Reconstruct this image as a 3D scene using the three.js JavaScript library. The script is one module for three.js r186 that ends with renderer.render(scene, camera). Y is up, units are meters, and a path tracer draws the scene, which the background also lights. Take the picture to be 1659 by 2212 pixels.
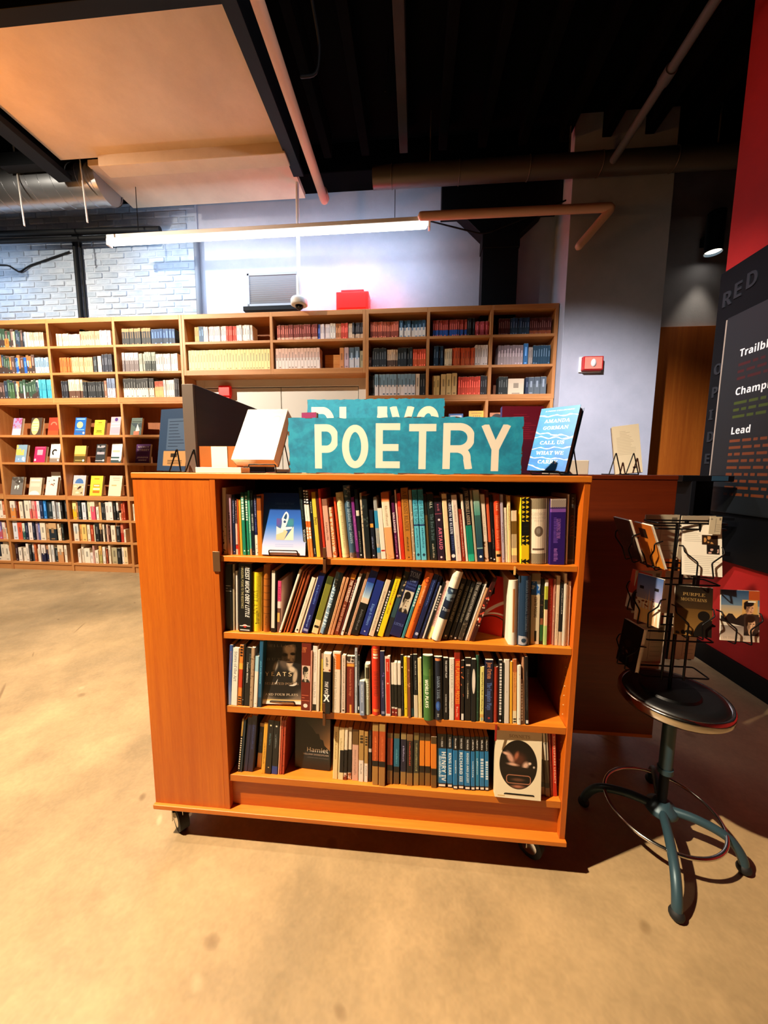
import * as THREE from 'three';
import { RoundedBoxGeometry } from 'three/addons/geometries/RoundedBoxGeometry.js';
import { mergeGeometries } from 'three/addons/utils/BufferGeometryUtils.js';
import { RectAreaLightUniformsLib } from 'three/addons/lights/RectAreaLightUniformsLib.js';

// ---------------------------------------------------------------- camera, renderer, exposure, lights
const scene = new THREE.Scene();
scene.background = new THREE.Color(0x020202);
const camera = new THREE.PerspectiveCamera(109.94, 1659 / 2212, 0.02, 60);
camera.rotation.order = 'YXZ';
camera.position.set(0, 1.4126, 0);
camera.rotation.set(-0.115, 0.0856, 0.0073);
const renderer = new THREE.WebGLRenderer({ antialias: true });
renderer.toneMapping = THREE.LinearToneMapping;
renderer.toneMappingExposure = 1.0;
renderer.shadowMap.enabled = true;
RectAreaLightUniformsLib.init();

const COL = { strip: new THREE.Color(0.55, 0.76, 1.0), warm: new THREE.Color(1.0, 0.81, 0.58), soft: new THREE.Color(1.0, 0.86, 0.68), neutral: new THREE.Color(1.0, 0.93, 0.95), amber: new THREE.Color(1.0, 0.36, 0.08) };
// [place, aimed at, candela, cone, penumbra, colour, label]; each is a track spot hung from the ceiling (built by trackSpot below)
const TRACK = [
  [[-2.2, 4.25, 0.0], [-0.85, 0.5, -1.2], 190, 0.72, 1.0, COL.warm, 'black track spot above the aisle aimed at the poetry cart'],
  [[-2.9, 4.25, -0.9], [-1.9, 0, -0.9], 34, 0.62, 1.0, COL.soft, 'black track spot lighting the open floor left of the cart'],
  [[-4.9, 4.3, -1.5], [-3.7, 1.6, -4.4], 135, 0.95, 0.9, COL.soft, 'black track spot aimed at the display shelves of the wall bookcase'],
  [[-0.2, 4.3, -0.9], [2.05, 1.1, -4.3], 150, 0.42, 1.0, COL.neutral, 'black track spot aimed at the white pillar'],
  [[0.5, 4.3, 0.0], [2.2, 3.3, -2.3], 4, 0.42, 0.8, COL.soft, 'black track spot aimed at the red wall'],  // added lamp out of view, only there to brighten the red wall
  [[0.35, 4.0, -1.2], [-1.75, 4.62, -3.3], 5, 0.34, 0.7, COL.neutral, 'black track spot tilted up at the pale soffit'],  // made-up lamp out of view, added to whiten the soffit's right end
];
const STRIPS = [
  { at: [-1.765, 4.045, -4.25], length: 3.74, turn: -0.008, down: 44, back: 20, label: 'long bright tube light hung in front of the back wall' },
  { at: [-6.2, 4.045, -4.25], length: 2.0, turn: -0.008, down: 30, back: 9, label: 'second tube light hung further along the brick wall' },
];
const UPLIGHT = { at: [-4.35, 3.3, -2.5], to: [-2.7, 4.62, -3.2], power: 15 };  // added lamp for the soffit's orange tone
const SCONCE = 1.5;

// ---------------------------------------------------------------- helpers
const R = (() => { let s = 20240517; return () => ((s = (s * 1664525 + 1013904223) >>> 0) / 4294967296); })();
const rr = (a, b) => a + (b - a) * R();
const used = new Map();
function numbered(n) { const k = used.get(n) ?? 0; used.set(n, k + 1); return k ? `${n}_${String(k).padStart(3, '0')}` : n; }
const labels = new Map();
function tag(o, label, category, group, kind) {
  o.userData.label = label;
  if (category) o.userData.category = category;
  if (group) o.userData.group = group;
  if (kind) o.userData.kind = kind;
  const w = label.split(/\s+/).length;
  if (w > 16 || w < 4) console.log('label length', w, label);
  if (labels.has(label)) console.log('label twice:', label);
  labels.set(label, o);
  return o;
}
function base(name, pos = [0, 0, 0], turn = 0) { const g = new THREE.Group(); g.name = numbered(name); g.position.set(...pos); g.rotation.y = turn; scene.add(g); return g; }
function part(name, geo, mat, parent = scene) {
  const g = Array.isArray(geo) ? mergeGeometries(geo.map(clean), false) : geo;
  const m = new THREE.Mesh(g, mat); m.name = parent === scene ? numbered(name) : name; m.castShadow = m.receiveShadow = true; parent.add(m);
  if (parent !== scene) { let k = 0; const has = (n) => parent.children.some((c) => c !== m && c.name === n); while (has(m.name)) m.name = `${name}_${String(++k).padStart(3, '0')}`; }
  return m;
}
function struct(name, geo, mat, label) { const m = part(name, geo, mat); m.userData.kind = 'structure'; if (label) m.userData.label = label; return m; }
function clean(g) {
  let h = g.index ? g.toNonIndexed() : g.clone();
  for (const k of Object.keys(h.attributes)) if (!['position', 'normal', 'uv', 'color'].includes(k)) h.deleteAttribute(k);
  if (!h.attributes.uv) h.setAttribute('uv', new THREE.BufferAttribute(new Float32Array(h.attributes.position.count * 2), 2));
  return h;
}
// box between two corners, uv in metres, v along the longest side (the grain)
function bx(x0, x1, y0, y1, z0, z1, bevel = 0) {
  const w = Math.abs(x1 - x0), h = Math.abs(y1 - y0), d = Math.abs(z1 - z0);
  const g = bevel ? new RoundedBoxGeometry(w, h, d, 1, Math.min(bevel, w / 2.1, h / 2.1, d / 2.1)) : new THREE.BoxGeometry(w, h, d).toNonIndexed();
  const p = g.attributes.position, n = g.attributes.normal, uv = new Float32Array(p.count * 2), big = Math.max(w, h, d), oa = R() * 3, ob = R() * 3;
  for (let i = 0; i < p.count; i += 3) {
    const nx = Math.abs(n.getX(i) + n.getX(i + 1) + n.getX(i + 2)), ny = Math.abs(n.getY(i) + n.getY(i + 1) + n.getY(i + 2)), nz = Math.abs(n.getZ(i) + n.getZ(i + 1) + n.getZ(i + 2));
    let ax = nx >= ny && nx >= nz ? [1, 2] : ny >= nz ? [0, 2] : [0, 1];
    const dims = [w, h, d];
    if (dims[ax[1]] < dims[ax[0]] && (dims[ax[0]] === big || dims[ax[1]] !== big)) ax = [ax[1], ax[0]];
    for (let j = i; j < i + 3; j++) { const c = [p.getX(j), p.getY(j), p.getZ(j)]; uv[j * 2] = c[ax[0]] + oa; uv[j * 2 + 1] = c[ax[1]] + ob; }
  }
  g.setAttribute('uv', new THREE.BufferAttribute(uv, 2));
  g.translate((x0 + x1) / 2, (y0 + y1) / 2, (z0 + z1) / 2);
  return g;
}
const V = (x, y, z) => new THREE.Vector3(x, y, z);
function rod(a, b, r, seg = 10) {
  const A = V(...a), B = V(...b), d = B.clone().sub(A), g = new THREE.CylinderGeometry(r, r, d.length(), seg);
  g.applyQuaternion(new THREE.Quaternion().setFromUnitVectors(V(0, 1, 0), d.clone().normalize())); g.translate(...A.add(B).multiplyScalar(0.5).toArray());
  return g;
}
// bent wire or pipe through points, corners rounded by c
function wire(pts, r, c = 0.006, seg = 6, closed = false) {
  const P = pts.map((p) => V(...p)), path = new THREE.CurvePath(), n = P.length;
  const dir = (i, j) => P[(j + n) % n].clone().sub(P[(i + n) % n]);
  let from = closed ? null : P[0];
  const corner = (i) => { const a = dir(i, i - 1), b = dir(i, i + 1), k = Math.min(c, a.length() * 0.45, b.length() * 0.45); return [P[i].clone().add(a.setLength(k)), P[i], P[i].clone().add(b.setLength(k))]; };
  const cs = []; for (let i = closed ? 0 : 1; i < (closed ? n : n - 1); i++) cs.push(corner(i));
  if (closed) from = cs[n - 1][2];
  for (const [a, m, b] of cs) { path.add(new THREE.LineCurve3(from, a)); path.add(new THREE.QuadraticBezierCurve3(a, m, b)); from = b; }
  if (!closed) path.add(new THREE.LineCurve3(from, P[n - 1]));
  const all = [];
  for (const q of path.curves) { const straight = q.isLineCurve3; const g = new THREE.TubeGeometry(q, straight ? 1 : 4, r, seg, false); all.push(g); }
  if (!closed) for (const e of [P[0], P[n - 1]]) { const s = new THREE.SphereGeometry(r, seg, 4); s.translate(...e.toArray()); all.push(s); }
  return mergeGeometries(all.map(clean), false);
}
function noise2(size, cells, seed) {   // tileable value noise, several octaves: returns f(x, y) in 0..1 over a unit square
  const grids = []; let s = seed >>> 0; const rnd = () => ((s = (s * 1664525 + 1013904223) >>> 0) / 4294967296);
  for (const [cx, cy] of cells) { const g = new Float32Array(cx * cy); for (let i = 0; i < g.length; i++) g[i] = rnd(); grids.push([cx, cy, g]); }
  return (u, v, weights) => {
    let t = 0, tw = 0;
    grids.forEach(([cx, cy, g], k) => {
      const w = weights[k], x = u * cx, y = v * cy, xi = Math.floor(x), yi = Math.floor(y); let fx = x - xi, fy = y - yi; fx = fx * fx * (3 - 2 * fx); fy = fy * fy * (3 - 2 * fy);
      const at = (i, j) => g[((j % cy) + cy) % cy * cx + ((i % cx) + cx) % cx];
      t += w * (at(xi, yi) * (1 - fx) * (1 - fy) + at(xi + 1, yi) * fx * (1 - fy) + at(xi, yi + 1) * (1 - fx) * fy + at(xi + 1, yi + 1) * fx * fy); tw += w;
    });
    return t / tw;
  };
}
function dataTex(n, f, srgb, rx = 1, ry = 1) {
  const d = new Uint8Array(n * n * 4);
  for (let y = 0; y < n; y++) for (let x = 0; x < n; x++) { const c = f(x / n, y / n), i = (y * n + x) * 4; d[i] = c[0]; d[i + 1] = c[1]; d[i + 2] = c[2]; d[i + 3] = 255; }
  const t = new THREE.DataTexture(d, n, n); t.wrapS = t.wrapT = THREE.RepeatWrapping; t.magFilter = THREE.LinearFilter; t.minFilter = THREE.LinearMipmapLinearFilter; if (srgb) t.colorSpace = THREE.SRGBColorSpace;
  t.repeat.set(rx, ry); t.needsUpdate = true; return t;
}
const mixc = (a, b, t) => [0, 1, 2].map((i) => Math.max(0, Math.min(255, a[i] + (b[i] - a[i]) * t)));
const hex = (h) => [parseInt(h.slice(1, 3), 16), parseInt(h.slice(3, 5), 16), parseInt(h.slice(5, 7), 16)];
const std = (o) => new THREE.MeshStandardMaterial(o);

// ---------------------------------------------------------------- materials
function woodMat(dark, light, rough, seed, scale = 1) {
  const nz = noise2(512, [[6, 2], [40, 4], [150, 9], [220, 60]], seed), W = [0.9, 0.8, 0.5, 0.35];
  const map = dataTex(512, (u, v) => mixc(dark, light, Math.max(0, Math.min(1, (nz(u, v, W) - 0.5) * 1.7 + 0.5))), true, 1.6 / scale, 0.75 / scale);
  const b = dataTex(256, (u, v) => { const k = 255 * nz(u, v, [0, 0.2, 0.6, 0.5]); return [k, k, k]; }, false, 1.6 / scale, 0.75 / scale);
  return std({ map, roughness: rough, bumpMap: b, bumpScale: 0.0004 });
}
const M = {};
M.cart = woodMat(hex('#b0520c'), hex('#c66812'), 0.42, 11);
M.cartShaded = woodMat(hex('#5c2008'), hex('#702a0c'), 0.4, 13);  // cart wood darkened: shade on the rear-right unit is put into its colour
M.cartEdge = woodMat(hex('#bc6414'), hex('#d27a20'), 0.45, 19);
M.shelfWood = woodMat(hex('#b4743c'), hex('#cc8e54'), 0.5, 23, 1.4);
M.shelfBack = woodMat(hex('#7c4420'), hex('#9c5c2e'), 0.6, 29, 1.4);
M.panelWood = woodMat(hex('#9c4e10'), hex('#b8661c'), 0.5, 31, 2);
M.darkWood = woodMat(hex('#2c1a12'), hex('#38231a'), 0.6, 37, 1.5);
M.lightWood = woodMat(hex('#b87030'), hex('#dc9c54'), 0.5, 41, 0.5);
{
  const nz = noise2(1024, [[5, 5], [14, 14], [48, 48], [190, 190], [480, 480]], 77), f = (u, v) => nz(u, v, [1.0, 0.8, 0.4, 0.25, 0.3]);
  const MARKS = []; for (let i = 0; i < 60; i++) { const t = rr(0.4, 1.3), thin = i % 3 === 0; MARKS.push([R(), R(), Math.cos(t), Math.sin(t), thin ? rr(0.015, 0.05) : rr(0.003, 0.009), thin ? rr(0.0012, 0.003) : rr(0.003, 0.007), i % 4 === 1, rr(0.2, 0.6)]); }
  M.floor = std({
    map: dataTex(1024, (u, v) => { const k = (f(u, v) - 0.5) * 2.6 + 0.5; let c = mixc(hex('#86704f'), hex('#a88c64'), k); for (const m of MARKS) { const dx = u - m[0], dy = v - m[1], a = dx * m[2] + dy * m[3], b = -dx * m[3] + dy * m[2], q = (a / m[4]) ** 2 + (b / m[5]) ** 2; if (q < 1) c = mixc(c, m[6] ? hex('#c8b48c') : hex('#5c4428'), (1 - q) * m[7]); } return c; }, true, 0.28, 0.28),
    roughnessMap: dataTex(512, (u, v) => { const k = 95 + 95 * f(u, v); return [k, k, k]; }, false, 0.5, 0.5), roughness: 0.9,
    bumpMap: dataTex(512, (u, v) => { const k = 255 * nz(u, v, [0.2, 0.4, 0.6, 0.3, 0.3]); return [k, k, k]; }, false, 0.5, 0.5), bumpScale: 0.0012,
  });
  const wallMap = (a, b, r) => dataTex(256, (u, v) => mixc(hex(a), hex(b), (nz(u, v, [1, 0.6, 0.3, 0.2, 0.1]) - 0.5) * 2 + 0.5), true, r, r);
  const wb = dataTex(256, (u, v) => { const k = 255 * nz(u, v, [0, 0.3, 0.4, 0.6, 0.4]); return [k, k, k]; }, false, 0.7, 0.7);
  M.wall = std({ map: wallMap('#a2a8b6', '#b2b6c4', 0.4), roughness: 0.85, bumpMap: wb, bumpScale: 0.001 });
  M.brick = [0, 1, 2].map((i) => std({ map: wallMap(['#8c9cb0', '#94a2b4', '#8494a8'][i], ['#9eacbe', '#a6b2c2', '#96a4b6'][i], 2.2), roughness: 0.7, bumpMap: wb, bumpScale: 0.003 }));
  M.mortar = std({ color: 0x9ca8ba, roughness: 0.95 });
  M.redWall = std({ map: wallMap('#a00c08', '#b4100a', 0.5), roughness: 0.8 });
  M.blackCeil = new THREE.MeshPhysicalMaterial({ specularIntensity: 0.1, map: wallMap('#020303', '#050506', 0.5), roughness: 0.9 });
  M.joist = new THREE.MeshPhysicalMaterial({ specularIntensity: 0.1, map: wallMap('#030302', '#060504', 1.5), roughness: 0.9 });
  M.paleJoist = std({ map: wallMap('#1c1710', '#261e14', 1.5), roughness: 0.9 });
  M.soffit = std({ map: wallMap('#b8a68e', '#c8b69c', 0.5), roughness: 0.8 });
  M.darkRoom = std({ color: 0x161412, roughness: 0.9 });
}
M.blackMetal = std({ color: 0x0b0b0c, roughness: 0.38, metalness: 0.6 });
M.blackPaint = new THREE.MeshPhysicalMaterial({ color: 0x07080a, roughness: 0.6, specularIntensity: 0.3 });
M.darkSteel = new THREE.MeshPhysicalMaterial({ color: 0x070b10, roughness: 0.6, specularIntensity: 0.4 });
M.galv = std({ color: 0xb4b9c0, roughness: 0.32, metalness: 0.85 });
M.pipe = std({ color: 0xc09a80, roughness: 0.55 });
M.chrome = std({ color: 0xd0ccc4, roughness: 0.16, metalness: 1 });
M.stoolPaint = std({ color: 0x2f4852, roughness: 0.42, metalness: 0.25 });
M.rubber = std({ color: 0x0c0c0c, roughness: 0.7 });
M.vinyl = std({ color: 0x0b0b0d, roughness: 0.4 });
M.white = std({ color: 0xe4e2de, roughness: 0.5 });
M.paper = std({ color: 0xdcccb0, roughness: 0.9 });
M.paperWhite = std({ color: 0xe6ddcf, roughness: 0.9 });
M.red = std({ color: 0xb80c0c, roughness: 0.5 });
M.glowWhite = std({ color: 0xffffff, emissive: new THREE.Color(0.95, 0.98, 1), emissiveIntensity: 8 });
M.glowLamp = std({ color: 0xffffff, emissive: new THREE.Color(1, 0.85, 0.65), emissiveIntensity: 4 });
M.glowExit = std({ color: 0xc00404, emissive: new THREE.Color(1, 0.008, 0.004), emissiveIntensity: 2.2, roughness: 0.4 });
M.vertex = std({ vertexColors: true, roughness: 0.6 });

// ---------------------------------------------------------------- printed surfaces: one canvas holds many covers or spines
class Atlas {
  constructor(size, bg = '#808080', rough = 0.45) {
    this.size = size; this.c = document.createElement('canvas'); this.c.width = this.c.height = size; this.ctx = this.c.getContext('2d'); this.ctx.fillStyle = bg; this.ctx.fillRect(0, 0, size, size);
    this.x = 2; this.y = 2; this.row = 0; this.rough = rough;
    this.tex = new THREE.CanvasTexture(this.c); this.tex.colorSpace = THREE.SRGBColorSpace; this.tex.magFilter = THREE.LinearFilter;
    this.mat = std({ map: this.tex, roughness: rough });
  }
  cell(w, h, bg, draw) {
    w = Math.max(6, Math.round(w)); h = Math.round(h);
    if (this.x + w + 4 > this.size) { this.x = 2; this.y += this.row + 4; this.row = 0; }
    if (this.y + h + 14 > this.size) console.log('atlas full');
    const X = this.x, Y = this.y, c = this.ctx;
    c.save(); c.beginPath(); c.rect(X - 1, Y - 1, w + 2, h + 12); c.clip(); c.fillStyle = bg; c.fillRect(X - 1, Y - 1, w + 2, h + 12);
    c.beginPath(); c.rect(X - 1, Y - 1, w + 2, h + 2); c.clip(); c.translate(X, Y); draw(c, w, h); c.restore();
    this.x += w + 4; this.row = Math.max(this.row, h + 12);
    const S = this.size;
    return { u0: X / S, u1: (X + w) / S, v0: 1 - (Y + h) / S, v1: 1 - Y / S, su: (X + w / 2) / S, sv: 1 - (Y + h + 6) / S };
  }
}
const F = { s: ['', 'sans-serif'], b: ['bold', 'sans-serif'], f: ['', 'serif'], r: ['bold', 'serif'], i: ['italic bold', 'sans-serif'] };
function fitText(c, text, x, y, len, size, font, align = 'center') {
  const [st, fam] = F[font]; c.font = `${st} ${size}px ${fam}`; c.textBaseline = 'middle'; c.textAlign = 'center';
  const m = c.measureText(text).width || 1, k = len / m; c.save(); c.translate(x, y); c.scale(Math.min(k, 2.2), 1); c.fillText(text, 0, 0); c.restore();
}
function blotches(c, x, y, w, h, col, n, r0, r1) { c.fillStyle = col; for (let i = 0; i < n; i++) { const a = rr(r0, r1), b = a * rr(0.5, 2.2), px = x + R() * w, py = y + R() * h; c.save(); c.beginPath(); c.rect(x, y, w, h); c.clip(); c.translate(px, py); c.rotate(R() * 3); c.beginPath(); c.ellipse(0, 0, a, b, 0, 0, 7); c.fill(); c.restore(); } }
function soft(c, x, y, rx, ry, col, rot = 0, hard = 0.35) {   // soft-edged ellipse of printed tone
  c.save(); c.translate(x, y); c.rotate(rot); c.scale(rx, ry); const g = c.createRadialGradient(0, 0, 0, 0, 0, 1); g.addColorStop(0, col); g.addColorStop(hard, col); g.addColorStop(1, col.slice(0, 7) + '00'); c.fillStyle = g; c.beginPath(); c.arc(0, 0, 1, 0, 7); c.fill(); c.restore();
}
function face(c, x, y, w, h, bg, skin = '#d8c8ae', hair = '#181410') {   // a small printed portrait, three-quarter view
  c.save(); c.beginPath(); c.rect(x, y, w, h); c.clip(); c.fillStyle = bg; c.fillRect(x, y, w, h);
  const S = (u, v, a, b, k, r, hd) => soft(c, x + u * w, y + v * h, a * w, b * h, k, r, hd);
  S(0.45, 1.05, 0.6, 0.3, '#241e1a', 0, 0.8); S(0.45, 0.8, 0.17, 0.22, skin, 0, 0.7); S(0.5, 0.5, 0.3, 0.36, skin, 0.1, 0.82);
  S(0.34, 0.56, 0.15, 0.26, '#3a2a1e88', 0.1); S(0.44, 0.22, 0.36, 0.19, hair, -0.15, 0.8); S(0.2, 0.4, 0.1, 0.2, hair, 0, 0.7);
  S(0.46, 0.45, 0.09, 0.028, hair, 0, 0.5); S(0.66, 0.45, 0.08, 0.028, hair, 0, 0.5); S(0.6, 0.55, 0.035, 0.09, '#6a503c88', -0.1); S(0.57, 0.69, 0.11, 0.026, '#5a2c20', 0.05, 0.5); S(0.5, 0.85, 0.16, 0.06, '#3a2a1e66'); c.restore();
}
const OPS = {
  F: (c, W, H, [a, b, k]) => { c.fillStyle = k; c.fillRect(-1, a * H - (a == 0 ? 1 : 0), W + 2, (b - a) * H + (b == 1 ? 2 : 0)); },
  G: (c, W, H, [a, b, k, l]) => { const g = c.createLinearGradient(0, a * H, 0, b * H); g.addColorStop(0, k); g.addColorStop(1, l); c.fillStyle = g; c.fillRect(-1, a * H, W + 2, (b - a) * H + 1); },
  S: (c, W, H, [a, b, k, xc = 0.5]) => { c.fillStyle = k; let y = a * H; while (y < b * H) { const l = rr(2, 7); c.fillRect(xc * W - W * 0.14 + rr(-0.6, 0.6), y, Math.max(1.6, W * rr(0.16, 0.3)), l); y += l + rr(1, 3.5); } },
  B: (c, W, H, [a, b, k]) => { c.fillStyle = k; let y = a * H; while (y < b * H) { const l = rr(6, 13); c.fillRect(W * 0.2, y, W * 0.6, l); y += l + rr(3, 5); } },
  T: (c, W, H, [a, b, k, xc = 0.5, wf = 0.5, f = 's', ...t]) => { c.fillStyle = k; c.save(); c.translate(xc * W, (Number(a) + Number(b)) / 2 * H); c.rotate(Math.PI / 2); fitText(c, t.join(' '), 0, 0, (b - a) * H, Math.max(5, wf * W * 1.25), f); c.restore(); },
  W: (c, W, H, [y, s, k, ...t]) => { c.fillStyle = k; const size = s * H, [st, fam] = F.f; c.font = `${st} ${size}px ${fam}`; const m = Math.min(W * 0.86, c.measureText(t.join(' ')).width); fitText(c, t.join(' '), W / 2, y * H, m, size, t[0] === 'X' ? 'b' : 'f'); },
  D: (c, W, H, [y, r, k, x = 0.5]) => { c.fillStyle = k; c.beginPath(); c.arc(x * W, y * H, Math.max(1.5, r * W * 0.75), 0, 7); c.fill(); },
  Q: (c, W, H, [a, b, k]) => { c.fillStyle = k; c.fillRect(W * 0.14, a * H, W * 0.72, (b - a) * H); },
  M: (c, W, H, [a, b, k]) => { c.fillStyle = k; c.fillRect(W * 0.12, a * H, W * 0.62, (b - a) * H); },
  I: (c, W, H, [a, b, k]) => { c.fillStyle = k; c.fillRect(W * 0.42, a * H, W * 0.24, (b - a) * H); },
  X: (c, W, H, [a, b, k, f]) => { c.fillStyle = k; if (f) c.fillRect(W * (1 - f), a * H, W * f, (b - a) * H); else c.fillRect(0, a * H, W * 0.48, (b - a) * H); },
  P: (c, W, H, [a, b, k, l]) => { c.fillStyle = k; c.fillRect(0, a * H, W, (b - a) * H); blotches(c, 0, a * H, W, (b - a) * H, l, 9, W * 0.08, W * 0.24); },
  A: (c, W, H, [a, b, k]) => blotches(c, 0, a * H, W, (b - a) * H, k, Math.ceil((b - a) * 16), W * 0.08, W * 0.26),
  E: (c, W, H, [a, b, k]) => { c.fillStyle = k; [0, 0.5, 1].forEach((t, i) => c.fillRect(W * 0.1, (Number(a) + (b - a) * t) * H, W * [0.7, 0.3, 0.8][i], 3)); },
  O: (c, W, H, [a, b, k]) => { c.fillStyle = k; for (let y = a * H; y < b * H; y += 13) c.fillRect(W * 0.15, y, W * 0.7, 7); },
  Y: (c, W, H, [a, b, k]) => face(c, W * 0.08, a * H, W * 0.84, (b - a) * H, k),
  V: (c, W, H, [a, b, k]) => { c.fillStyle = k; c.beginPath(); c.ellipse(W * 0.5, (Number(a) + Number(b)) / 2 * H, W * 0.22 + 3, (b - a) / 2 * H, 0, 0, 7); c.fill(); c.fillStyle = '#ffffff30'; c.beginPath(); c.ellipse(W * 0.48, (Number(a) * 0.55 + b * 0.45) * H, W * 0.13, (b - a) / 3.5 * H, 0, 0, 7); c.fill(); },
  N: (c, W, H, [a, b, k]) => { c.strokeStyle = k; c.lineWidth = 4; c.beginPath(); c.arc(W / 2, (Number(a) + Number(b)) / 2 * H, W * 0.28, 0, 7); c.stroke(); },
  K: (c, W, H, [a, b, k]) => { const m = (Number(a) + Number(b)) / 2 * H, q = (b - a) / 2 * H; c.fillStyle = k; c.beginPath(); c.moveTo(W / 2, m - q); c.lineTo(W * 0.8, m); c.lineTo(W / 2, m + q); c.lineTo(W * 0.2, m); c.fill(); },
  Z: (c, W, H, [a, b, k]) => { c.fillStyle = k; const n = Math.max(1, Math.round((b - a) * 14)), s = (b - a) * H / n; for (let i = 0; i < n; i++) { const y = a * H + i * s; if (i === 5 || i === 6 || i === 7) { c.fillRect(W * 0.05, y, W * 0.95, s); continue; } for (const [p, q] of [[0.05, 0.5], [0.5, 0.98]]) { c.beginPath(); c.moveTo(W * q, y); c.lineTo(W * q, y + s); c.lineTo(W * p, y + s / 2); c.fill(); c.fillRect(W * p, y, W * 0.1, s); } } },
  H: (c, W, H, [a, b, k]) => { c.save(); c.beginPath(); c.rect(0, a * H, W, (b - a) * H); c.clip(); c.strokeStyle = k; c.lineWidth = 1.6; for (let y = a * H - W; y < b * H + W; y += 5.5) { c.beginPath(); c.moveTo(0, y + W * 0.6); c.lineTo(W, y); c.stroke(); } c.restore(); },
  J: (c, W, H, [a, b, k]) => { c.fillStyle = k; c.fillRect(W * 0.06, a * H, W * 0.4, (b - a) * H); c.beginPath(); c.ellipse(W * 0.46, (Number(a) + Number(b)) / 2 * H, W * 0.4, (b - a) / 2 * H, 0, -1.6, 1.6); c.fill(); c.fillStyle = '#283c50'; c.beginPath(); c.arc(W * 0.48, (Number(a) + Number(b)) / 2 * H, W * 0.2, 0, 7); c.fill(); },
  U: (c, W, H, [a, b, k, l]) => { c.fillStyle = l; c.beginPath(); c.arc(W * 0.5, (Number(a) + (b - a) * 0.45) * H, W * 0.14, 0, 7); c.fill(); c.fillStyle = k; c.beginPath(); c.ellipse(W * 0.5, (Number(a) + (b - a) * 0.45) * H, W * 0.2, H * 0.02, 0, 3.14, 0); c.fill(); c.fillRect(W * 0.1, (Number(a) + (b - a) * 0.42) * H, W * 0.25, 4); c.fillRect(W * 0.65, (Number(a) + (b - a) * 0.42) * H, W * 0.25, 4); c.fillRect(W * 0.12, b * H - 8, W * 0.74, 5); },
  C: (c, W, H, [a, b, k]) => { c.fillStyle = k; for (let i = 0; i < 6; i++) c.fillRect(0, (Number(a) + (b - a) * i / 5) * H, W, 3); },
};
const SPINES = new Atlas(2048, '#444444', 0.42);
const COVERS = new Atlas(2048, '#444444', 0.4);

// ---------------------------------------------------------------- books
// paper-covered shell seen from the spine (+z); x from 0 to w, y from 0 to h, the boards run back to -d
function spineShell(w, h, d, cell, round) {
  const prof = [[0, -d], [0, -0.0035]];
  if (round) for (let i = 1; i < 7; i++) { const t = i / 7; prof.push([w * t, -0.0035 + Math.sin(Math.PI * t) * Math.min(0.007, w * 0.22)]); }
  else { const b = Math.min(0.0022, w * 0.18); prof.push([b * 0.4, -0.0006], [b, 0], [w - b, 0], [w - b * 0.4, -0.0006]); }
  prof.push([w, -0.0035], [w, -d]);
  const pos = [], uv = [], nn = prof.length;
  for (let i = 0; i + 1 < nn; i++) {
    const [xa, za] = prof[i], [xb, zb] = prof[i + 1], side = i === 0 || i === nn - 2;
    const q = [[xa, 0, za], [xb, 0, zb], [xb, h, zb], [xa, 0, za], [xb, h, zb], [xa, h, za]];
    for (const p of q) { pos.push(...p); if (side) uv.push(cell.su, cell.sv); else uv.push(cell.u0 + (cell.u1 - cell.u0) * p[0] / w, cell.v0 + (cell.v1 - cell.v0) * p[1] / h); }
  }
  const g = new THREE.BufferGeometry(); g.setAttribute('position', new THREE.Float32BufferAttribute(pos, 3)); g.setAttribute('uv', new THREE.Float32BufferAttribute(uv, 2)); g.computeVertexNormals(); return g;
}
function shelfBook(w, h, d, bg, ops, round) {
  const k = 1400, cell = SPINES.cell(w * k, h * k, bg, (c, W, H) => { if (ops) for (const o of ops.split('/')) { const [n, ...a] = o.trim().split(' '); OPS[n](c, W, H, a); } });
  const g = base('book');
  part('cover', spineShell(w, h, d, cell, round), SPINES.mat, g);
  part('pages', bx(0.0007, w - 0.0007, 0.0012, h - 0.0016, -d + 0.002, -0.003), M.paper, g);
  return g;
}
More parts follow.
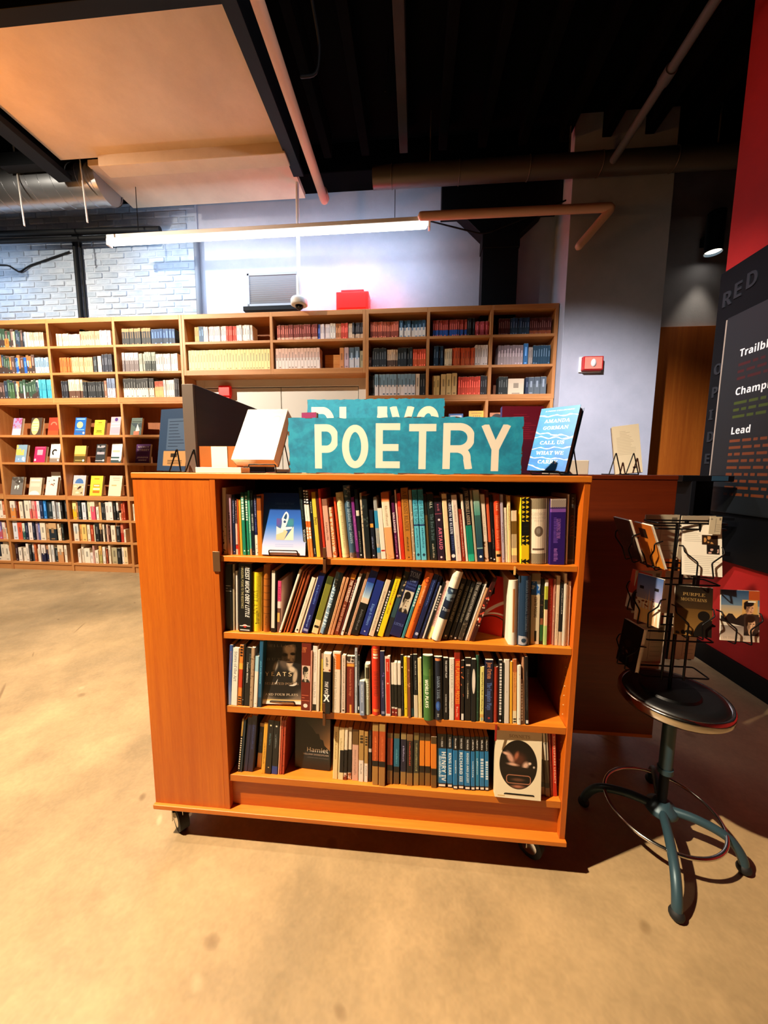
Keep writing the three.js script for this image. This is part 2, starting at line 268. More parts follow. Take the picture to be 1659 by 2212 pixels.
// a book shown by its front cover (+z), standing on y = 0, leaning back about its bottom front edge
function coverBook(name, w, h, t, draw, bg, { k = 1500, hard = 0, pages = M.paper, right = false } = {}) {
  const cell = COVERS.cell(w * k, h * k, bg, draw), g = base(name);
  const q = (pts, uvs) => ({ p: [0, 1, 2, 0, 2, 3].flatMap((i) => pts[i]), u: [0, 1, 2, 0, 2, 3].flatMap((i) => uvs[i]) });
  const sw = [cell.su, cell.sv], S4 = [sw, sw, sw, sw], a = -w / 2, b = w / 2, e = 0.0018;
  const quads = [
    q([[a, 0, 0], [b, 0, 0], [b, h, 0], [a, h, 0]], [[cell.u0, cell.v0], [cell.u1, cell.v0], [cell.u1, cell.v1], [cell.u0, cell.v1]]),
    q([[b, 0, -e], [a, 0, -e], [a, h, -e], [b, h, -e]], S4), q([[b, 0, -t], [a, 0, -t], [a, h, -t], [b, h, -t]], S4), q([[a, 0, -t + e], [b, 0, -t + e], [b, h, -t + e], [a, h, -t + e]], S4),
    q([[a, h, 0], [b, h, 0], [b, h, -e], [a, h, -e]], S4), q([[a, 0, -e], [b, 0, -e], [b, 0, 0], [a, 0, 0]], S4), q([[a, h, -t + e], [b, h, -t + e], [b, h, -t], [a, h, -t]], S4), q([[a, 0, -t], [b, 0, -t], [b, 0, -t + e], [a, 0, -t + e]], S4),
    right ? q([[b, 0, 0], [b, 0, -t], [b, h, -t], [b, h, 0]], S4) : q([[a, 0, -t], [a, 0, 0], [a, h, 0], [a, h, -t]], S4),
    right ? q([[a, 0, -e], [a, 0, 0], [a, h, 0], [a, h, -e]], S4) : q([[b, 0, 0], [b, 0, -e], [b, h, -e], [b, h, 0]], S4),
  ];
  const gg = new THREE.BufferGeometry(); gg.setAttribute('position', new THREE.Float32BufferAttribute(quads.flatMap((o) => o.p), 3)); gg.setAttribute('uv', new THREE.Float32BufferAttribute(quads.flatMap((o) => o.u), 2)); gg.computeVertexNormals();
  part('cover', gg, COVERS.mat, g);
  part('pages', bx(a + (right ? hard + 0.002 : 0.001), b - (right ? 0.001 : hard + 0.002), hard + 0.001, h - hard - 0.001, -t + e + 0.0002, -e - 0.0002), pages, g);
  return g;
}
function place(g, x, y, z, yaw = 0, tilt = 0, roll = 0) { g.position.set(x, y, z); g.rotation.order = 'YXZ'; g.rotation.set(-tilt, yaw, roll); return g; }
// wire easel for a display copy: lip in front, two feet, back rest
function easel(x, y, z, yaw, w = 0.09, lip = 0.02, label) {
  const g = base('wire_easel', [x, y, z], yaw), a = -w / 2, b = w / 2, r = 0.0022;
  part('front_lip', wire([[a, r, -0.1], [a, r, 0.018], [a, lip, 0.024], [b, lip, 0.024], [b, r, 0.018], [b, r, -0.1]], r, 0.006), M.blackMetal, g);
  part('back_rest', wire([[a, r, -0.1], [a * 0.8, 0.11, -0.075], [b * 0.8, 0.11, -0.075], [b, r, -0.1]], r, 0.008), M.blackMetal, g);
  tag(g, label, 'book stand'); return g;
}

// ---------------------------------------------------------------- the room
const ZW = -4.76, ZF = -4.456;
struct('floor', bx(-7.5, 5, -0.2, 0, -5.6, 3.6), M.floor);
const ceiling = struct('ceiling', bx(-7.5, 5, 5.1, 5.3, -5.6, 3.6), M.blackCeil);
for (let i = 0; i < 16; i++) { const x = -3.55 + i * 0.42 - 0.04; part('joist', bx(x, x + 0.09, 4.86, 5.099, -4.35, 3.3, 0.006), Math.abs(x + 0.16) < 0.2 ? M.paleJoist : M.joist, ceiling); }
const wallBack = struct('wall_back', [bx(-7.5, 2.72, -0.2, 5.2, ZW - 0.2, ZW), bx(2.5, 5, -0.2, 5.2, ZW - 0.35, ZW - 0.15)], M.wall);
struct('wall_left', bx(-7.5, -7.3, -0.2, 5.2, -5, 3.6), M.darkRoom);
struct('wall_right', bx(4.8, 5, -0.2, 5.2, -5, 3.6), M.darkRoom);
struct('wall_front', bx(-7.5, 5, -0.2, 5.2, 3.4, 3.6), M.darkRoom);
// painted bricks on the wall above the left bookcases
const bed = part('brick_bed', bx(-5.9, -2.83, 3.28, 5.09, ZW, ZW + 0.016), M.mortar, wallBack);
{
  const kinds = [0, 1, 2, 3].map((s) => { const g = new RoundedBoxGeometry(0.208, 0.066, 0.03, 1, 0.009); const p = g.attributes.position; for (let i = 0; i < p.count; i++) p.setXYZ(i, p.getX(i) + Math.sin(i * 7 + s) * 0.0015, p.getY(i) + Math.sin(i * 13 + s * 3) * 0.0018, p.getZ(i)); g.computeVertexNormals(); const uv = g.attributes.uv; for (let i = 0; i < uv.count; i++) uv.setXY(i, p.getX(i) + s * 0.3, p.getY(i) + s * 0.17); return g; });
  const half = new RoundedBoxGeometry(0.1, 0.066, 0.03, 1, 0.009);
  for (let r = 0; r < 20; r++) {
    const y = 3.33 + r * 0.078;
    for (let i = 0; i < 14; i++) {
      const x = -5.82 + i * 0.22 + (r % 2 ? 0.11 : 0);
      if (x > -2.95) continue;
      if (Math.abs(x + 4.48) < 0.02) continue;
      const b = part('brick', kinds[Math.floor(R() * 4)], M.brick[Math.floor(R() * 3)], wallBack); b.position.set(x, y, ZW + 0.006 + rr(-0.003, 0.006)); b.rotation.set(rr(-0.03, 0.03), rr(-0.012, 0.012), rr(-0.012, 0.012));
    }
    if (r % 2 === 0) { const b = part('brick', half, M.brick[r % 3], wallBack); b.position.set(-2.9, y, ZW + 0.006); }
  }
}
// doorway niche between the bookcases, with its pale door
const door = base('door_1'); door.userData.kind = 'structure';
part('door_frame', [bx(-2.92, -2.80, 0, 2.60, ZW, ZW + 0.06, 0.004), bx(-0.74, -0.62, 0, 2.60, ZW, ZW + 0.06, 0.004), bx(-2.80, -0.74, 2.49, 2.60, ZW, ZW + 0.06, 0.004)], M.white, door);
for (const [a, b] of [[-2.79, -1.775], [-1.765, -0.75]]) part('door_panel', bx(a, b, 0.01, 2.48, ZW, ZW + 0.04, 0.004), M.white, door);
part('door_handle', rod([-1.70, 1.05, ZW + 0.06], [-1.70, 1.25, ZW + 0.06], 0.012), M.chrome, door);

// white pillar, timber panelling and recess to its right
struct('pillar_1', bx(1.6, 2.615, 0, 5.1, ZW - 0.1, -4.32, 0.004), M.wall);
struct('wall_panelling', bx(2.62, 4.8, 0, 3.17, ZW - 0.16, ZW - 0.1, 0.003), M.panelWood, 'orange timber panelling on the lower wall beside the white pillar');
// black steel column with a haunched head under a black beam
const column = struct('column_1', [bx(0.74, 1.15, 3.2, 4.40, ZW, ZW + 0.16, 0.006)], M.darkSteel);
{
  const s = new THREE.Shape([[0.45, 4.40], [1.42, 4.40], [1.40, 4.36], [1.155, 4.14], [1.155, 4.0], [0.735, 4.0], [0.735, 4.14], [0.5, 4.36]].map((p) => new THREE.Vector2(...p)));
  const g = new THREE.ExtrudeGeometry(s, { depth: 0.17, bevelEnabled: true, bevelSize: 0.004, bevelThickness: 0.004, bevelSegments: 1 }); g.translate(0, 0, ZW); part('column_head', g, M.darkSteel, column);
}
struct('beam_1', [bx(0.25, 1.585, 4.40, 4.78, ZW, ZW + 0.2, 0.006)], M.darkSteel, 'black steel beam carried by the dark column on the back wall');
struct('beam_2', [bx(-7.3, 4.8, 4.80, 5.1, ZW, ZW + 0.3, 0.01)], M.blackCeil, 'dark beam along the top of the back wall');
// dropped plaster soffit, its dark edge beams and cross beam
struct('ceiling_soffit', bx(-3.74, -1.36, 4.60, 4.66, -3.83, -2.74, 0.004), M.soffit, 'pale plaster soffit hung below the black ceiling');
struct('ceiling_soffit', bx(-3.55, -1.36, 4.63, 4.69, -4.58, -3.95, 0.004), M.soffit, 'second pale soffit strip between cross beam and wall');
struct('beam_3', bx(-3.3, -1.33, 4.50, 4.72, -3.96, -3.80, 0.008), M.soffit, 'pale cross beam at the far edge of the plaster soffit');
struct('beam_4', [bx(-1.35, -1.24, 4.52, 4.56, -4.12, -1.2, 0.003), bx(-1.31, -1.28, 4.56, 5.09, -4.12, -1.2)], M.darkSteel, 'black steel beam along the side of the plaster soffit');
struct('beam_5', [bx(-3.92, -3.76, 4.50, 4.56, -3.97, -1.2, 0.003), bx(-3.88, -3.84, 4.56, 5.09, -3.97, -1.2), bx(-4.5, -3.93, 4.62, 4.75, -3.97, -3.87)], M.darkSteel, 'black steel beam beside the duct at the soffit edge');
struct('beam_6', bx(-3.8, -1.3, 4.56, 5.09, -2.72, -2.62, 0.004), M.blackPaint, 'black downstand at the near edge of the plaster soffit');
// red partition
struct('wall_red', bx(2.2, 2.36, 0, 5.1, -2.965, 3.3, 0.003), M.redWall);
struct('baseboard_right', bx(2.18, 2.2, 0, 0.14, -2.95, 3.3, 0.003), M.blackPaint);

// ---------------------------------------------------------------- lamps
function lampLight(l, at, to, parent) { l.position.set(...at); if (l.target && to) { l.target.position.set(...to); scene.add(l.target); } l.castShadow = true; scene.add(l); return l; }
function trackSpot([at, to, cd, cone, pen, col, label]) {
  const d = V(...to).sub(V(...at)).normalize(), g = base('track_spot', at);
  const q = new THREE.Quaternion().setFromUnitVectors(V(0, -1, 0), d);
  const can = part('lamp_can', new THREE.LatheGeometry([[0.001, 0.19], [0.04, 0.19], [0.052, 0.17], [0.055, 0.0], [0.05, 0.0], [0.047, 0.15]].map((p) => new THREE.Vector2(...p)), 20), M.blackMetal, g); can.quaternion.copy(q);
  const disc = part('lens', new THREE.CylinderGeometry(0.046, 0.046, 0.006, 20), M.glowLamp, g); disc.quaternion.copy(q); disc.position.copy(d.clone().multiplyScalar(-0.03));
  part('stem', [rod([0, 0.12, 0], [0, 5.1 - at[1], 0], 0.012), bx(-0.03, 0.03, 5.06 - at[1], 5.1 - at[1], -0.12, 0.12, 0.004)], M.blackMetal, g);
  tag(g, label, 'spotlight');
  const l = new THREE.SpotLight(col, cd, 0, cone, pen, 2); l.shadow.radius = 2.2; l.shadow.mapSize.set(1024, 1024); lampLight(l, V(...at).add(d.clone().multiplyScalar(0.02)).toArray(), to);
}
TRACK.forEach(trackSpot);
for (const { at, length, turn, down, back, label } of STRIPS) { // long tube lights in front of the wall
  const g = base('tube_light', at, turn), L = length / 2;
  part('housing', [bx(-L, L, 0.03, 0.075, -0.045, 0.045, 0.008)], M.white, g);
  const tube = new THREE.CapsuleGeometry(0.028, length - 0.1, 6, 14); tube.rotateZ(Math.PI / 2); part('tube', tube, M.glowWhite, g);
  for (const s of [-1, 1]) part('end_cap', bx(s * L - 0.012, s * L + 0.012, -0.035, 0.04, -0.036, 0.036, 0.005), M.white, g);
  for (const s of [-0.8, 0.8]) part('hanger', rod([s * L, 0.075, 0], [s * L, 4.87 - at[1], 0], 0.004, 6), M.blackMetal, g);
  tag(g, label, 'light');
  const rl = (I, rx) => { const l = new THREE.RectAreaLight(COL.strip, I, length - 0.1, 0.09); l.rotation.order = 'YXZ'; l.rotation.set(rx, turn, 0); return l; };
  const a = rl(down, -Math.PI / 2); a.position.set(at[0], at[1] - 0.04, at[2]); scene.add(a);
  const b = rl(back, 0.15); b.position.set(at[0], at[1], at[2] - 0.05); scene.add(b);
}
{ // made-up amber bowl lamp out of view, added to tint the soffit
  const { at, to, power } = UPLIGHT, g = base('added_bowl_lamp', at);
  part('bowl', new THREE.LatheGeometry([[0.001, -0.09], [0.08, -0.075], [0.15, -0.03], [0.18, 0.03], [0.172, 0.03], [0.142, -0.024], [0.07, -0.065], [0.001, -0.08]].map((p) => new THREE.Vector2(...p)), 32), M.blackMetal, g);
  part('bulb', new THREE.SphereGeometry(0.045, 16, 12).translate(0, -0.02, 0), M.glowLamp, g);
  for (const a of [0, 2.1, 4.2]) part('hanger', rod([Math.cos(a) * 0.17, 0.03, Math.sin(a) * 0.17], [0, 0.5, 0], 0.003, 6), M.blackMetal, g);
  part('cord', rod([0, 0.5, 0], [0, 5.1 - at[1], 0], 0.006, 8), M.blackMetal, g);
  tag(g, 'black bowl lamp with an amber bulb hung below the soffit', 'lamp');
  const l = new THREE.SpotLight(COL.amber, power, 0, 0.75, 0.9, 2); l.shadow.radius = 2.5; lampLight(l, [at[0], at[1] + 0.06, at[2]], to);
}

// ---------------------------------------------------------------- pipes, ducts and fittings
{
  const g = base('spiral_duct', [0, 4.63, -4.2]);
  const pts = []; const shell = new THREE.CylinderGeometry(0.2, 0.2, 3.6, 40, 1, true); shell.rotateZ(Math.PI / 2); shell.translate(-5.35, 0, 0); part('duct_tube', shell, M.galv, g);
  for (let i = 0; i < 24; i++) { const c = []; for (let k = 0; k <= 24; k++) { const a = k / 24 * Math.PI * 2; c.push(V(-7.1 + i * 0.15 + k / 24 * 0.15, Math.cos(a) * 0.201, Math.sin(a) * 0.201)); } part('seam', new THREE.TubeGeometry(new THREE.CatmullRomCurve3(c), 24, 0.004, 5), M.galv, g); }
  const el = new THREE.TorusGeometry(0.3, 0.2, 24, 10, Math.PI / 2); el.rotateY(-Math.PI / 2); el.rotateX(0); el.rotateZ(-Math.PI / 2); el.translate(-3.55, 0.3, 0);
  part('end_collar', [new THREE.CylinderGeometry(0.207, 0.207, 0.05, 40, 1, true).rotateZ(Math.PI / 2).translate(-3.56, 0, 0), new THREE.CircleGeometry(0.2, 40).rotateY(Math.PI / 2).translate(-3.55, 0, 0)], M.galv, g);
  tag(g, 'shiny galvanised spiral duct running under the ceiling near the bricks', 'duct');
  for (const x of [-3.64, -4.4]) { const h = part('duct_hanger', rod([x, 4.1, -3.99], [x - 0.05, 5.1, -3.99], 0.008, 8), M.white); tag(h, x > -4 ? 'pale hanger rod at the end of the spiral duct' : 'pale hanger rod along the spiral duct', 'hanger rod'); }
}
tag(part('duct', [new THREE.CylinderGeometry(0.1, 0.1, 3.9, 32).rotateZ(Math.PI / 2).translate(1.45, 4.50, -4.17), ...[0, 1, 2, 3, 4, 5].map((i) => new THREE.TorusGeometry(0.102, 0.005, 6, 28).rotateY(Math.PI / 2).translate(-0.3 + i * 0.7, 4.50, -4.17)), ...[0, 1, 2].map((i) => rod([0.1 + i * 1.4, 4.6, -4.17], [0.1 + i * 1.4, 5.099, -4.17], 0.008, 6))], std({ color: 0x5c5850, roughness: 0.45, metalness: 0.6 })), 'dull round duct crossing above the black steel column', 'duct');
tag(part('pipe', [rod([-7.2, 4.44, -4.56], [-3.2, 4.36, -4.56], 0.035, 14), rod([-7.2, 4.36, -4.58], [-3.4, 4.30, -4.58], 0.03, 14)], M.darkSteel), 'twin dark pipes running along the painted brick wall', 'pipe');
tag(part('pipe', [rod([-1.06, 4.4, -4.3], [-1.06, 4.4, 2.0], 0.045, 16), rod([-1.06, 4.42, -4.3], [-1.06, 4.42, -4.2], 0.055, 16)], M.pipe), 'tan pipe under the black ceiling beside the soffit', 'pipe');
tag(part('pipe', [rod([1.85, 4.4, -4.0], [1.85, 4.4, 2.0], 0.035, 14), rod([1.85, 4.4, -3.3], [1.85, 4.4, -3.2], 0.045, 14), rod([1.85, 4.4, -2.6], [1.85, 4.4, -2.5], 0.045, 14)], std({ color: 0x4a4642, roughness: 0.6 })), 'dark grey pipe crossing the black ceiling toward the pillar', 'pipe');
tag(part('pipe', wire([[0.02, 4.07, -4.12], [1.93, 4.06, -4.12], [1.68, 3.78, -4.24]], 0.042, 0.04, 14), M.pipe), 'tan pipe with a bent end in front of the white pillar', 'pipe');
tag(part('cable', wire([[0.1, 4.2, -4.4], [0.7, 3.98, -4.32], [1.1, 4.05, -4.2], [1.5, 4.2, -4.2]], 0.008, 0.1, 6), M.blackPaint), 'thin black cable draped over the tan pipe', 'cable');
tag(part('cable', wire([[-0.85, 4.95, -2.0], [-0.8, 4.9, -2.55], [-0.76, 4.55, -3.0], [-0.80, 4.42, -3.06], [-0.92, 4.40, -3.04]], 0.012, 0.1, 8), M.darkSteel), 'black flexible conduit hooked beside the tan ceiling pipe', 'cable');
for (const [x, y0, z] of [[-0.36, 4.3, -2.6], [-0.30, 4.4, -3.6]]) tag(part('wire', rod([x, 5.1, z], [x + 0.01, y0, z + 0.4], 0.004, 6), M.darkSteel), z > -3 ? 'thin loose wire hanging from the black joists' : 'short loose wire hanging nearer the bright tube light', 'wire');
tag(part('conduit', [rod([-4.49, 3.2, ZW + 0.06], [-4.49, 4.5, ZW + 0.06], 0.03, 10), rod([-4.43, 3.2, ZW + 0.04], [-4.43, 4.5, ZW + 0.04], 0.012, 8)], M.darkSteel), 'dark conduit running down the middle of the brick wall', 'conduit');
tag(part('conduit', rod([-2.83, 3.2, ZW + 0.05], [-2.83, 4.4, ZW + 0.05], 0.035, 10), std({ color: 0x5c6470, roughness: 0.6 })), 'grey conduit where the brick wall meets smooth plaster', 'conduit');
tag(part('cable', wire([[-7, 4.2, ZW + 0.04], [-5.5, 4.12, ZW + 0.04], [-5.35, 4.02, ZW + 0.04], [-5.2, 4.1, ZW + 0.04], [-4.6, 4.25, ZW + 0.04]], 0.01, 0.05, 6), M.darkSteel), 'dark cable sagging across the painted bricks', 'cable');
{ // vent
  const g = base('wall_vent', [-1.85, 3.5, ZW]);
  part('vent_frame', [bx(-0.34, 0.34, 0.37, 0.4, 0, 0.03, 0.004), bx(-0.34, 0.34, 0, 0.03, 0, 0.03, 0.004), bx(-0.34, -0.31, 0, 0.4, 0, 0.03, 0.004), bx(0.31, 0.34, 0, 0.4, 0, 0.03, 0.004), bx(-0.31, 0.31, 0.03, 0.37, 0.001, 0.004)], std({ color: 0x8c9096, roughness: 0.5 }), g);
  const sg = bx(-0.31, 0.31, -0.012, 0.012, -0.002, 0.002); for (let i = 0; i < 13; i++) { const s = part('slat', sg, std({ color: 0x94989e, roughness: 0.5 }), g); s.position.set(0, 0.045 + i * 0.0258, 0.016); s.rotation.x = 0.7; }
  tag(g, 'grey louvred vent on the back wall above the bookcases', 'vent');
  tag(part('vent_ledge', bx(-2.22, -1.5, 3.42, 3.475, ZW, ZW + 0.1, 0.006), M.blackPaint), 'black ledge under the grey louvred vent', 'ledge');
}
{ // exit sign, lit red
  const g = base('exit_sign', [-0.80, 3.36, ZW + 0.15]);
  part('sign_box', bx(-0.2, 0.2, 0, 0.21, -0.15, 0.03, 0.01), M.glowExit, g); part('lit_face', bx(-0.17, 0.17, 0.02, 0.19, 0.03, 0.036, 0.002), M.glowExit, g); part('top_cap', bx(-0.14, 0.14, 0.21, 0.235, -0.1, 0.02, 0.006), M.red, g);
  tag(g, 'glowing red exit sign on the wall above the middle bookcase', 'sign');
  for (const [x, y, z, dx, dy, dz, I] of [[-0.80, 3.465, ZW + 0.19, 0, 0, 1, 20], [-1.01, 3.465, ZW + 0.08, -1, 0, 0, 70], [-0.59, 3.465, ZW + 0.08, 1, 0, 0, 70], [-0.80, 3.60, ZW + 0.08, 0, 1, 0, 40]]) { const l = new THREE.RectAreaLight(0xff0804, I, 0.18, 0.14); l.position.set(x, y, z); l.up.set(0, dy ? 0 : 1, dy ? 1 : 0); l.lookAt(x + dx, y + dy, z + dz); scene.add(l); }
}
{ // dome camera on a pole
  const g = base('dome_camera', [-1.385, 3.30, -4.345]);
  part('pole', [rod([0, 0.1, 0], [0, 1.8, 0], 0.02, 12), rod([0, 0.1, 0], [0, 0.35, 0], 0.03, 12)], M.white, g);
  part('camera_body', new THREE.LatheGeometry([[0.001, 0.12], [0.04, 0.115], [0.085, 0.1], [0.098, 0.08], [0.098, 0.03], [0.08, 0.02], [0.001, 0.02]].map((p) => new THREE.Vector2(...p)), 28), M.white, g);
  part('lens_dome', new THREE.SphereGeometry(0.05, 20, 12, 0, 7, Math.PI / 2, Math.PI / 2).translate(0, 0.025, 0), std({ color: 0x050505, roughness: 0.1 }), g);
  tag(g, 'white dome security camera on a thin white ceiling pole', 'camera');
}
{ // fire strobe on the pillar
  const g = base('fire_strobe', [1.905, 2.51, -4.32]);
  part('back_plate', bx(-0.12, 0.12, 0, 0.165, 0, 0.02, 0.004), M.white, g); part('strobe_body', bx(-0.1, 0.11, 0.01, 0.155, 0.02, 0.075, 0.006), M.red, g);
  part('lens', [bx(-0.085, 0.095, 0.02, 0.145, 0.075, 0.08, 0.002)], std({ color: 0xe08a78, roughness: 0.3 }), g); part('bulb_cover', new THREE.SphereGeometry(0.035, 14, 10).scale(0.8, 1.2, 0.5).translate(0.005, 0.082, 0.08), M.white, g);
  tag(g, 'red and white fire strobe box on the white pillar', 'alarm');
}
tag(part('alarm_box', [bx(-2.585, -2.43, 2.365, 2.5, ZW + 0.06, ZW + 0.12, 0.01), bx(-2.57, -2.445, 2.3, 2.365, ZW + 0.06, ZW + 0.1, 0.006)], std({ color: 0xd00808, roughness: 0.4, emissive: new THREE.Color(0.5, 0, 0), emissiveIntensity: 0.3 })), 'small bright red alarm box on the pale door frame', 'alarm');
{ // cylinder sconce in the recess
  const g = base('wall_sconce', [3.36, 3.92, ZW + 0.02]);
  part('sconce_tube', new THREE.CylinderGeometry(0.085, 0.085, 0.42, 28, 1, true).translate(0, 0.21, 0), std({ color: 0x33485c, roughness: 0.3, metalness: 0.7 }), g); part('top_cap', new THREE.CylinderGeometry(0.085, 0.085, 0.01, 28).translate(0, 0.42, 0), M.darkSteel, g);
  part('lit_lens', new THREE.CylinderGeometry(0.078, 0.078, 0.008, 28).translate(0, 0.03, 0), M.glowLamp, g); part('wall_arm', bx(-0.04, 0.04, 0.15, 0.25, -0.17, -0.07, 0.004), M.darkSteel, g);
  tag(g, 'blue steel cylinder wall light in the recess beside the red wall', 'wall light');
  const l = new THREE.SpotLight(COL.warm, SCONCE, 0, 0.55, 0.5, 2); l.shadow.radius = 2; lampLight(l, [3.36, 3.92, ZW + 0.02], [3.3, 0, ZW + 0.1]);
}

// ---------------------------------------------------------------- the poetry cart (four shelf units joined around a hollow middle, on castors)
const SHELF_Y = [1.118, 0.845, 0.568, 0.296], SHELF_B = [1.099, 0.822, 0.543, 0.27];
{
  const g = base('book_cart'), t = 0.019, zf = -1.147, zb = -1.452;
  part('side_panel', bx(-0.959, -0.684, 0.157, 1.38, zf, zf - t, 0.0015), M.cart, g);
  part('side_panel', bx(-0.684, -0.664, 0.157, 1.38, zf + 0.001, zb, 0.0015), M.cart, g);
  part('side_panel', bx(0.515, 0.534, 0.157, 1.38, zf, zb, 0.0015), M.cart, g);
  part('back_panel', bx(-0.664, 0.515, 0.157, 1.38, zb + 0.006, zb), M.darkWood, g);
  for (let i = 0; i < 4; i++) part('shelf', bx(-0.6635, 0.5145, SHELF_B[i], SHELF_Y[i], zf - 0.003, zb + 0.006, 0.0015), M.cartEdge, g);
  part('kick_panel', bx(-0.664, 0.515, 0.157, 0.27, zf - 0.022, zf - 0.04, 0.001), M.cart, g);
  part('base_board', [bx(-0.962, 0.537, 0.139, 0.157, zf + 0.012, zb, 0.003), bx(-0.962, -0.66, 0.139, 0.157, zb, -2.0, 0.003), bx(-0.66, 1.16, 0.139, 0.157, -1.70, -2.0, 0.003)], M.cartEdge, g);
  part('top_board', bx(-0.962, 0.537, 1.38, 1.40, zf + 0.003, zb, 0.003), M.cartEdge, g);
  part('top_board', bx(-0.962, -0.66, 1.38, 1.40, zb, -2.0, 0.003), M.cartEdge, g);
  part('top_board', bx(-0.66, 1.16, 1.38, 1.40, -1.697, -2.0, 0.003), M.cartShaded, g);
  part('back_panel', bx(-0.68, -0.66, 0.157, 1.38, zb, -2.0), M.cart, g);
  part('back_panel', bx(-0.66, 1.158, 0.157, 1.38, -1.70, -1.72, 0.0015), M.cartShaded, g);
  part('side_panel', bx(1.138, 1.158, 0.157, 1.38, -1.72, -2.0, 0.0015), M.cart, g);
  for (let i = 0; i < 4; i++) { part('shelf', bx(-0.955, -0.68, SHELF_B[i], SHELF_Y[i], zb, -1.98), M.cartEdge, g); part('shelf', bx(-0.66, 1.138, SHELF_B[i], SHELF_Y[i], -1.72, -1.995), M.cartEdge, g); }
  const pins = []; for (const z of [-1.185, -1.40]) for (let i = 0; i < 30; i++) pins.push(new THREE.CylinderGeometry(0.0022, 0.0022, 0.002, 6).rotateZ(Math.PI / 2).translate(0.514, 0.32 + i * 0.034, z));
  part('shelf_pin_holes', pins, std({ color: 0xd8b078, roughness: 0.5, metalness: 0.3 }), g).userData.kind = 'stuff';
  for (const [x, z] of [[-0.90, -1.2], [0.45, -1.225], [1.1, -1.94], [-0.9, -1.94]]) {
    const c = part('caster', [bx(x - 0.026, x + 0.026, 0.126, 0.139, z - 0.04, z + 0.04, 0.003), bx(x - 0.024, x - 0.02, 0.045, 0.128, z - 0.022, z + 0.022, 0.002), bx(x + 0.02, x + 0.024, 0.045, 0.128, z - 0.022, z + 0.022, 0.002)], M.chrome, g);
    const w = part('wheel', [new THREE.CylinderGeometry(0.045, 0.045, 0.034, 28).rotateZ(Math.PI / 2)], M.rubber, c); w.position.set(x, 0.0455, z); w.rotation.y = 0.9;
    const h = part('wheel_hub', [new THREE.CylinderGeometry(0.027, 0.027, 0.037, 20).rotateZ(Math.PI / 2)], M.chrome, c); h.position.set(x, 0.0455, z); h.rotation.y = 0.9;
  }
  part('hinge_plate', [bx(-0.683, -0.657, 1.065, 1.135, zf + 0.001, zf + 0.005, 0.001)], std({ color: 0x7c5a3c, roughness: 0.4, metalness: 0.5 }), g);
  tag(g, 'orange wooden poetry book cart on castors with four open shelves', 'bookcase');
}
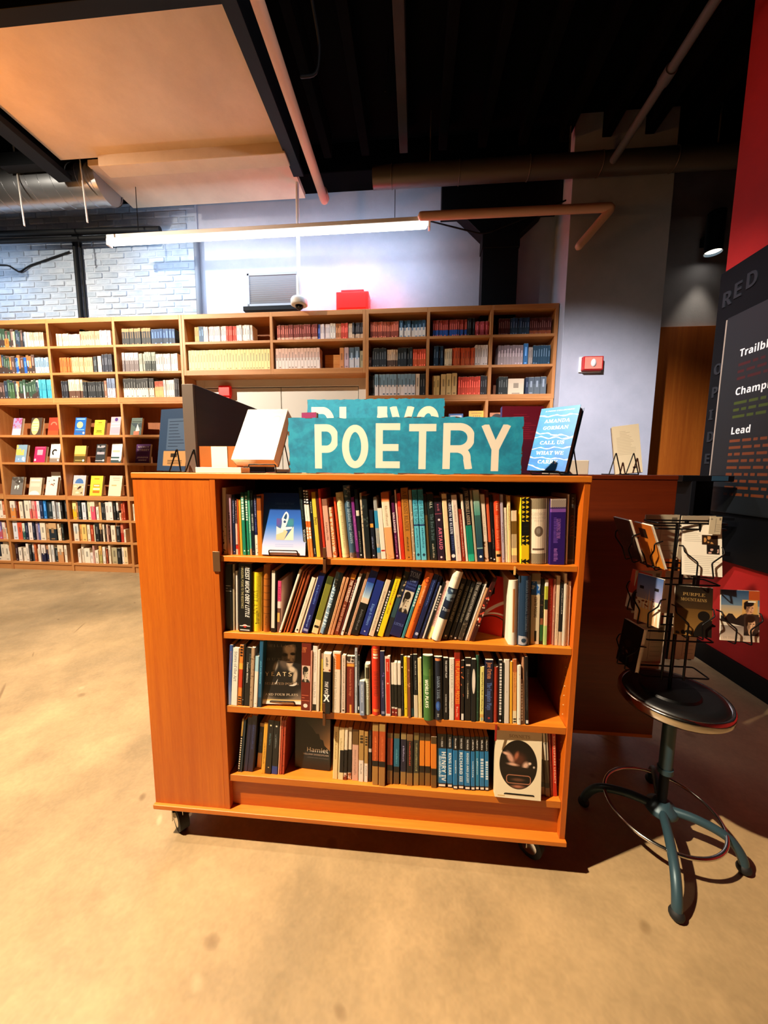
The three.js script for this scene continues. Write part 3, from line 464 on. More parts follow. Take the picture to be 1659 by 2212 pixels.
const CART_BOOKS = [
  [  // some darker spine tops here carry the top board's shade as colour
    ["cream", '#d8c6a6', -0.6611, 0.0129, 0.232, 0.025, 0.000, "A .5 .98 #3a3028", ''],
    ["lilac", '#b692a6', -0.6464, 0.0184, 0.210, 0.021, 0.000, "G .5 1 #b692a6 #dcb49c/S .3 .8 #4a3040 .55", ''],
    ["navy", '#18203e', -0.6270, 0.0110, 0.208, 0.016, 0.000, "S .05 .45 #98a0b8/D .95 .2 #c8c8d0", ''],
    ["pink-lettered black", '#241a24', -0.6160, 0.0083, 0.198, 0.011, 0.000, "S .05 .5 #e0a898/F .45 .82 #d8b0a0/F .83 .9 #c83020/F .9 1 #e0b8a0", ''],
    ["rust", '#b84a1a', -0.6068, 0.0064, 0.194, 0.004, 0.000, "", ''],
    ["mustard", '#dca42c', -0.6003, 0.0092, 0.193, -0.003, 0.000, "", ''],
    ["green", '#1c8060', -0.5893, 0.0129, 0.217, -0.007, 0.000, "F 0 .06 #0c4436/B .06 .42 #e0e8dc/D .93 .25 #e8ece0", ''],
    ["second green", '#1c8060', -0.5764, 0.0110, 0.218, -0.008, 0.000, "F 0 .06 #0c4436/B .06 .42 #e0e8dc/D .93 .25 #e8ece0", ''],
    ["mint green", '#58b496', -0.5654, 0.0074, 0.223, -0.008, 0.000, "F 0 .12 #2c8a74/S .4 .65 #e8f0e4/F .9 1 #b89a6c", ''],
    ["bottle green", '#0e1a22', -0.5580, 0.0120, 0.225, -0.006, 0.000, "S .05 .25 #587070/T .36 .62 #e8e8e0 .5 .5 s SO MANY I DIED/D .94 .2 #607080", ''],
    ["indigo", '#181a44', -0.5460, 0.0110, 0.209, -0.004, 0.000, "S .05 .35 #a8b0c8/S .4 .6 #505c9c/F .66 1 #e8dcd0/A .8 .98 #1c1414", ''],
    ["orange", '#cc7a20', -0.5341, 0.0166, 0.210, -0.001, 0.000, "F 0 .26 #8c4612/F .02 .06 #2a140a", ''],
    ["black-green", '#10181a', -0.3720, 0.0140, 0.236, -0.073, 0.000, "S .05 .45 #3c5450/T .6 .8 #e8e8e8 .5 .6 f Walcott", ''],
    ["striped orange", '#e0883c', -0.3580, 0.0080, 0.227, -0.070, 0.000, "F 0 .21 #0c0c10/O 0 .2 #ffffff/F .21 .46 #e4ece4/F .46 .55 #d86a24/B .55 .7 #f4ece0", ''],
    ["second striped orange", '#e0883c', -0.3500, 0.0100, 0.226, -0.071, 0.000, "F 0 .21 #0c0c10/O 0 .2 #ffffff/F .21 .46 #e4ece4/F .46 .55 #d86a24/B .55 .7 #f4ece0", ''],
    ["black", '#121c28', -0.3400, 0.0110, 0.192, -0.072, 0.000, "S .02 .2 #b8b890/S .85 .95 #c8c8c0", ''],
    ["yellow", '#e0c440', -0.3290, 0.0150, 0.221, -0.074, 0.000, "F 0 .09 #c8961c/T .38 .5 #2a2410 .5 .6 r Percy", ''],
    ["maroon", '#48140e', -0.3140, 0.0100, 0.223, -0.075, 0.000, "", ''],
    ["scarlet", '#c43820', -0.3040, 0.0090, 0.232, -0.078, 0.000, "D .97 .3 #e8c0a8", ''],
    ["dusty pink", '#dca48c', -0.2930, 0.0190, 0.199, -0.083, 0.000, "F 0 .12 #8c5c48/S .4 .7 #8a5a50", ''],
    ["peach patterned", '#ecc8a4', -0.2740, 0.0140, 0.171, -0.091, 0.000, "A .05 .35 #d8743c/T .35 .8 #d8742c .5 .8 r CANDY/A .8 .98 #c8682c", ''],
    ["vermilion", '#d84a20', -0.2510, 0.0080, 0.206, -0.096, 0.000, "", ''],
    ["cream yellow", '#e4d49a', -0.2420, 0.0250, 0.221, -0.098, 0.000, "T .06 .3 #c0b078 .5 .45 f POET/S .35 .85 #b8a878/F .94 .95 #c8b880", 'R'],
    ["slate blue", '#38546a', -0.2150, 0.0230, 0.245, -0.099, 0.000, "P .02 .16 #3c5666 #98a09c/T .2 .8 #b4c8d4 .55 .55 f Our Mother Our Selves/P .93 1 #988878 #604c40", 'R'],
    ["purple", '#7c2a7e', -0.1920, 0.0110, 0.206, -0.097, 0.000, "S .3 .7 #c878b0/F .9 1 #3c1440", ''],
    ["black and white", '#10181a', -0.1810, 0.0110, 0.232, -0.082, 0.000, "F .3 .38 #d8d0c0/S .6 .9 #8c8c80/D .95 .3 #ffffff", ''],
    ["cream marbled", '#ccbca0', -0.1670, 0.0070, 0.220, -0.070, 0.000, "A .05 .7 #6c5c4c", ''],
    ["dark olive", '#151d1e', -0.1600, 0.0180, 0.211, -0.073, 0.000, "A .1 .5 #3c4844", ''],
    ["orange-square black", '#131926', -0.1420, 0.0170, 0.164, -0.077, 0.000, "Q .28 .36 #e8a040/S .55 .8 #7880a0/D .94 .2 #d0d4d8", ''],
    ["blue collage", '#9a9c98', -0.1210, 0.0130, 0.208, -0.079, 0.000, "F .22 .5 #2a88b6/A .5 .8 #b8a890/F .82 .9 #3c90c0", ''],
    ["white", '#ecdfd0', -0.1080, 0.0170, 0.171, -0.089, 0.000, "Q .82 .85 #b02820", ''],
    ["peach banded", '#e4a66c', -0.0900, 0.0270, 0.223, -0.099, 0.000, "F 0 .12 #c4622e/F .14 .52 #ecdcc0/S .2 .48 #c0a888/T .93 .99 #c88a50 .5 .5 r A", ''],
    ["plum", '#581644', -0.0610, 0.0130, 0.210, -0.096, 0.000, "F 0 .1 #241020/T .25 .58 #f0e8e4 .5 .6 b UNLEASHED/S .62 .9 #b06a90/D .95 .3 #e8c0d0", ''],
    ["pale pink", '#e8c4b4', -0.0470, 0.0060, 0.232, -0.092, 0.000, "", ''],
    ["red", '#cc3018', -0.0400, 0.0120, 0.221, -0.088, 0.000, "G .2 .7 #d8583c #cc3018", ''],
    ["ochre", '#b8762a', -0.0270, 0.0240, 0.238, -0.086, 0.000, "F 0 .2 #a06420/T .04 .6 #3c2810 .5 .55 f A FEMINIST READER/S .68 .88 #5c3c18/D .97 .15 #503010", ''],
    ["beige streaked", '#b09a7c', -0.0030, 0.0100, 0.232, -0.081, 0.000, "A .1 .95 #e4d4b4", ''],
    ["sky blue", '#5cbcd4', 0.0080, 0.0170, 0.233, -0.079, 0.000, "F 0 .2 #3c98b4/T .02 .49 #18485c .5 .8 f The Poet & the Self/F .49 .51 #14285c/S .54 .82 #28708c/K .9 .95 #18384c", ''],  // darker top band: shade under the cart top painted into the spine
    ["second sky blue", '#5cbcd4', 0.0260, 0.0180, 0.234, -0.078, 0.000, "F 0 .2 #3c98b4/T .02 .49 #18485c .5 .8 f The Poet & the Self/F .49 .51 #14285c/S .54 .82 #28708c/K .9 .95 #18384c", ''],
    ["bronze", '#5e4c2a', 0.0440, 0.0110, 0.214, -0.080, 0.000, "F 0 .3 #241e14", ''],
    ["blackish green", '#13201f', 0.0560, 0.0230, 0.220, -0.085, 0.000, "T .1 .22 #c8c8b8 .5 .4 b ALL/T .3 .7 #587478 .55 .5 r The Rest Is Past/S .75 .95 #a8a088", ''],
    ["aubergine", '#2b1a2a', 0.0800, 0.0240, 0.208, -0.089, 0.000, "F 0 .08 #14101a/S .1 .2 #a05060/F .25 .26 #a84858/D .35 .22 #e8d8d8/T .47 .83 #e0708c .55 .5 b ARTAUD/D .95 .2 #f0d8d8", ''],
    ["ivory", '#ead0a0', 0.1070, 0.0160, 0.221, -0.097, 0.000, "F .07 .09 #9c7040/F .52 .525 #c8a878", ''],
    ["midnight blue", '#131b38', 0.1230, 0.0170, 0.221, -0.103, 0.000, "T .08 .6 #c8ccdc .5 .55 b CAROLYN M KLEEN/T .62 .85 #3c4c84 .55 .5 b SIRENS/D .93 .5 #e8e8e8", ''],
    ["blush white", '#e6d2c4', 0.1400, 0.0180, 0.218, -0.109, 0.000, "S .15 .4 #b8a090/S .6 .9 #c8b4a4", ''],
    ["brick red", '#8e2a18', 0.1590, 0.0120, 0.172, -0.110, 0.000, "S .1 .9 #e4c0a8", ''],
    ["thin white", '#e8dcc8', 0.1710, 0.0080, 0.221, -0.115, 0.000, "", ''],
    ["teal and black", '#0c8066', 0.1800, 0.0200, 0.237, -0.116, 0.000, "F 0 .5 #121214/T .02 .49 #e8c8a4 .5 .6 f THE INVISIBLE LADDER/F .9 1 #20b490", ''],
    ["khaki", '#b8ac92', 0.2009, 0.0076, 0.234, -0.114, 0.000, "F 0 .12 #8c8270", ''],
    ["sea-green", '#8ab4a4', 0.2095, 0.0208, 0.235, -0.110, 0.000, "G 0 .35 #c4c8b4 #4c9484/G .35 .8 #38645c #28485c/F .82 1 #142c4c/D .93 .28 #ffffff", ''],
    ["cream and brown", '#e6d4be', 0.2313, 0.0152, 0.221, -0.106, 0.000, "S .3 .6 #b8a890/P .7 1 #d8bc9c #6c4c34", ''],
    ["red and black", '#cc5430', 0.2483, 0.0095, 0.234, -0.099, 0.000, "F 0 .1 #4c1a10/F .72 1 #0e0e10/D .95 .3 #ffffff", ''],
    ["jet black", '#0e0e12', 0.2578, 0.0095, 0.220, -0.090, 0.000, "S .5 .8 #706860/D .96 .35 #f8f8f8", ''],
    ["orange-red", '#d63e18', 0.2672, 0.0199, 0.221, -0.082, 0.000, "F 0 .1 #7c2810/T .12 .24 #f0a880 .5 .4 b TALK/T .3 .8 #f09870 .5 .6 f Human Rock Love/F .83 1 #e8a868/Q .88 .92 #1a1008", 'R'],
    ["lavender", '#b8aab8', 0.2871, 0.0095, 0.221, -0.075, 0.000, "S .4 .7 #6c5c70/D .95 .2 #302030", ''],
    ["small cream", '#ece0c8', 0.2966, 0.0095, 0.179, -0.070, 0.000, "S .1 .9 #c8b898", ''],
    ["pale cream", '#ecce94', 0.3061, 0.0104, 0.217, -0.061, 0.000, "F 0 .08 #c09050/S .15 .5 #b89858", ''],
    ["white-banded", '#e4ccac', 0.3174, 0.0180, 0.170, -0.056, 0.000, "F .2 .45 #70501c/F .45 .72 #b8a078/F .72 .86 #f0dc90/F .86 1 #b89870", ''],
    ["yellow zigzag", '#ecc818', 0.3430, 0.0275, 0.213, -0.049, 0.012, "Z 0 .72 #12140e/Z .93 1 #12140e", 'p'],
    ["silver-hatched", '#a8987a', 0.3724, 0.0511, 0.210, -0.042, 0.012, "H 0 1 #4c4230/F .16 .84 #ead9c0/W .24 .06 #b0a08c GEORGE/W .29 .05 #b0a08c COLLECTED/W .34 .04 #c0b09c POEMS/V .42 .58 #6c5c4c/Q .76 .79 #6c5848", 'pR'],
    ["slim white", '#eee2d4', 0.4283, 0.0066, 0.210, -0.037, 0.000, "", ''],
    ["royal purple", '#2b1562', 0.4311, 0.0483, 0.210, -0.035, 0.012, "F 0 .13 #a8988c/H .02 .15 #60504c/F .15 .2 #7c4ca0/T .3 .6 #c080c8 .5 .25 f LEARNING FROM/S .28 .65 #5c3c98 .35/S .75 .95 #8858a8 .4", 'p'],
    ["tall white", '#f0e6da', 0.4851, 0.0057, 0.224, -0.032, 0.000, "", ''],
    ["near-black", '#15181a', 0.4917, 0.0208, 0.225, -0.033, 0.000, "S .05 .2 #788080/T .3 .62 #7c2a18 .5 .6 f CANNELL/F .93 .96 #504840", ''],
  ],
  [
    ["black striped", '#0c1214', -0.6616, 0.0256, 0.241, 0.033, 0.000, "E .32 .4 #c8c8c0", ''],
    ["taupe", '#a8987c', -0.6350, 0.0076, 0.240, 0.034, 0.000, "", ''],
    ["notched white", '#e8ded2', -0.6265, 0.0085, 0.216, 0.034, 0.000, "", ''],
    ["wide black", '#0d1012', -0.6104, 0.0474, 0.246, 0.038, 0.012, "T .04 .78 #f4f0e8 .68 .36 i RESIST MUCH OBEY LITTLE/T .04 .66 #dccc8c .3 .2 s INAUGURAL POEMS TO THE RESISTANCE/U .85 .99 #f4f0ec #c82c20", 'p'],
    ["bright yellow", '#ead222', -0.5677, 0.0370, 0.215, 0.039, 0.000, "T .06 .5 #b09c1c .65 .25 f Introduction by/T .3 .72 #8c7c14 .4 .5 f VILLANY/S .65 .85 #a08c18 .65/D .86 .08 #302808", 'R'],
    ["brown leather", '#a05a1a', -0.5251, 0.0227, 0.241, 0.038, 0.000, "C .2 .72 #5c300c/S .75 .9 #703c10", 'R'],
    ["charcoal", '#1a221e', -0.5118, 0.0180, 0.185, 0.000, -0.145, "A .1 .9 #38403c", 'k'],
    ["white-striped black", '#101010', -0.4967, 0.0190, 0.223, 0.041, 0.000, "M 0 .93 #e6dccc", ''],
    ["dull beige", '#9c9074', -0.4910, 0.0085, 0.206, 0.000, -0.145, "", 'k'],
    ["pink-topped", '#c8a090', -0.4768, 0.0142, 0.186, 0.048, 0.000, "F 0 .4 #d84878/T .1 .38 #a01c48 .5 .5 b India/F .4 .53 #ecd8cc/F .53 1 #6c4438/M .62 .8 #e0b058", ''],
    ["leaning white", '#ece4d2', -0.4673, 0.0085, 0.242, 0.332, 0.000, "D .97 .3 #14140e", ''],
    ["terracotta", '#b8622e', -0.4531, 0.0066, 0.234, 0.329, 0.000, "", ''],
    ["second terracotta", '#b05a2a', -0.4426, 0.0066, 0.233, 0.326, 0.000, "", ''],
    ["third terracotta", '#8c4020', -0.4294, 0.0085, 0.235, 0.322, 0.000, "", ''],
    ["cream", '#ecdcc4', -0.4114, 0.0164, 0.211, 0.318, 0.000, "S .4 .7 #c0b094/D .95 .3 #1a1410", ''],
    ["narrow cream", '#e8d2b0', -0.3930, 0.0070, 0.214, 0.308, 0.000, "", ''],
    ["navy", '#141e60', -0.3850, 0.0240, 0.226, 0.295, 0.000, "S .2 .5 #4c68b8/S .7 .9 #7890d0/Q .93 .97 #98a0c8", ''],
    ["olive", '#7e7e2e', -0.3500, 0.0240, 0.214, 0.283, 0.000, "F 0 .14 #40481c/F .76 1 #e4cc96/Q .86 .9 #1c1408", ''],
    ["thin cream", '#e0d0a4', -0.3260, 0.0050, 0.155, 0.276, 0.000, "", ''],
    ["steel blue", '#12303e', -0.3210, 0.0260, 0.229, 0.268, 0.000, "X 0 1 #6c8496/T .1 .9 #d0dce0 .3 .5 f UNDER THE", 'R'],
    ["peach", '#daa072', -0.2940, 0.0100, 0.215, 0.271, 0.000, "S .1 .9 #a06c40", ''],
    ["dark peach", '#cc8c60', -0.2830, 0.0100, 0.214, 0.277, 0.000, "S .1 .9 #94603c", ''],
    ["brown", '#7c3620', -0.2720, 0.0180, 0.225, 0.285, 0.000, "F 0 .08 #e8962c/T .1 .45 #f0e0c8 .5 .6 b THE TERRORIST/T .5 .95 #d8a488 .5 .5 b A BOOK OF VERSE", ''],
    ["white-spotted maroon", '#60201c', -0.2540, 0.0050, 0.207, 0.289, 0.000, "B .05 .4 #e8d0c0", ''],
    ["bright white", '#ece4dc', -0.2480, 0.0110, 0.230, 0.292, 0.000, "D .93 .3 #181818", ''],
    ["pitch black", '#101010', -0.2370, 0.0130, 0.230, 0.291, 0.000, "D .97 .2 #e0d8c8", ''],
    ["tan", '#c89c7c', -0.2240, 0.0110, 0.234, 0.292, 0.000, "S .1 .9 #a87c5c", ''],
    ["blue-topped black", '#0e1010', -0.2120, 0.0280, 0.239, 0.293, 0.000, "F 0 .18 #14287c/G .18 .42 #2858b0 #c4dce4/F .42 .5 #e4ccb4/S .6 .9 #606060", ''],
    ["royal blue", '#142c80', -0.1820, 0.0310, 0.203, 0.287, 0.000, "T .42 .82 #78a0e0 .5 .3 r Kings & Others/D .93 .12 #d8d8e0", ''],
    ["buff", '#dec8aa', -0.1500, 0.0190, 0.209, 0.286, 0.000, "S .2 .9 #a89478", ''],
    ["white-lettered black", '#0e0e0e', -0.1300, 0.0090, 0.213, 0.283, 0.000, "B .2 .9 #e8e4dc", ''],
    ["lemon", '#ecd41a', -0.1200, 0.0210, 0.220, 0.284, 0.000, "S .05 .6 #a88c10/D .45 .2 #d85820", ''],
    ["mottled grey", '#20262a', -0.0970, 0.0190, 0.240, 0.287, 0.000, "A .05 .6 #b09c7c/F .4 .7 #2c4c54", ''],
    ["portrait navy", '#141e50', -0.0780, 0.0410, 0.243, 0.290, 0.000, "W .07 .1 #c0d0f0 TOM/W .16 .05 #88a0d0 The/W .21 .05 #5870c0 Selected/W .26 .05 #5870c0 Poems/Y .31 .64 #d8ccb4/W .82 .05 #7890d0 LITTLE", ''],
    ["teal", '#3a7e82', -0.0370, 0.0100, 0.195, 0.290, 0.000, "B .05 .4 #d8dcd0", ''],
    ["orange", '#e2661e', -0.0260, 0.0270, 0.239, 0.291, 0.000, "N .06 .18 #8c2408/S .2 .45 #f0b080/S .5 .75 #a83c08 .6", 'R'],
    ["deep navy", '#15204e', 0.0010, 0.0180, 0.235, 0.291, 0.000, "S .1 .5 #4c6cb0/D .93 .45 #b8c4dc", ''],
    ["second deep navy", '#111a40', 0.0200, 0.0130, 0.229, 0.287, 0.000, "S .1 .9 #384c80", ''],
    ["bone white", '#e8e0d0', 0.0330, 0.0070, 0.195, 0.288, 0.000, "", ''],
    ["spotted black", '#101012', 0.0410, 0.0080, 0.210, 0.281, 0.000, "O .2 .5 #d8d0c8", ''],
    ["pink and yellow", '#dab4ac', 0.0490, 0.0140, 0.213, 0.284, 0.000, "S .1 .75 #a86c70/F .78 1 #ecdc90", ''],
    ["white-navy-white", '#eadec6', 0.0640, 0.0320, 0.249, 0.278, 0.012, "F .24 .68 #101d32/P .26 .42 #283c54 #8098a8/W .55 .06 #e8e8e8 Tom/W .1 .05 #c0b498 POEMS", 'pR'],
    ["black", '#151310', 0.1000, 0.0180, 0.221, 0.273, 0.000, "T .08 .7 #e8dcb8 .5 .5 f THE ENLIGHTENED HEART/D .94 .25 #e8e0d0", ''],
    ["second black", '#151310', 0.1200, 0.0150, 0.218, 0.271, 0.000, "T .1 .7 #c8bc98 .5 .4 f THE ENLIGHTENED HEART/D .94 .25 #ffffff", ''],
    ["third black", '#151310', 0.1360, 0.0140, 0.213, 0.275, 0.000, "T .1 .7 #c8bc98 .5 .4 f THE ENLIGHTENED HEART/D .97 .3 #e8d8c8", ''],
    ["sooty grey", '#2a2824', 0.1520, 0.0180, 0.213, 0.274, 0.000, "F 0 .05 #7c7068/T .06 .66 #f0e8d8 .45 .5 f THE ENLIGHTENED MIND/P .7 1 #3c3428 #6c6050", ''],
    ["ink black", '#101010', 0.1710, 0.0040, 0.209, 0.282, 0.000, "D .03 .4 #ffffff", ''],
    ["warm white", '#ece2d4', 0.1760, 0.0070, 0.214, 0.288, 0.000, "", ''],
    ["thin tan", '#c89468', 0.1840, 0.0080, 0.193, 0.291, 0.000, "", ''],
    ["blotched maroon", '#3a120e', 0.1930, 0.0150, 0.230, 0.295, 0.000, "A .1 .9 #d85038/A .3 .8 #e8ccb4", ''],
    ["thick white", '#eadcc8', 0.3149, 0.0280, 0.219, -0.030, 0.012, "I .13 .8 #b8743c", 'pR'],
    ["dark teal", '#17334e', 0.3448, 0.0382, 0.235, -0.029, 0.012, "X 0 1 #20486a .15/T .06 .8 #98aec0 .68 .3 f MODERN RENAISSANCE TESTIMONY/J .86 .99 #a8a8b0", 'pR'],
    ["blue-emblem cream", '#dac8a4', 0.3886, 0.0298, 0.240, -0.030, 0.000, "F 0 .1 #8c7c60/P .11 .3 #2860a8 #b8c4cc/T .33 .62 #3c2c1c .5 .35 b CENTO POESIAS/I .81 .96 #18140e", ''],
    ["dark floral", '#1a1814', 0.4193, 0.0103, 0.224, -0.031, 0.000, "A .1 .5 #6c4430/F .6 .7 #8c5030/F .7 .95 #2c5c2c", ''],
    ["green and cream", '#c8c068', 0.4305, 0.0112, 0.221, -0.029, 0.000, "F 0 .1 #ece4d8/F .1 .3 #b0b038/F .3 .45 #1c281c/F .45 .7 #ecc098/F .7 1 #a8c878", ''],
    ["bright red", '#d62c12', 0.4426, 0.0158, 0.223, -0.028, 0.000, "S .1 .8 #f07c60", 'R'],
    ["rosy brown", '#a8705c', 0.4594, 0.0065, 0.223, -0.027, 0.000, "A .1 .9 #e0c0a0", ''],
    ["light cream", '#e6ccaa', 0.4660, 0.0121, 0.235, -0.024, 0.000, "S .55 .9 #b89c7c", ''],
    ["white-lettered dark", '#161a1c', 0.4790, 0.0103, 0.215, -0.026, 0.000, "S .1 .5 #b8b8b0/F .78 1 #c8ac8c", ''],
    ["tall cream", '#e8dcc8', 0.4893, 0.0084, 0.243, -0.025, 0.000, "", ''],
    ["brown speckled", '#a07858', 0.4977, 0.0037, 0.207, -0.025, 0.000, "", ''],
    ["milk white", '#eee0cc', 0.5023, 0.0103, 0.217, -0.026, 0.000, "", ''],
  ],
  [
    ["blue", '#3a5a9c', -0.6610, 0.0126, 0.229, 0.080, 0.000, "S .1 .4 #a86c60/G .6 1 #3a5a9c #98a4cc", ''],
    ["white", '#ece6da', -0.6474, 0.0233, 0.219, 0.078, 0.000, "T .06 .58 #2c3c3c .5 .5 f States of the Art", ''],
    ["flame-coloured", '#e08430', -0.6242, 0.0155, 0.231, 0.080, 0.000, "B .02 .2 #201010/F .3 .5 #f0b040/F .4 .7 #c83818/O .85 1 #18100c", ''],
    ["black", '#101416', -0.6077, 0.0068, 0.236, 0.077, 0.000, "D .9 .3 #e0e0d8", ''],
    ["charcoal", '#0f1516', -0.5999, 0.0213, 0.222, 0.077, 0.000, "T .25 .6 #e4e4dc .4 .3 b Female Writers/S .1 .35 #586060 .8", ''],
    ["fawn", '#ae9070', -0.5776, 0.0136, 0.225, 0.074, 0.000, "A .05 .95 #84684c", ''],
    ["blue-topped white", '#ece4d4', -0.5631, 0.0146, 0.194, 0.075, 0.000, "F 0 .3 #a8d4e4/D .93 .15 #c09030", ''],
    ["turquoise", '#14587e', -0.5485, 0.0146, 0.251, 0.069, 0.000, "S .3 .65 #68b8d4/F .85 1 #0c3a54", ''],
    ["maroon", '#6e1c10', -0.3900, 0.0350, 0.250, 0.035, 0.000, "T .06 .14 #e08848 .3 .5 s Merry/Y .33 .58 #e4c4b0/E .77 .85 #d87050/D .93 .3 #f0e4d8", ''],
    ["salmon", '#dc9c84', -0.3560, 0.0050, 0.225, 0.035, 0.000, "", ''],
    ["white", '#ece0d2', -0.3500, 0.0180, 0.241, 0.034, 0.000, "S .1 .4 #c0b4a8/T .55 .8 #b0a498 .5 .4 r Sylvia Plath/Q .9 1 #1c1814", ''],
    ["cream", '#eadac0', -0.3310, 0.0080, 0.229, 0.034, 0.000, "", ''],
    ["yellow", '#eccc50', -0.3220, 0.0100, 0.215, 0.031, 0.000, "F 0 .1 #c89878", ''],
    ["black and cream", '#10161a', -0.3080, 0.0270, 0.220, 0.024, 0.012, "F 0 .3 #e8d2b4/S .06 .2 #584840/A .25 .33 #8c3018/T .45 .7 #f4f0e8 .45 .5 i THE POET/W .74 .16 #ffffff X", 'p'],
    ["white and orange", '#ecdcc2', -0.2760, 0.0280, 0.224, 0.020, 0.000, "X .03 .28 #e4701a .78/T .05 .28 #ecdcc2 .3 .3 b COFFEE/T .32 .95 #a09884 .4 .3 f Poet Plays & Their Sources", ''],
    ["parchment", '#e4ceba', -0.2440, 0.0150, 0.214, 0.015, 0.000, "S .05 .9 #8c7460/D .95 .3 #483424", ''],
    ["rust-red", '#7c2216', -0.2270, 0.0290, 0.210, 0.008, 0.000, "P 0 .12 #d8c4b0 #40342c/F .13 .18 #e8a040/T .22 .7 #e8a070 .5 .25 s Performances for the Stage/I .85 1 #e8a048", ''],
    ["pale grey", '#b8bec4', -0.1970, 0.0100, 0.242, 0.003, 0.000, "T .05 .3 #282c30 .5 .6 r Drama/S .6 .8 #60686c", ''],
    ["dark spine", '#15181e', -0.1960, 0.0200, 0.157, -0.002, -0.105, "T .1 .4 #707c8c .5 .35 f SLAUGHTER", 'n'],
    ["ink black", '#101216', -0.1860, 0.0060, 0.215, 0.003, 0.000, "S .1 .5 #c8c8c0/Q .88 .94 #d8d8d0", ''],
    ["small blue-grey", '#8896b0', -0.1780, 0.0180, 0.126, -0.007, 0.006, "S .1 .6 #c8d0dc/D .9 .3 #c8d4e8", 'f'],
    ["pale green", '#b6bc9e', -0.1590, 0.0180, 0.185, -0.011, 0.000, "Q .06 .28 #3c3420/T .32 .7 #f0f0e0 .55 .6 f IBSEN", 'R'],
    ["scarlet", '#d02c12', -0.1350, 0.0280, 0.253, -0.014, 0.000, "B .04 .1 #f09040/B .11 .17 #f0dcc0/T .36 .72 #401008 .5 .6 f LONE STAR AND HER WORLD/Q .91 .95 #f08830", 'R'],
    ["mottled navy", '#1f2448', -0.1040, 0.0150, 0.236, -0.020, 0.000, "A .25 .4 #6c5ca8/S .45 .7 #8c84b0/Q .93 .97 #888ca8", ''],
    ["white-framed red", '#ead8c8', -0.0880, 0.0190, 0.218, -0.022, 0.000, "Q .04 .96 #d02a12/S .1 .25 #f0b0a0/D .45 .2 #e8d0b0", ''],
    ["white and black", '#141814', -0.0680, 0.0110, 0.195, -0.021, 0.000, "F 0 .41 #ece2d0/F .83 .86 #e8e0d0/F .86 1 #842018/D .93 .3 #f0d8c0", ''],
    ["second white and black", '#141814', -0.0570, 0.0110, 0.196, -0.023, 0.000, "F 0 .41 #ece2d0/F .83 .86 #e8e0d0/F .86 1 #842018/D .93 .3 #f0d8c0", ''],
    ["white, black and beige", '#141814', -0.0460, 0.0130, 0.195, -0.024, 0.000, "F 0 .41 #ece2d0/F .85 1 #c8b494", ''],
    ["black", '#0e1214', -0.0340, 0.0100, 0.224, -0.026, 0.000, "D .2 .35 #f0ece0/S .3 .9 #50585c", ''],
    ["yellow", '#eacc1e', -0.0230, 0.0120, 0.218, -0.028, 0.000, "D .87 .2 #181408/S .1 .6 #b09410", ''],
    ["chestnut", '#84482c', -0.0100, 0.0100, 0.219, -0.030, 0.000, "A .05 .5 #c89470", ''],
    ["black", '#101214', -0.0000, 0.0090, 0.226, -0.033, 0.000, "S .2 .6 #506068/F .86 1 #2c80a8", ''],
    ["black and white", '#14181a', 0.0110, 0.0140, 0.229, -0.035, 0.000, "S .1 .3 #c8c4b8/S .35 .55 #788078/F .64 1 #dccdb0", ''],
    ["cream", '#e6d094', 0.0260, 0.0130, 0.217, -0.034, 0.000, "S .4 .9 #c4ac70", ''],
    ["green", '#3a6c30', 0.0430, 0.0340, 0.232, -0.033, 0.012, "G 0 .3 #244c20 #4c7c3c/T .36 .8 #f4f0e0 .36 .36 b WORLD PLAYS/T .2 .5 #a8b850 .68 .16 s INTERNATIONAL", 'pR'],
    ["midnight", '#101d30', 0.0790, 0.0290, 0.226, -0.031, 0.000, "Q .02 .06 #e88c5c/T .3 .66 #a8c0d8 .55 .4 f DARK TIDE/V .7 .85 #2454a8/S .9 .95 #a0a098", 'R'],
    ["black", '#0e0e10', 0.1100, 0.0170, 0.223, -0.027, 0.000, "T .04 .32 #f0ece4 .5 .35 b THE GREAT PLAY/T .58 .88 #d8d4cc .5 .3 b SCREEN-HE TONE", ''],
    ["white", '#e8e0d2', 0.1300, 0.0170, 0.221, -0.025, 0.000, "T .08 .48 #b8b0a4 .5 .5 f WRITERS/S .55 .8 #c0b8ac", ''],
    ["red-orange", '#d62a12', 0.1470, 0.0200, 0.243, -0.026, 0.000, "F 0 .1 #90200e/T .12 .76 #f4a83c .5 .75 b THE PLAYWRIGHTS PROCESS/S .8 .96 #f0c0a0", ''],
    ["flame-marked black", '#181210', 0.1690, 0.0110, 0.217, -0.026, 0.000, "A .1 .6 #e0703c/Q .88 .99 #e8e4dc", ''],
    ["black", '#0e0e10', 0.1820, 0.0210, 0.226, -0.026, 0.000, "Q .1 .13 #e8dcd0/S .18 .38 #504c48/S .4 .65 #c8bca4", ''],
    ["white-oval black", '#14181a', 0.2030, 0.0160, 0.223, -0.028, 0.000, "V .15 .55 #ece0d0", ''],
    ["bottle green", '#1c4c3a', 0.2190, 0.0120, 0.238, -0.030, 0.000, "A .3 .9 #4c7c54", 'R'],
    ["pencil yellow", '#e8dc80', 0.2330, 0.0140, 0.196, -0.028, 0.000, "S .1 .8 #605828/F .87 .93 #d8a858/K .92 1 #90a0a0", ''],
    ["navy", '#101630', 0.2490, 0.0270, 0.223, -0.029, 0.000, "T .04 .3 #e89060 .5 .6 r Joe Orton/T .36 .8 #6484c8 .5 .6 r The Complete Plays/D .93 .2 #a02c28", ''],
    ["brick", '#a42e1c', 0.2770, 0.0160, 0.199, -0.032, 0.000, "", 'R'],
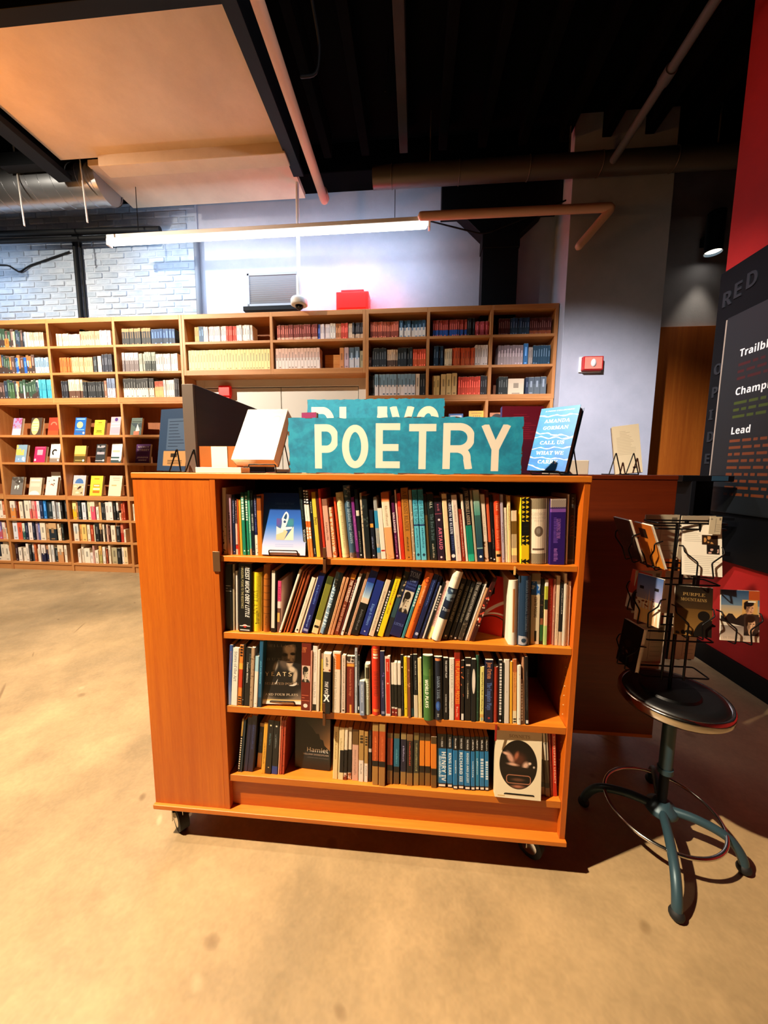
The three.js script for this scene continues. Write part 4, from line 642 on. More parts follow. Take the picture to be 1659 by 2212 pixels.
    ["dash-lettered black", '#0e0e10', 0.2940, 0.0120, 0.224, -0.033, 0.000, "B .05 .85 #ece8e0/D .96 .35 #ffffff", ''],
    ["green-black", '#141c18', 0.3070, 0.0050, 0.216, -0.033, 0.000, "S .1 .9 #48544c", ''],
    ["chalk white", '#e2d8ca', 0.3130, 0.0170, 0.226, -0.038, 0.000, "D .5 .1 #807868", ''],
    ["amber", '#eaac2c', 0.3320, 0.0090, 0.220, -0.043, 0.000, "", ''],
    ["orange and cream", '#e09a4c', 0.3420, 0.0130, 0.229, -0.044, 0.000, "F 0 .2 #b8602c/S .2 .5 #b85c20/F .8 1 #eedcb0/O .92 1 #100c08", ''],
    ["white", '#ece0d0', 0.3570, 0.0110, 0.209, -0.047, 0.000, "D .15 .12 #484040/D .9 .2 #584c40", ''],
    ["cream-spotted brown", '#7c5038', 0.3680, 0.0070, 0.162, -0.056, 0.000, "B .1 .9 #d8b494", ''],
    ["thin rose", '#b0805e', 0.3750, 0.0070, 0.238, -0.058, 0.000, "", ''],
    ["black", '#101012', 0.3830, 0.0110, 0.241, -0.060, 0.000, "S .2 .8 #48484c/Q .93 .98 #f0ece4", ''],
  ],
  [
    ["dashed black", '#12100e', -0.6390, 0.0080, 0.216, 0.121, 0.000, "F 0 .33 #b08a44/O .36 .95 #ead8bc", ''],
    ["dark teal", '#122c38', -0.6300, 0.0080, 0.212, 0.118, 0.000, "", ''],
    ["deep navy", '#10173c', -0.6210, 0.0180, 0.219, 0.123, 0.000, "", ''],
    ["second deep navy", '#0e1434', -0.6030, 0.0210, 0.227, 0.114, 0.000, "S .1 .6 #2c3c70", ''],
    ["black and tan", '#141c34', -0.5770, 0.0170, 0.184, 0.106, -0.020, "F 0 .08 #c89858/S .2 .5 #3c5490/F .66 1 #cc9a60", 'b'],
    ["golden", '#dea434', -0.5500, 0.0160, 0.205, 0.095, 0.000, "S .4 .8 #a8701c", ''],
    ["black", '#0f1416', -0.5340, 0.0230, 0.216, 0.087, 0.000, "D .1 .2 #e8dcb0/S .25 .45 #587c80/D .88 .15 #c8a868", ''],
    ["blue-footed black", '#0f1416', -0.5100, 0.0230, 0.213, 0.071, 0.000, "D .1 .2 #e8e0c8/S .25 .5 #687070/F .85 1 #1c3c88", ''],
    ["peach", '#e8a888', -0.4860, 0.0050, 0.230, 0.068, 0.000, "", ''],
    ["russet", '#90301c', -0.4800, 0.0080, 0.217, 0.066, 0.000, "P .02 .98 #b84428 #48140c", ''],
    ["second russet", '#90301c', -0.4710, 0.0080, 0.217, 0.065, 0.000, "P .02 .98 #b84428 #48140c", ''],
    ["cream", '#ead094', -0.2810, 0.0180, 0.206, 0.034, 0.000, "S .1 .6 #b89c58", ''],
    ["cream", '#ecd6a4', -0.2610, 0.0200, 0.205, 0.034, 0.000, "X .43 .86 #0e1014 .75/S .2 .4 #c0a870 .4", ''],
    ["white, black and floral", '#eadcc0', -0.2400, 0.0120, 0.205, 0.031, 0.000, "F .42 .86 #0e1014/P .87 1 #802c18 #e8d0b8", ''],
    ["second white, black and floral", '#eadcc0', -0.2270, 0.0140, 0.206, 0.025, 0.000, "F .42 .86 #0e1014/P .87 1 #a8542c #e8d0b8", ''],
    ["pink-labelled", '#d8a892', -0.2100, 0.0230, 0.200, 0.019, 0.000, "F 0 .3 #6c4c24/S .4 .9 #a87c6c", ''],
    ["tan and white", '#b48c4c', -0.1850, 0.0180, 0.201, 0.014, 0.000, "B .1 .25 #3c2c14/F .58 1 #eedfd0/S .65 .85 #a89888", ''],
    ["second tan and white", '#b48c4c', -0.1650, 0.0140, 0.198, 0.007, 0.000, "B .1 .25 #3c2c14/F .63 1 #eedfd0/S .68 .88 #a89888", ''],
    ["black", '#12100e', -0.1490, 0.0110, 0.202, 0.003, 0.000, "F .35 .42 #c8c0b0/S .1 .3 #584c44", ''],
    ["burnt orange", '#b84c1c', -0.1350, 0.0220, 0.236, 0.004, 0.012, "F 0 .12 #a88448/S .2 .58 #e87c3c/F .6 .69 #0e0c0c/F .69 1 #ac7a3a", 'p'],
    ["second burnt orange", '#b84c1c', -0.1110, 0.0230, 0.238, 0.004, 0.012, "F 0 .12 #a88448/S .2 .58 #d86c34/F .6 .69 #0e0c0c/F .69 1 #a8743a", 'p'],
    ["brick red", '#a83a1c', -0.0830, 0.0210, 0.198, 0.001, 0.000, "F 0 .1 #70502c/F .62 .73 #0e0c0c/F .73 1 #7c5428", ''],
    ["blue", '#17627e', -0.0590, 0.0210, 0.197, 0.001, 0.000, "F 0 .1 #60502c/S .3 .6 #58a0b0/F .65 .76 #0e0c0c/F .76 1 #604424", ''],
    ["navy", '#1a1c34', -0.0340, 0.0200, 0.201, -0.001, 0.000, "F 0 .13 #988050/S .25 .55 #9c98c0/F .75 1 #94703c", ''],
    ["red-lettered black", '#201814', -0.0120, 0.0220, 0.199, -0.006, 0.000, "F 0 .13 #7c5c38/S .15 .6 #b83c2c/F .75 1 #8c6434", ''],
    ["olive", '#38382c', 0.0120, 0.0200, 0.204, -0.009, 0.000, "F 0 .14 #7c6838/S .2 .7 #a09c70/F .76 1 #94743c", ''],
    ["orange", '#e48420', 0.0330, 0.0190, 0.202, -0.013, 0.000, "F 0 .14 #503c20/F .62 .75 #18120c/F .75 1 #6c4c20", ''],
    ["second orange", '#e48420', 0.0540, 0.0190, 0.202, -0.019, 0.000, "F 0 .14 #503c20/F .62 .75 #18120c/F .75 1 #7c5828", ''],
    ["third orange", '#e07e20', 0.0750, 0.0200, 0.196, -0.022, 0.000, "F 0 .14 #503c20/F .62 .75 #18120c/F .75 1 #704c20", ''],
    ["wide blue", '#1472aa', 0.0970, 0.0330, 0.205, -0.025, 0.000, "F 0 .27 #0c0e12/T .05 .24 #f4f4f0 .5 .2 b THE FOLIO/T .32 .88 #f0f4f4 .68 .5 b HENRY IV/S .4 .8 #c8dce8 .3/F .92 1 #0c0e12/Q .94 .98 #f0ecdc", ''],
    ["blue", '#1472aa', 0.1320, 0.0190, 0.205, -0.028, 0.000, "F 0 .27 #0c0e12/T .05 .24 #f4f4f0 .5 .35 b THE FOLIO/T .34 .76 #f0f4f4 .5 .55 b KING LEAR/F .92 1 #0c0e12/Q .94 .98 #f0ecdc", ''],
    ["second blue", '#1472aa', 0.1520, 0.0170, 0.205, -0.028, 0.000, "F 0 .27 #0c0e12/S .05 .24 #f4f4f0/T .45 .7 #e0e8ec .5 .3 b MACBETH/F .92 1 #0c0e12/Q .94 .98 #f0ecdc", ''],
    ["third blue", '#1472aa', 0.1700, 0.0210, 0.205, -0.030, 0.000, "F 0 .27 #0c0e12/T .05 .24 #f4f4f0 .5 .3 b THE FOLIO/T .3 .86 #f0f4f4 .5 .55 b RICHARD III/F .92 1 #0c0e12/Q .94 .98 #f0ecdc", ''],
    ["fourth blue", '#1472aa', 0.1920, 0.0210, 0.204, -0.034, 0.000, "F 0 .27 #0c0e12/T .05 .24 #f4f4f0 .5 .3 b THE FOLIO/T .3 .86 #e8f0f0 .5 .4 b ROMEO AND JULIET/F .92 1 #0c0e12/Q .94 .98 #f0ecdc", ''],
    ["fifth blue", '#1472aa', 0.2140, 0.0150, 0.204, -0.036, 0.000, "F 0 .27 #0c0e12/S .05 .24 #f4f4f0/S .45 .75 #e0e8ec/F .92 1 #0c0e12/Q .94 .98 #f0ecdc", ''],
    ["sixth blue", '#1884b4', 0.2300, 0.0140, 0.205, -0.039, 0.000, "F 0 .27 #0c0e12/S .05 .24 #f4f4f0/S .4 .7 #e0e8ec/F .92 1 #0c0e12/Q .94 .98 #f0ecdc", ''],
    ["seventh blue", '#1472aa', 0.2450, 0.0170, 0.204, -0.041, 0.000, "F 0 .27 #0c0e12/S .05 .24 #f4f4f0/B .4 .75 #d8e4ec/F .92 1 #0c0e12/Q .94 .98 #f0ecdc", ''],
    ["eighth blue", '#1472aa', 0.2630, 0.0140, 0.206, -0.042, 0.000, "F 0 .27 #0c0e12/S .05 .24 #f4f4f0/B .45 .8 #d8e4ec/F .92 1 #0c0e12/Q .94 .98 #f0ecdc", ''],
    ["silver and brown", '#d8ccb4', 0.4540, 0.0140, 0.236, -0.106, 0.000, "F .42 .8 #4c3a24/F .78 .86 #120e0c/F .86 1 #8c6440", ''],
    ["second silver and brown", '#d8ccb4', 0.4680, 0.0160, 0.237, -0.094, 0.000, "I 0 .42 #302a20/D .16 .3 #302a20/F .42 .8 #443420/F .78 .86 #120e0c/F .86 1 #80583a", ''],
    ["dark red", '#8c2014', 0.4860, 0.0090, 0.235, -0.094, 0.000, "S .1 .9 #c06040", ''],
    ["red", '#c02a14', 0.4950, 0.0140, 0.238, -0.080, 0.000, "T .05 .8 #e8c8a8 .5 .45 b SHAKESPEARE LEGACY", ''],
  ],
];

const DISPLAY = [[0, -0.44, 'blue display'], [1, 0.255, 'red display'], [2, -0.46, 'portrait display'], [3, -0.375, 'dark display'], [3, 0.36, 'oval-picture display']];
const ROWNAME = ['top', 'second', 'third', 'bottom'], ROWZ = [-1.172, -1.168, -1.152, -1.166];
CART_BOOKS.forEach((list, r) => {
  const entries = [...list.map((b) => [b[2], b[0]]), ...DISPLAY.filter((d) => d[0] === r).map((d) => [d[1], d[2]])].sort((a, b) => a[0] - b[0]);
  const brief = (s) => s.split(/\s+/).slice(-2).join(' ');
  for (const [name, bg, x, wx, h, lean, dz, ops, flags] of list) {
    const w = wx * Math.cos(lean) * 0.985, d = Math.min(0.165, 0.62 * h);
    const g = shelfBook(w, h, d, bg, ops, flags.includes('R'));
    g.position.set(x, SHELF_Y[r] + 0.0005 + Math.max(0, w * Math.sin(lean)), ROWZ[r] + dz + rr(-0.003, 0.003)); g.rotation.z = -lean;
    const i = entries.findIndex((e) => e[0] === x && e[1] === name), L = entries[i - 1], N = entries[i + 1], lay = `${ROWNAME[r]} cart shelf`;
    const tall = h > 0.235 ? 'tall ' : h < 0.175 ? 'short ' : '', nm = name.replace(/^second |^third |^fourth |^fifth |^sixth |^seventh |^eighth /, '');
    const where = !L ? `at the left end beside ${brief(N[1])}` : !N ? `at the right end beside ${brief(L[1])}` : `between ${brief(L[1])} and ${brief(N[1])}`;
    const noun = lean > 0.2 ? 'leaning book' : w > 0.03 ? 'thick book' : w < 0.009 ? 'slim book' : 'book';
    let label = `${tall}${name} ${noun} ${where}, ${lay}`;
    if (label.split(' ').length > 16) label = `${nm} ${noun} ${where}, ${lay}`;
    tag(g, label, 'book', `books on the ${ROWNAME[r]} shelf of the cart`);
  }
});

// display copies standing face out on the cart's shelves
const illus = {
  blue: (c, W, H) => { OPS.G(c, W, H, [0, 0.5, '#15307c', '#2f6cc8']); OPS.G(c, W, H, [0.5, 0.8, '#2f6cc8', '#b4c0ec']); OPS.G(c, W, H, [0.8, 1, '#b4c0ec', '#f0e8f0']);
    const x0 = W * 0.32, y0 = H * 0.41, w = W * 0.4, h = H * 0.35; c.save(); c.beginPath(); c.rect(x0, y0, w, h); c.clip();
    c.fillStyle = '#3a5c94'; c.fillRect(x0, y0, w, h); soft(c, x0 + w * 0.8, y0 + h * 0.2, w * 0.35, h * 0.3, '#3c8494'); soft(c, x0, y0 + h * 0.15, w * 0.4, h * 0.3, '#5c4c94');
    c.fillStyle = '#e8bc94'; c.beginPath(); c.moveTo(x0, y0 + h * 0.72); c.lineTo(x0 + w * 0.45, y0 + h * 0.5); c.lineTo(x0 + w * 0.66, y0 + h * 0.6); c.lineTo(x0 + w * 0.45, y0 + h); c.lineTo(x0, y0 + h); c.fill();
    c.fillStyle = '#f4dcc0'; c.beginPath(); c.moveTo(x0 + w, y0 + h * 0.36); c.lineTo(x0 + w, y0 + h); c.lineTo(x0 + w * 0.45, y0 + h); c.fill();
    c.fillStyle = '#c8ccd4'; c.beginPath(); c.moveTo(x0, y0 + h * 0.36); c.quadraticCurveTo(x0 + w * 0.3, y0 + h * 0.55, x0 + w * 0.4, y0 + h * 0.4); c.lineTo(x0 + w * 0.42, y0 + h * 0.62); c.quadraticCurveTo(x0 + w * 0.2, y0 + h * 0.7, x0, y0 + h * 0.76); c.fill(); c.restore();
    c.fillStyle = '#f4eee8'; c.beginPath(); c.moveTo(W * 0.44, H * 0.42); c.quadraticCurveTo(W * 0.5, H * 0.31, W * 0.545, H * 0.3); c.quadraticCurveTo(W * 0.63, H * 0.34, W * 0.585, H * 0.44); c.quadraticCurveTo(W * 0.56, H * 0.5, W * 0.53, H * 0.55); c.lineTo(W * 0.69, H * 0.545); c.lineTo(W * 0.68, H * 0.575); c.lineTo(W * 0.53, H * 0.6); c.quadraticCurveTo(W * 0.47, H * 0.6, W * 0.42, H * 0.58); c.quadraticCurveTo(W * 0.46, H * 0.5, W * 0.44, H * 0.42); c.fill();
    c.fillStyle = '#1c4470'; c.beginPath(); c.moveTo(W * 0.48, H * 0.41); c.quadraticCurveTo(W * 0.52, H * 0.335, W * 0.545, H * 0.33); c.quadraticCurveTo(W * 0.58, H * 0.37, W * 0.54, H * 0.43); c.fill(); c.fillStyle = '#24406c'; c.beginPath(); c.ellipse(W * 0.51, H * 0.465, W * 0.03, H * 0.022, 0, 0, 7); c.fill();
    c.strokeStyle = '#b8bcc8'; c.lineWidth = W * 0.008; for (let i = 0; i < 4; i++) { c.beginPath(); c.moveTo(W * (0.46 + i * 0.02), H * 0.5); c.lineTo(W * (0.45 + i * 0.03), H * 0.59); c.stroke(); }
    c.fillStyle = '#5c78c8'; fitText(c, 'Letters to the Water', W * 0.5, H * 0.17, W * 0.44, H * 0.05, 'f'); fitText(c, 'and other poems', W * 0.5, H * 0.23, W * 0.3, H * 0.035, 'f'); c.fillStyle = '#9aa8dc'; for (let i = 0; i < 2; i++) c.fillRect(W * 0.3, H * (0.83 + i * 0.03), W * 0.42, 2); },
  yeats: (c, W, H) => { OPS.G(c, W, H, [0, 1, '#131516', '#1a1714']); const S = (u, v, a, b, k, r, hd) => soft(c, u * W, v * H, a * W, b * H, k, r, hd);
    S(0.16, 0.08, 0.24, 0.16, '#6c6052aa'); OPS.G(c, W, H, [0.74, 0.93, '#1c1a18', '#84725f']); S(0.5, 0.72, 0.5, 0.24, '#1c1a18', 0, 0.7);
    S(0.62, 0.27, 0.24, 0.24, '#54463a', 0.1, 0.7); S(0.7, 0.16, 0.19, 0.11, '#dcc8aa', 0.2, 0.55); S(0.74, 0.28, 0.12, 0.13, '#cdb698', 0.1, 0.5); S(0.7, 0.38, 0.1, 0.08, '#b89f82', 0, 0.5);
    S(0.54, 0.06, 0.36, 0.06, '#12100e', -0.05, 0.7); S(0.43, 0.2, 0.1, 0.18, '#15120f', 0, 0.6);
    S(0.78, 0.235, 0.08, 0.026, '#1a120d', 0.05, 0.6); S(0.57, 0.25, 0.09, 0.03, '#1a120d', 0, 0.6); S(0.675, 0.29, 0.03, 0.07, '#e4d2b6', 0.1); S(0.7, 0.365, 0.12, 0.016, '#2c1a12', 0.03, 0.5); S(0.66, 0.33, 0.06, 0.02, '#4c3a2c');
    S(0.34, 0.43, 0.08, 0.1, '#9c8c78', 0.3, 0.4); S(0.76, 0.47, 0.13, 0.06, '#c8b294', 0.5, 0.5); S(0.84, 0.58, 0.075, 0.14, '#b8a286', 0.15, 0.5); S(0.72, 0.53, 0.06, 0.03, '#2a2018');
    c.fillStyle = '#e8e0d4'; c.beginPath(); c.moveTo(W * 0.41, H * 0.61); c.lineTo(W * 0.36, H * 0.7); c.lineTo(W * 0.335, H * 0.69); c.fill(); c.beginPath(); c.moveTo(W * 0.88, H * 0.66); c.quadraticCurveTo(W * 0.8, H * 0.7, W * 0.68, H * 0.715); c.quadraticCurveTo(W * 0.8, H * 0.735, W * 0.88, H * 0.7); c.fill();
    c.fillStyle = '#8c806c'; fitText(c, 'W I L L I A M', W * 0.5, H * 0.115, W * 0.72, H * 0.05, 'f'); c.fillStyle = '#746857'; fitText(c, 'B U T L E R', W * 0.48, H * 0.32, W * 0.74, H * 0.05, 'f');
    c.fillStyle = '#f0d09c'; fitText(c, 'Y E A T S', W * 0.42, H * 0.545, W * 0.68, H * 0.085, 's'); c.fillStyle = '#b08c68'; fitText(c, 'SELECTED POEMS', W * 0.5, H * 0.69, W * 0.86, H * 0.045, 'f'); c.fillStyle = '#d8c0a0'; fitText(c, 'AND FOUR PLAYS', W * 0.5, H * 0.855, W * 0.84, H * 0.045, 'f');
    c.fillStyle = '#e8c078'; c.fillRect(0, H * 0.93, W, H * 0.02); c.fillStyle = '#f0e6d8'; c.fillRect(0, H * 0.95, W, H * 0.06); },
  hamlet: (c, W, H) => { c.fillStyle = '#131e20'; c.fillRect(-1, -1, W + 2, H + 2); const g = c.createLinearGradient(W * 0.3, H * 0.05, W, H * 0.5); g.addColorStop(0, '#16211f'); g.addColorStop(0.5, '#5c5450'); g.addColorStop(1, '#d8ac88'); c.fillStyle = g; c.beginPath(); c.moveTo(W * 0.2, 0); c.lineTo(W, 0); c.lineTo(W, H * 0.62); c.lineTo(W * 0.84, H * 0.52); c.lineTo(W * 0.8, H * 0.42); c.lineTo(W * 0.72, H * 0.4); c.lineTo(W * 0.68, H * 0.3); c.lineTo(W * 0.6, H * 0.3); c.lineTo(W * 0.5, H * 0.2); c.fill();
    c.fillStyle = '#fbf4ea'; fitText(c, 'Hamlet', W * 0.64, H * 0.62, W * 0.62, H * 0.12, 's'); c.fillStyle = '#c8a890'; fitText(c, 'WILLIAM SHAKESPEARE', W * 0.6, H * 0.71, W * 0.74, H * 0.045, 's'); c.fillStyle = '#6c645c'; fitText(c, 'edited and annotated', W * 0.66, H * 0.77, W * 0.6, H * 0.035, 's'); OPS.G(c, W, H, [0.8, 1, '#14201f', '#0c1413']); },
  sonnets: (c, W, H) => { c.fillStyle = '#e6d6b4'; c.fillRect(-1, -1, W + 2, H + 2); c.fillStyle = '#8c6c44'; fitText(c, 'SONNETS', W * 0.52, H * 0.085, W * 0.46, H * 0.06, 'f');
    c.save(); c.beginPath(); c.ellipse(W * 0.5, H * 0.5, W * 0.41, H * 0.36, 0, 0, 7); c.clip(); c.fillStyle = '#100b08'; c.fillRect(0, 0, W, H); const S = (u, v, a, b, k, r, hd) => soft(c, u * W, v * H, a * W, b * H, k, r, hd); S(0.5, 0.42, 0.24, 0.14, '#6c3420aa', 0.2); S(0.32, 0.4, 0.09, 0.13, '#c8947c', -0.5, 0.4); S(0.22, 0.345, 0.1, 0.03, '#d8a88c', 0.3); S(0.46, 0.37, 0.06, 0.09, '#a05c40', 0.3); S(0.38, 0.5, 0.18, 0.03, '#d0a084', 0.1); S(0.66, 0.5, 0.09, 0.08, '#cfa68c', 0.6); S(0.75, 0.47, 0.05, 0.03, '#e0c0a8', -0.3); S(0.84, 0.52, 0.035, 0.025, '#c8b4a0');
    S(0.5, 0.57, 0.42, 0.04, '#1a100c', 0, 0.7); c.strokeStyle = '#a4684c'; c.lineWidth = W * 0.022; c.beginPath(); c.roundRect(W * 0.25, H * 0.655, W * 0.52, H * 0.12, W * 0.06); c.stroke(); S(0.5, 0.72, 0.2, 0.035, '#5c3a28'); S(0.5, 0.82, 0.22, 0.04, '#a8684c', 0, 0.2); c.restore(); c.fillStyle = '#c8a050'; c.fillRect(W * 0.06, H * 0.965, W * 0.16, H * 0.012); },
  red: (c, W, H) => { c.fillStyle = '#d6200e'; c.fillRect(-1, -1, W + 2, H + 2); c.fillStyle = '#1c0c0a'; blotches(c, W * 0.0, 0, W * 0.7, H * 0.35, '#1c0c0a', 9, W * 0.07, W * 0.16); c.fillStyle = '#1a1210'; c.beginPath(); c.moveTo(0, H * 0.1); c.lineTo(W * 0.35, H * 0.45); c.lineTo(0, H * 0.8); c.fill(); c.strokeStyle = '#f4dccc'; c.lineWidth = W * 0.09; c.beginPath(); c.moveTo(W * 0.02, H * 0.97); c.quadraticCurveTo(W * 0.4, H * 0.6, W, H * 0.42); c.stroke(); c.lineWidth = W * 0.05; c.beginPath(); c.moveTo(W * 0.2, H * 0.78); c.quadraticCurveTo(W * 0.6, H * 0.58, W, H * 0.64); c.stroke(); c.strokeStyle = '#2a1410'; c.lineWidth = W * 0.03; c.beginPath(); c.moveTo(W * 0.3, H * 0.76); c.quadraticCurveTo(W * 0.7, H * 0.62, W, H * 0.72); c.stroke(); },
};
place(tag(coverBook('book', 0.152, 0.212, 0.012, illus.blue, '#1c3c8c', { right: true }), 'blue book with a pale figure picture displayed on the top cart shelf', 'book'), -0.443, 1.124, -1.165, 0, 0.14);
easel(-0.443, 1.1185, -1.185, 0, 0.1, 0.022, 'black wire easel under the blue display book, top cart shelf');
place(tag(coverBook('book', 0.142, 0.238, 0.028, illus.yeats, '#dcccb4', { right: true }), 'black book with a printed portrait displayed on the third cart shelf', 'book'), -0.464, 0.577, -1.165, 0.06, 0.1);
easel(-0.462, 0.5685, -1.188, 0.03, 0.088, 0.02, 'black wire easel under the portrait display book, third cart shelf');
place(tag(coverBook('book', 0.135, 0.195, 0.02, illus.hamlet, '#0f1718', { right: true }), 'dark teal play displayed face out on the bottom cart shelf', 'book'), -0.366, 0.2985, -1.2, -0.04, 0.08);
place(tag(coverBook('book', 0.152, 0.232, 0.026, illus.sonnets, '#d8c8a4'), 'cream book with an oval dark picture displayed on the bottom cart shelf', 'book'), 0.367, 0.303, -1.140, -0.02, 0.12);
easel(0.372, 0.2965, -1.166, -0.02, 0.1, 0.022, 'black wire easel under the oval-picture book, bottom cart shelf');
place(tag(coverBook('book', 0.115, 0.205, 0.016, illus.red, '#8c1408'), 'red and black book turned face out on the second cart shelf', 'book'), 0.255, 0.8455, -1.235, -0.42, 0.12);
for (const [x, y, l] of [[-0.295, 1.118, 'brown wooden label clip on the edge of the top cart shelf'], [-0.303, 0.568, 'brown wooden label clip on the edge of the third cart shelf']])
  tag(part('label_clip', [bx(x - 0.005, x + 0.005, y - 0.045, y + 0.04, -1.1485, -1.141, 0.001), bx(x - 0.005, x + 0.005, y + 0.002, y + 0.006, -1.165, -1.141)], std({ color: 0x5c3414, roughness: 0.5 })), l, 'clip');
tag(part('bookmark_ribbon', bx(0.318, 0.324, 1.085, 1.112, -1.1475, -1.1455).rotateZ(0), std({ color: 0xe0b060, roughness: 0.6 })), 'yellow bookmark ribbon hanging over the edge of the top cart shelf', 'ribbon');
tag(part('bookmark_ribbon', bx(0.283, 0.289, 0.508, 0.566, -1.1475, -1.1455), std({ color: 0xa01c10, roughness: 0.6 })), 'red bookmark ribbon hanging below the third cart shelf', 'ribbon');

// ---------------------------------------------------------------- signs on the cart
function paintedSign(x0, x1, y0, y1, z, text, label, letters, seed) {
  const w = x1 - x0, h = y1 - y0, A = new Atlas(1024, '#20848c', 0.6);
  const nz = noise2(256, [[4, 4], [20, 20], [90, 90]], seed);
  const cell = A.cell(1010, Math.round(1010 * h / w), '#1890b4', (c, W, H) => {
    for (let i = 0; i < 900; i++) { const x = R() * W, y = R() * H, k = nz(x / W, y / H, [1, 0.8, 0.4]); c.fillStyle = k > 0.5 ? '#26a4c433' : '#14749433'; c.beginPath(); c.ellipse(x, y, rr(8, 40), rr(4, 14), rr(0, 3), 0, 7); c.fill(); }
    c.fillStyle = '#5c3018'; for (let i = 0; i < 26; i++) { const x = R() * W, l = rr(10, 70); c.fillRect(x, H - rr(2, 6), l, 8); if (i % 3 === 0) c.fillRect(x, 0, l * 0.6, rr(1, 4)); if (i % 4 === 0) { c.fillRect(0, R() * H, rr(2, 5), rr(6, 22)); c.fillRect(W - rr(2, 5), R() * H, 6, rr(6, 22)); } }
    letters(c, W, H);
  });
  // an uneven-edged board with depth
  const s = new THREE.Shape(), ring = []; const jag = (t) => (Math.sin(t * 91) + Math.sin(t * 37 + 2) + Math.sin(t * 213)) * 0.0011;
  for (let i = 0; i <= 40; i++) ring.push([x0 + w * i / 40, y0 + Math.max(0, 0.0025 + jag(i * 0.7)) * (i % 40 ? 1 : 1)]);
  for (let i = 1; i <= 10; i++) ring.push([x1 + jag(i * 1.7 + 3), y0 + h * i / 10]);
  for (let i = 39; i >= 0; i--) ring.push([x0 + w * i / 40, y1 + jag(i * 0.9 + 5)]);
  for (let i = 9; i >= 1; i--) ring.push([x0 + jag(i * 1.3 + 8), y0 + h * i / 10]);
  s.setFromPoints(ring.map((p) => new THREE.Vector2(...p)));
  const g = new THREE.ExtrudeGeometry(s, { depth: 0.016, bevelEnabled: false }); const p = g.attributes.position, uv = g.attributes.uv;
  for (let i = 0; i < p.count; i++) uv.setXY(i, cell.u0 + (cell.u1 - cell.u0) * Math.min(1, Math.max(0, (p.getX(i) - x0) / w)), cell.v0 + (cell.v1 - cell.v0) * Math.min(1, Math.max(0, (p.getY(i) - y0) / h)));
  g.translate(0, 0, z - 0.016); tag(part('painted_sign', g, A.mat), label, 'sign');
}
function stencil(c, ch, x, y, w, h, t) {   // hand-cut block letters
  c.save(); c.translate(x, y); c.beginPath(); c.rect(-1, 0, w + 2, h); c.clip(); c.fillStyle = '#eee4d2'; c.strokeStyle = '#eee4d2'; c.lineWidth = t; c.lineCap = 'butt'; const L = (...q) => { c.beginPath(); q.forEach(([a, b], i) => (i ? c.lineTo(a, b) : c.moveTo(a, b))); c.stroke(); }, f = (a, b, d, e) => c.fillRect(a, b, d, e), T = t;
  if (ch === 'P' || ch === 'R') { f(0, 0, T, h); c.beginPath(); c.moveTo(T * 0.5, T / 2); c.lineTo(w * 0.5, T / 2); c.bezierCurveTo(w * 1.05, T / 2, w * 1.05, h * 0.56, w * 0.5, h * 0.56); c.lineTo(T * 0.5, h * 0.56); c.stroke(); if (ch === 'R') { c.beginPath(); c.moveTo(w * 0.5, h * 0.56); c.quadraticCurveTo(w * 0.82, h * 0.6, w * 0.8, h * 0.8); c.lineTo(w * 0.86, h); c.stroke(); } }
  if (ch === 'O') { c.beginPath(); c.ellipse(w / 2, h / 2, w / 2 - T / 2, h / 2 - T / 2, 0, 0, 7); c.stroke(); }
  if (ch === 'E') { f(0, 0, T, h); f(0, 0, w, T * 0.95); f(0, h * 0.46, w * 0.94, T * 0.95); f(0, h - T * 0.95, w, T * 0.95); }
  if (ch === 'T') { f(0, 0, w, T); f(w / 2 - T / 2, 0, T, h); }
  if (ch === 'Y') { L([T * 0.45, 0], [w / 2, h * 0.52], [w - T * 0.45, 0]); f(w / 2 - T / 2, h * 0.48, T, h * 0.52); }
  if (ch === 'L') { f(0, 0, T, h); f(0, h - T, w, T); }
  if (ch === 'A') { L([T * 0.45, h], [w / 2, 0], [w - T * 0.45, h]); f(w * 0.2, h * 0.62, w * 0.6, T * 0.8); f(w / 2 - T * 0.7, 0, T * 1.4, T * 0.9); }
  if (ch === 'S') { c.beginPath(); c.moveTo(w - T / 2, h * 0.28); c.bezierCurveTo(w * 0.95, -T * 0.2, T / 2, -T * 0.1, T / 2, h * 0.28); c.bezierCurveTo(T / 2, h * 0.55, w - T / 2, h * 0.45, w - T / 2, h * 0.74); c.bezierCurveTo(w - T / 2, h * 1.05, T / 2, h * 1.05, T / 2, h * 0.72); c.stroke(); }
  c.restore();
}
paintedSign(-0.414, 0.329, 1.4005, 1.580, -1.16, 'POETRY', 'teal painted sign reading POETRY standing on the cart top', (c, W, H) => {
  [['P', 0.117, 0.115, 0.1, 0.79], ['O', 0.238, 0.125, 0.115, 0.77], ['E', 0.385, 0.1, 0.105, 0.79], ['T', 0.528, 0.115, 0.115, 0.79], ['R', 0.672, 0.1, 0.128, 0.8], ['Y', 0.83, 0.13, 0.12, 0.8]].forEach(([k, x, y, w, h]) => stencil(c, k, x * W, y * H, w * W, h * H, W * 0.031)); }, 5);
paintedSign(-0.482, 0.12, 1.4005, 1.722, -1.60, 'PLAYS', 'teal painted sign reading PLAYS partly hidden behind the poetry sign', (c, W, H) => {
  [['P', 0.03, 0.1, 0.165, 0.8], ['L', 0.24, 0.1, 0.15, 0.8], ['A', 0.455, 0.1, 0.2, 0.8], ['Y', 0.61, 0.1, 0.175, 0.8], ['S', 0.80, 0.1, 0.16, 0.8]].forEach(([k, x, y, w, h]) => stencil(c, k, x * W, y * H, w * W, h * H, W * 0.05)); }, 9);

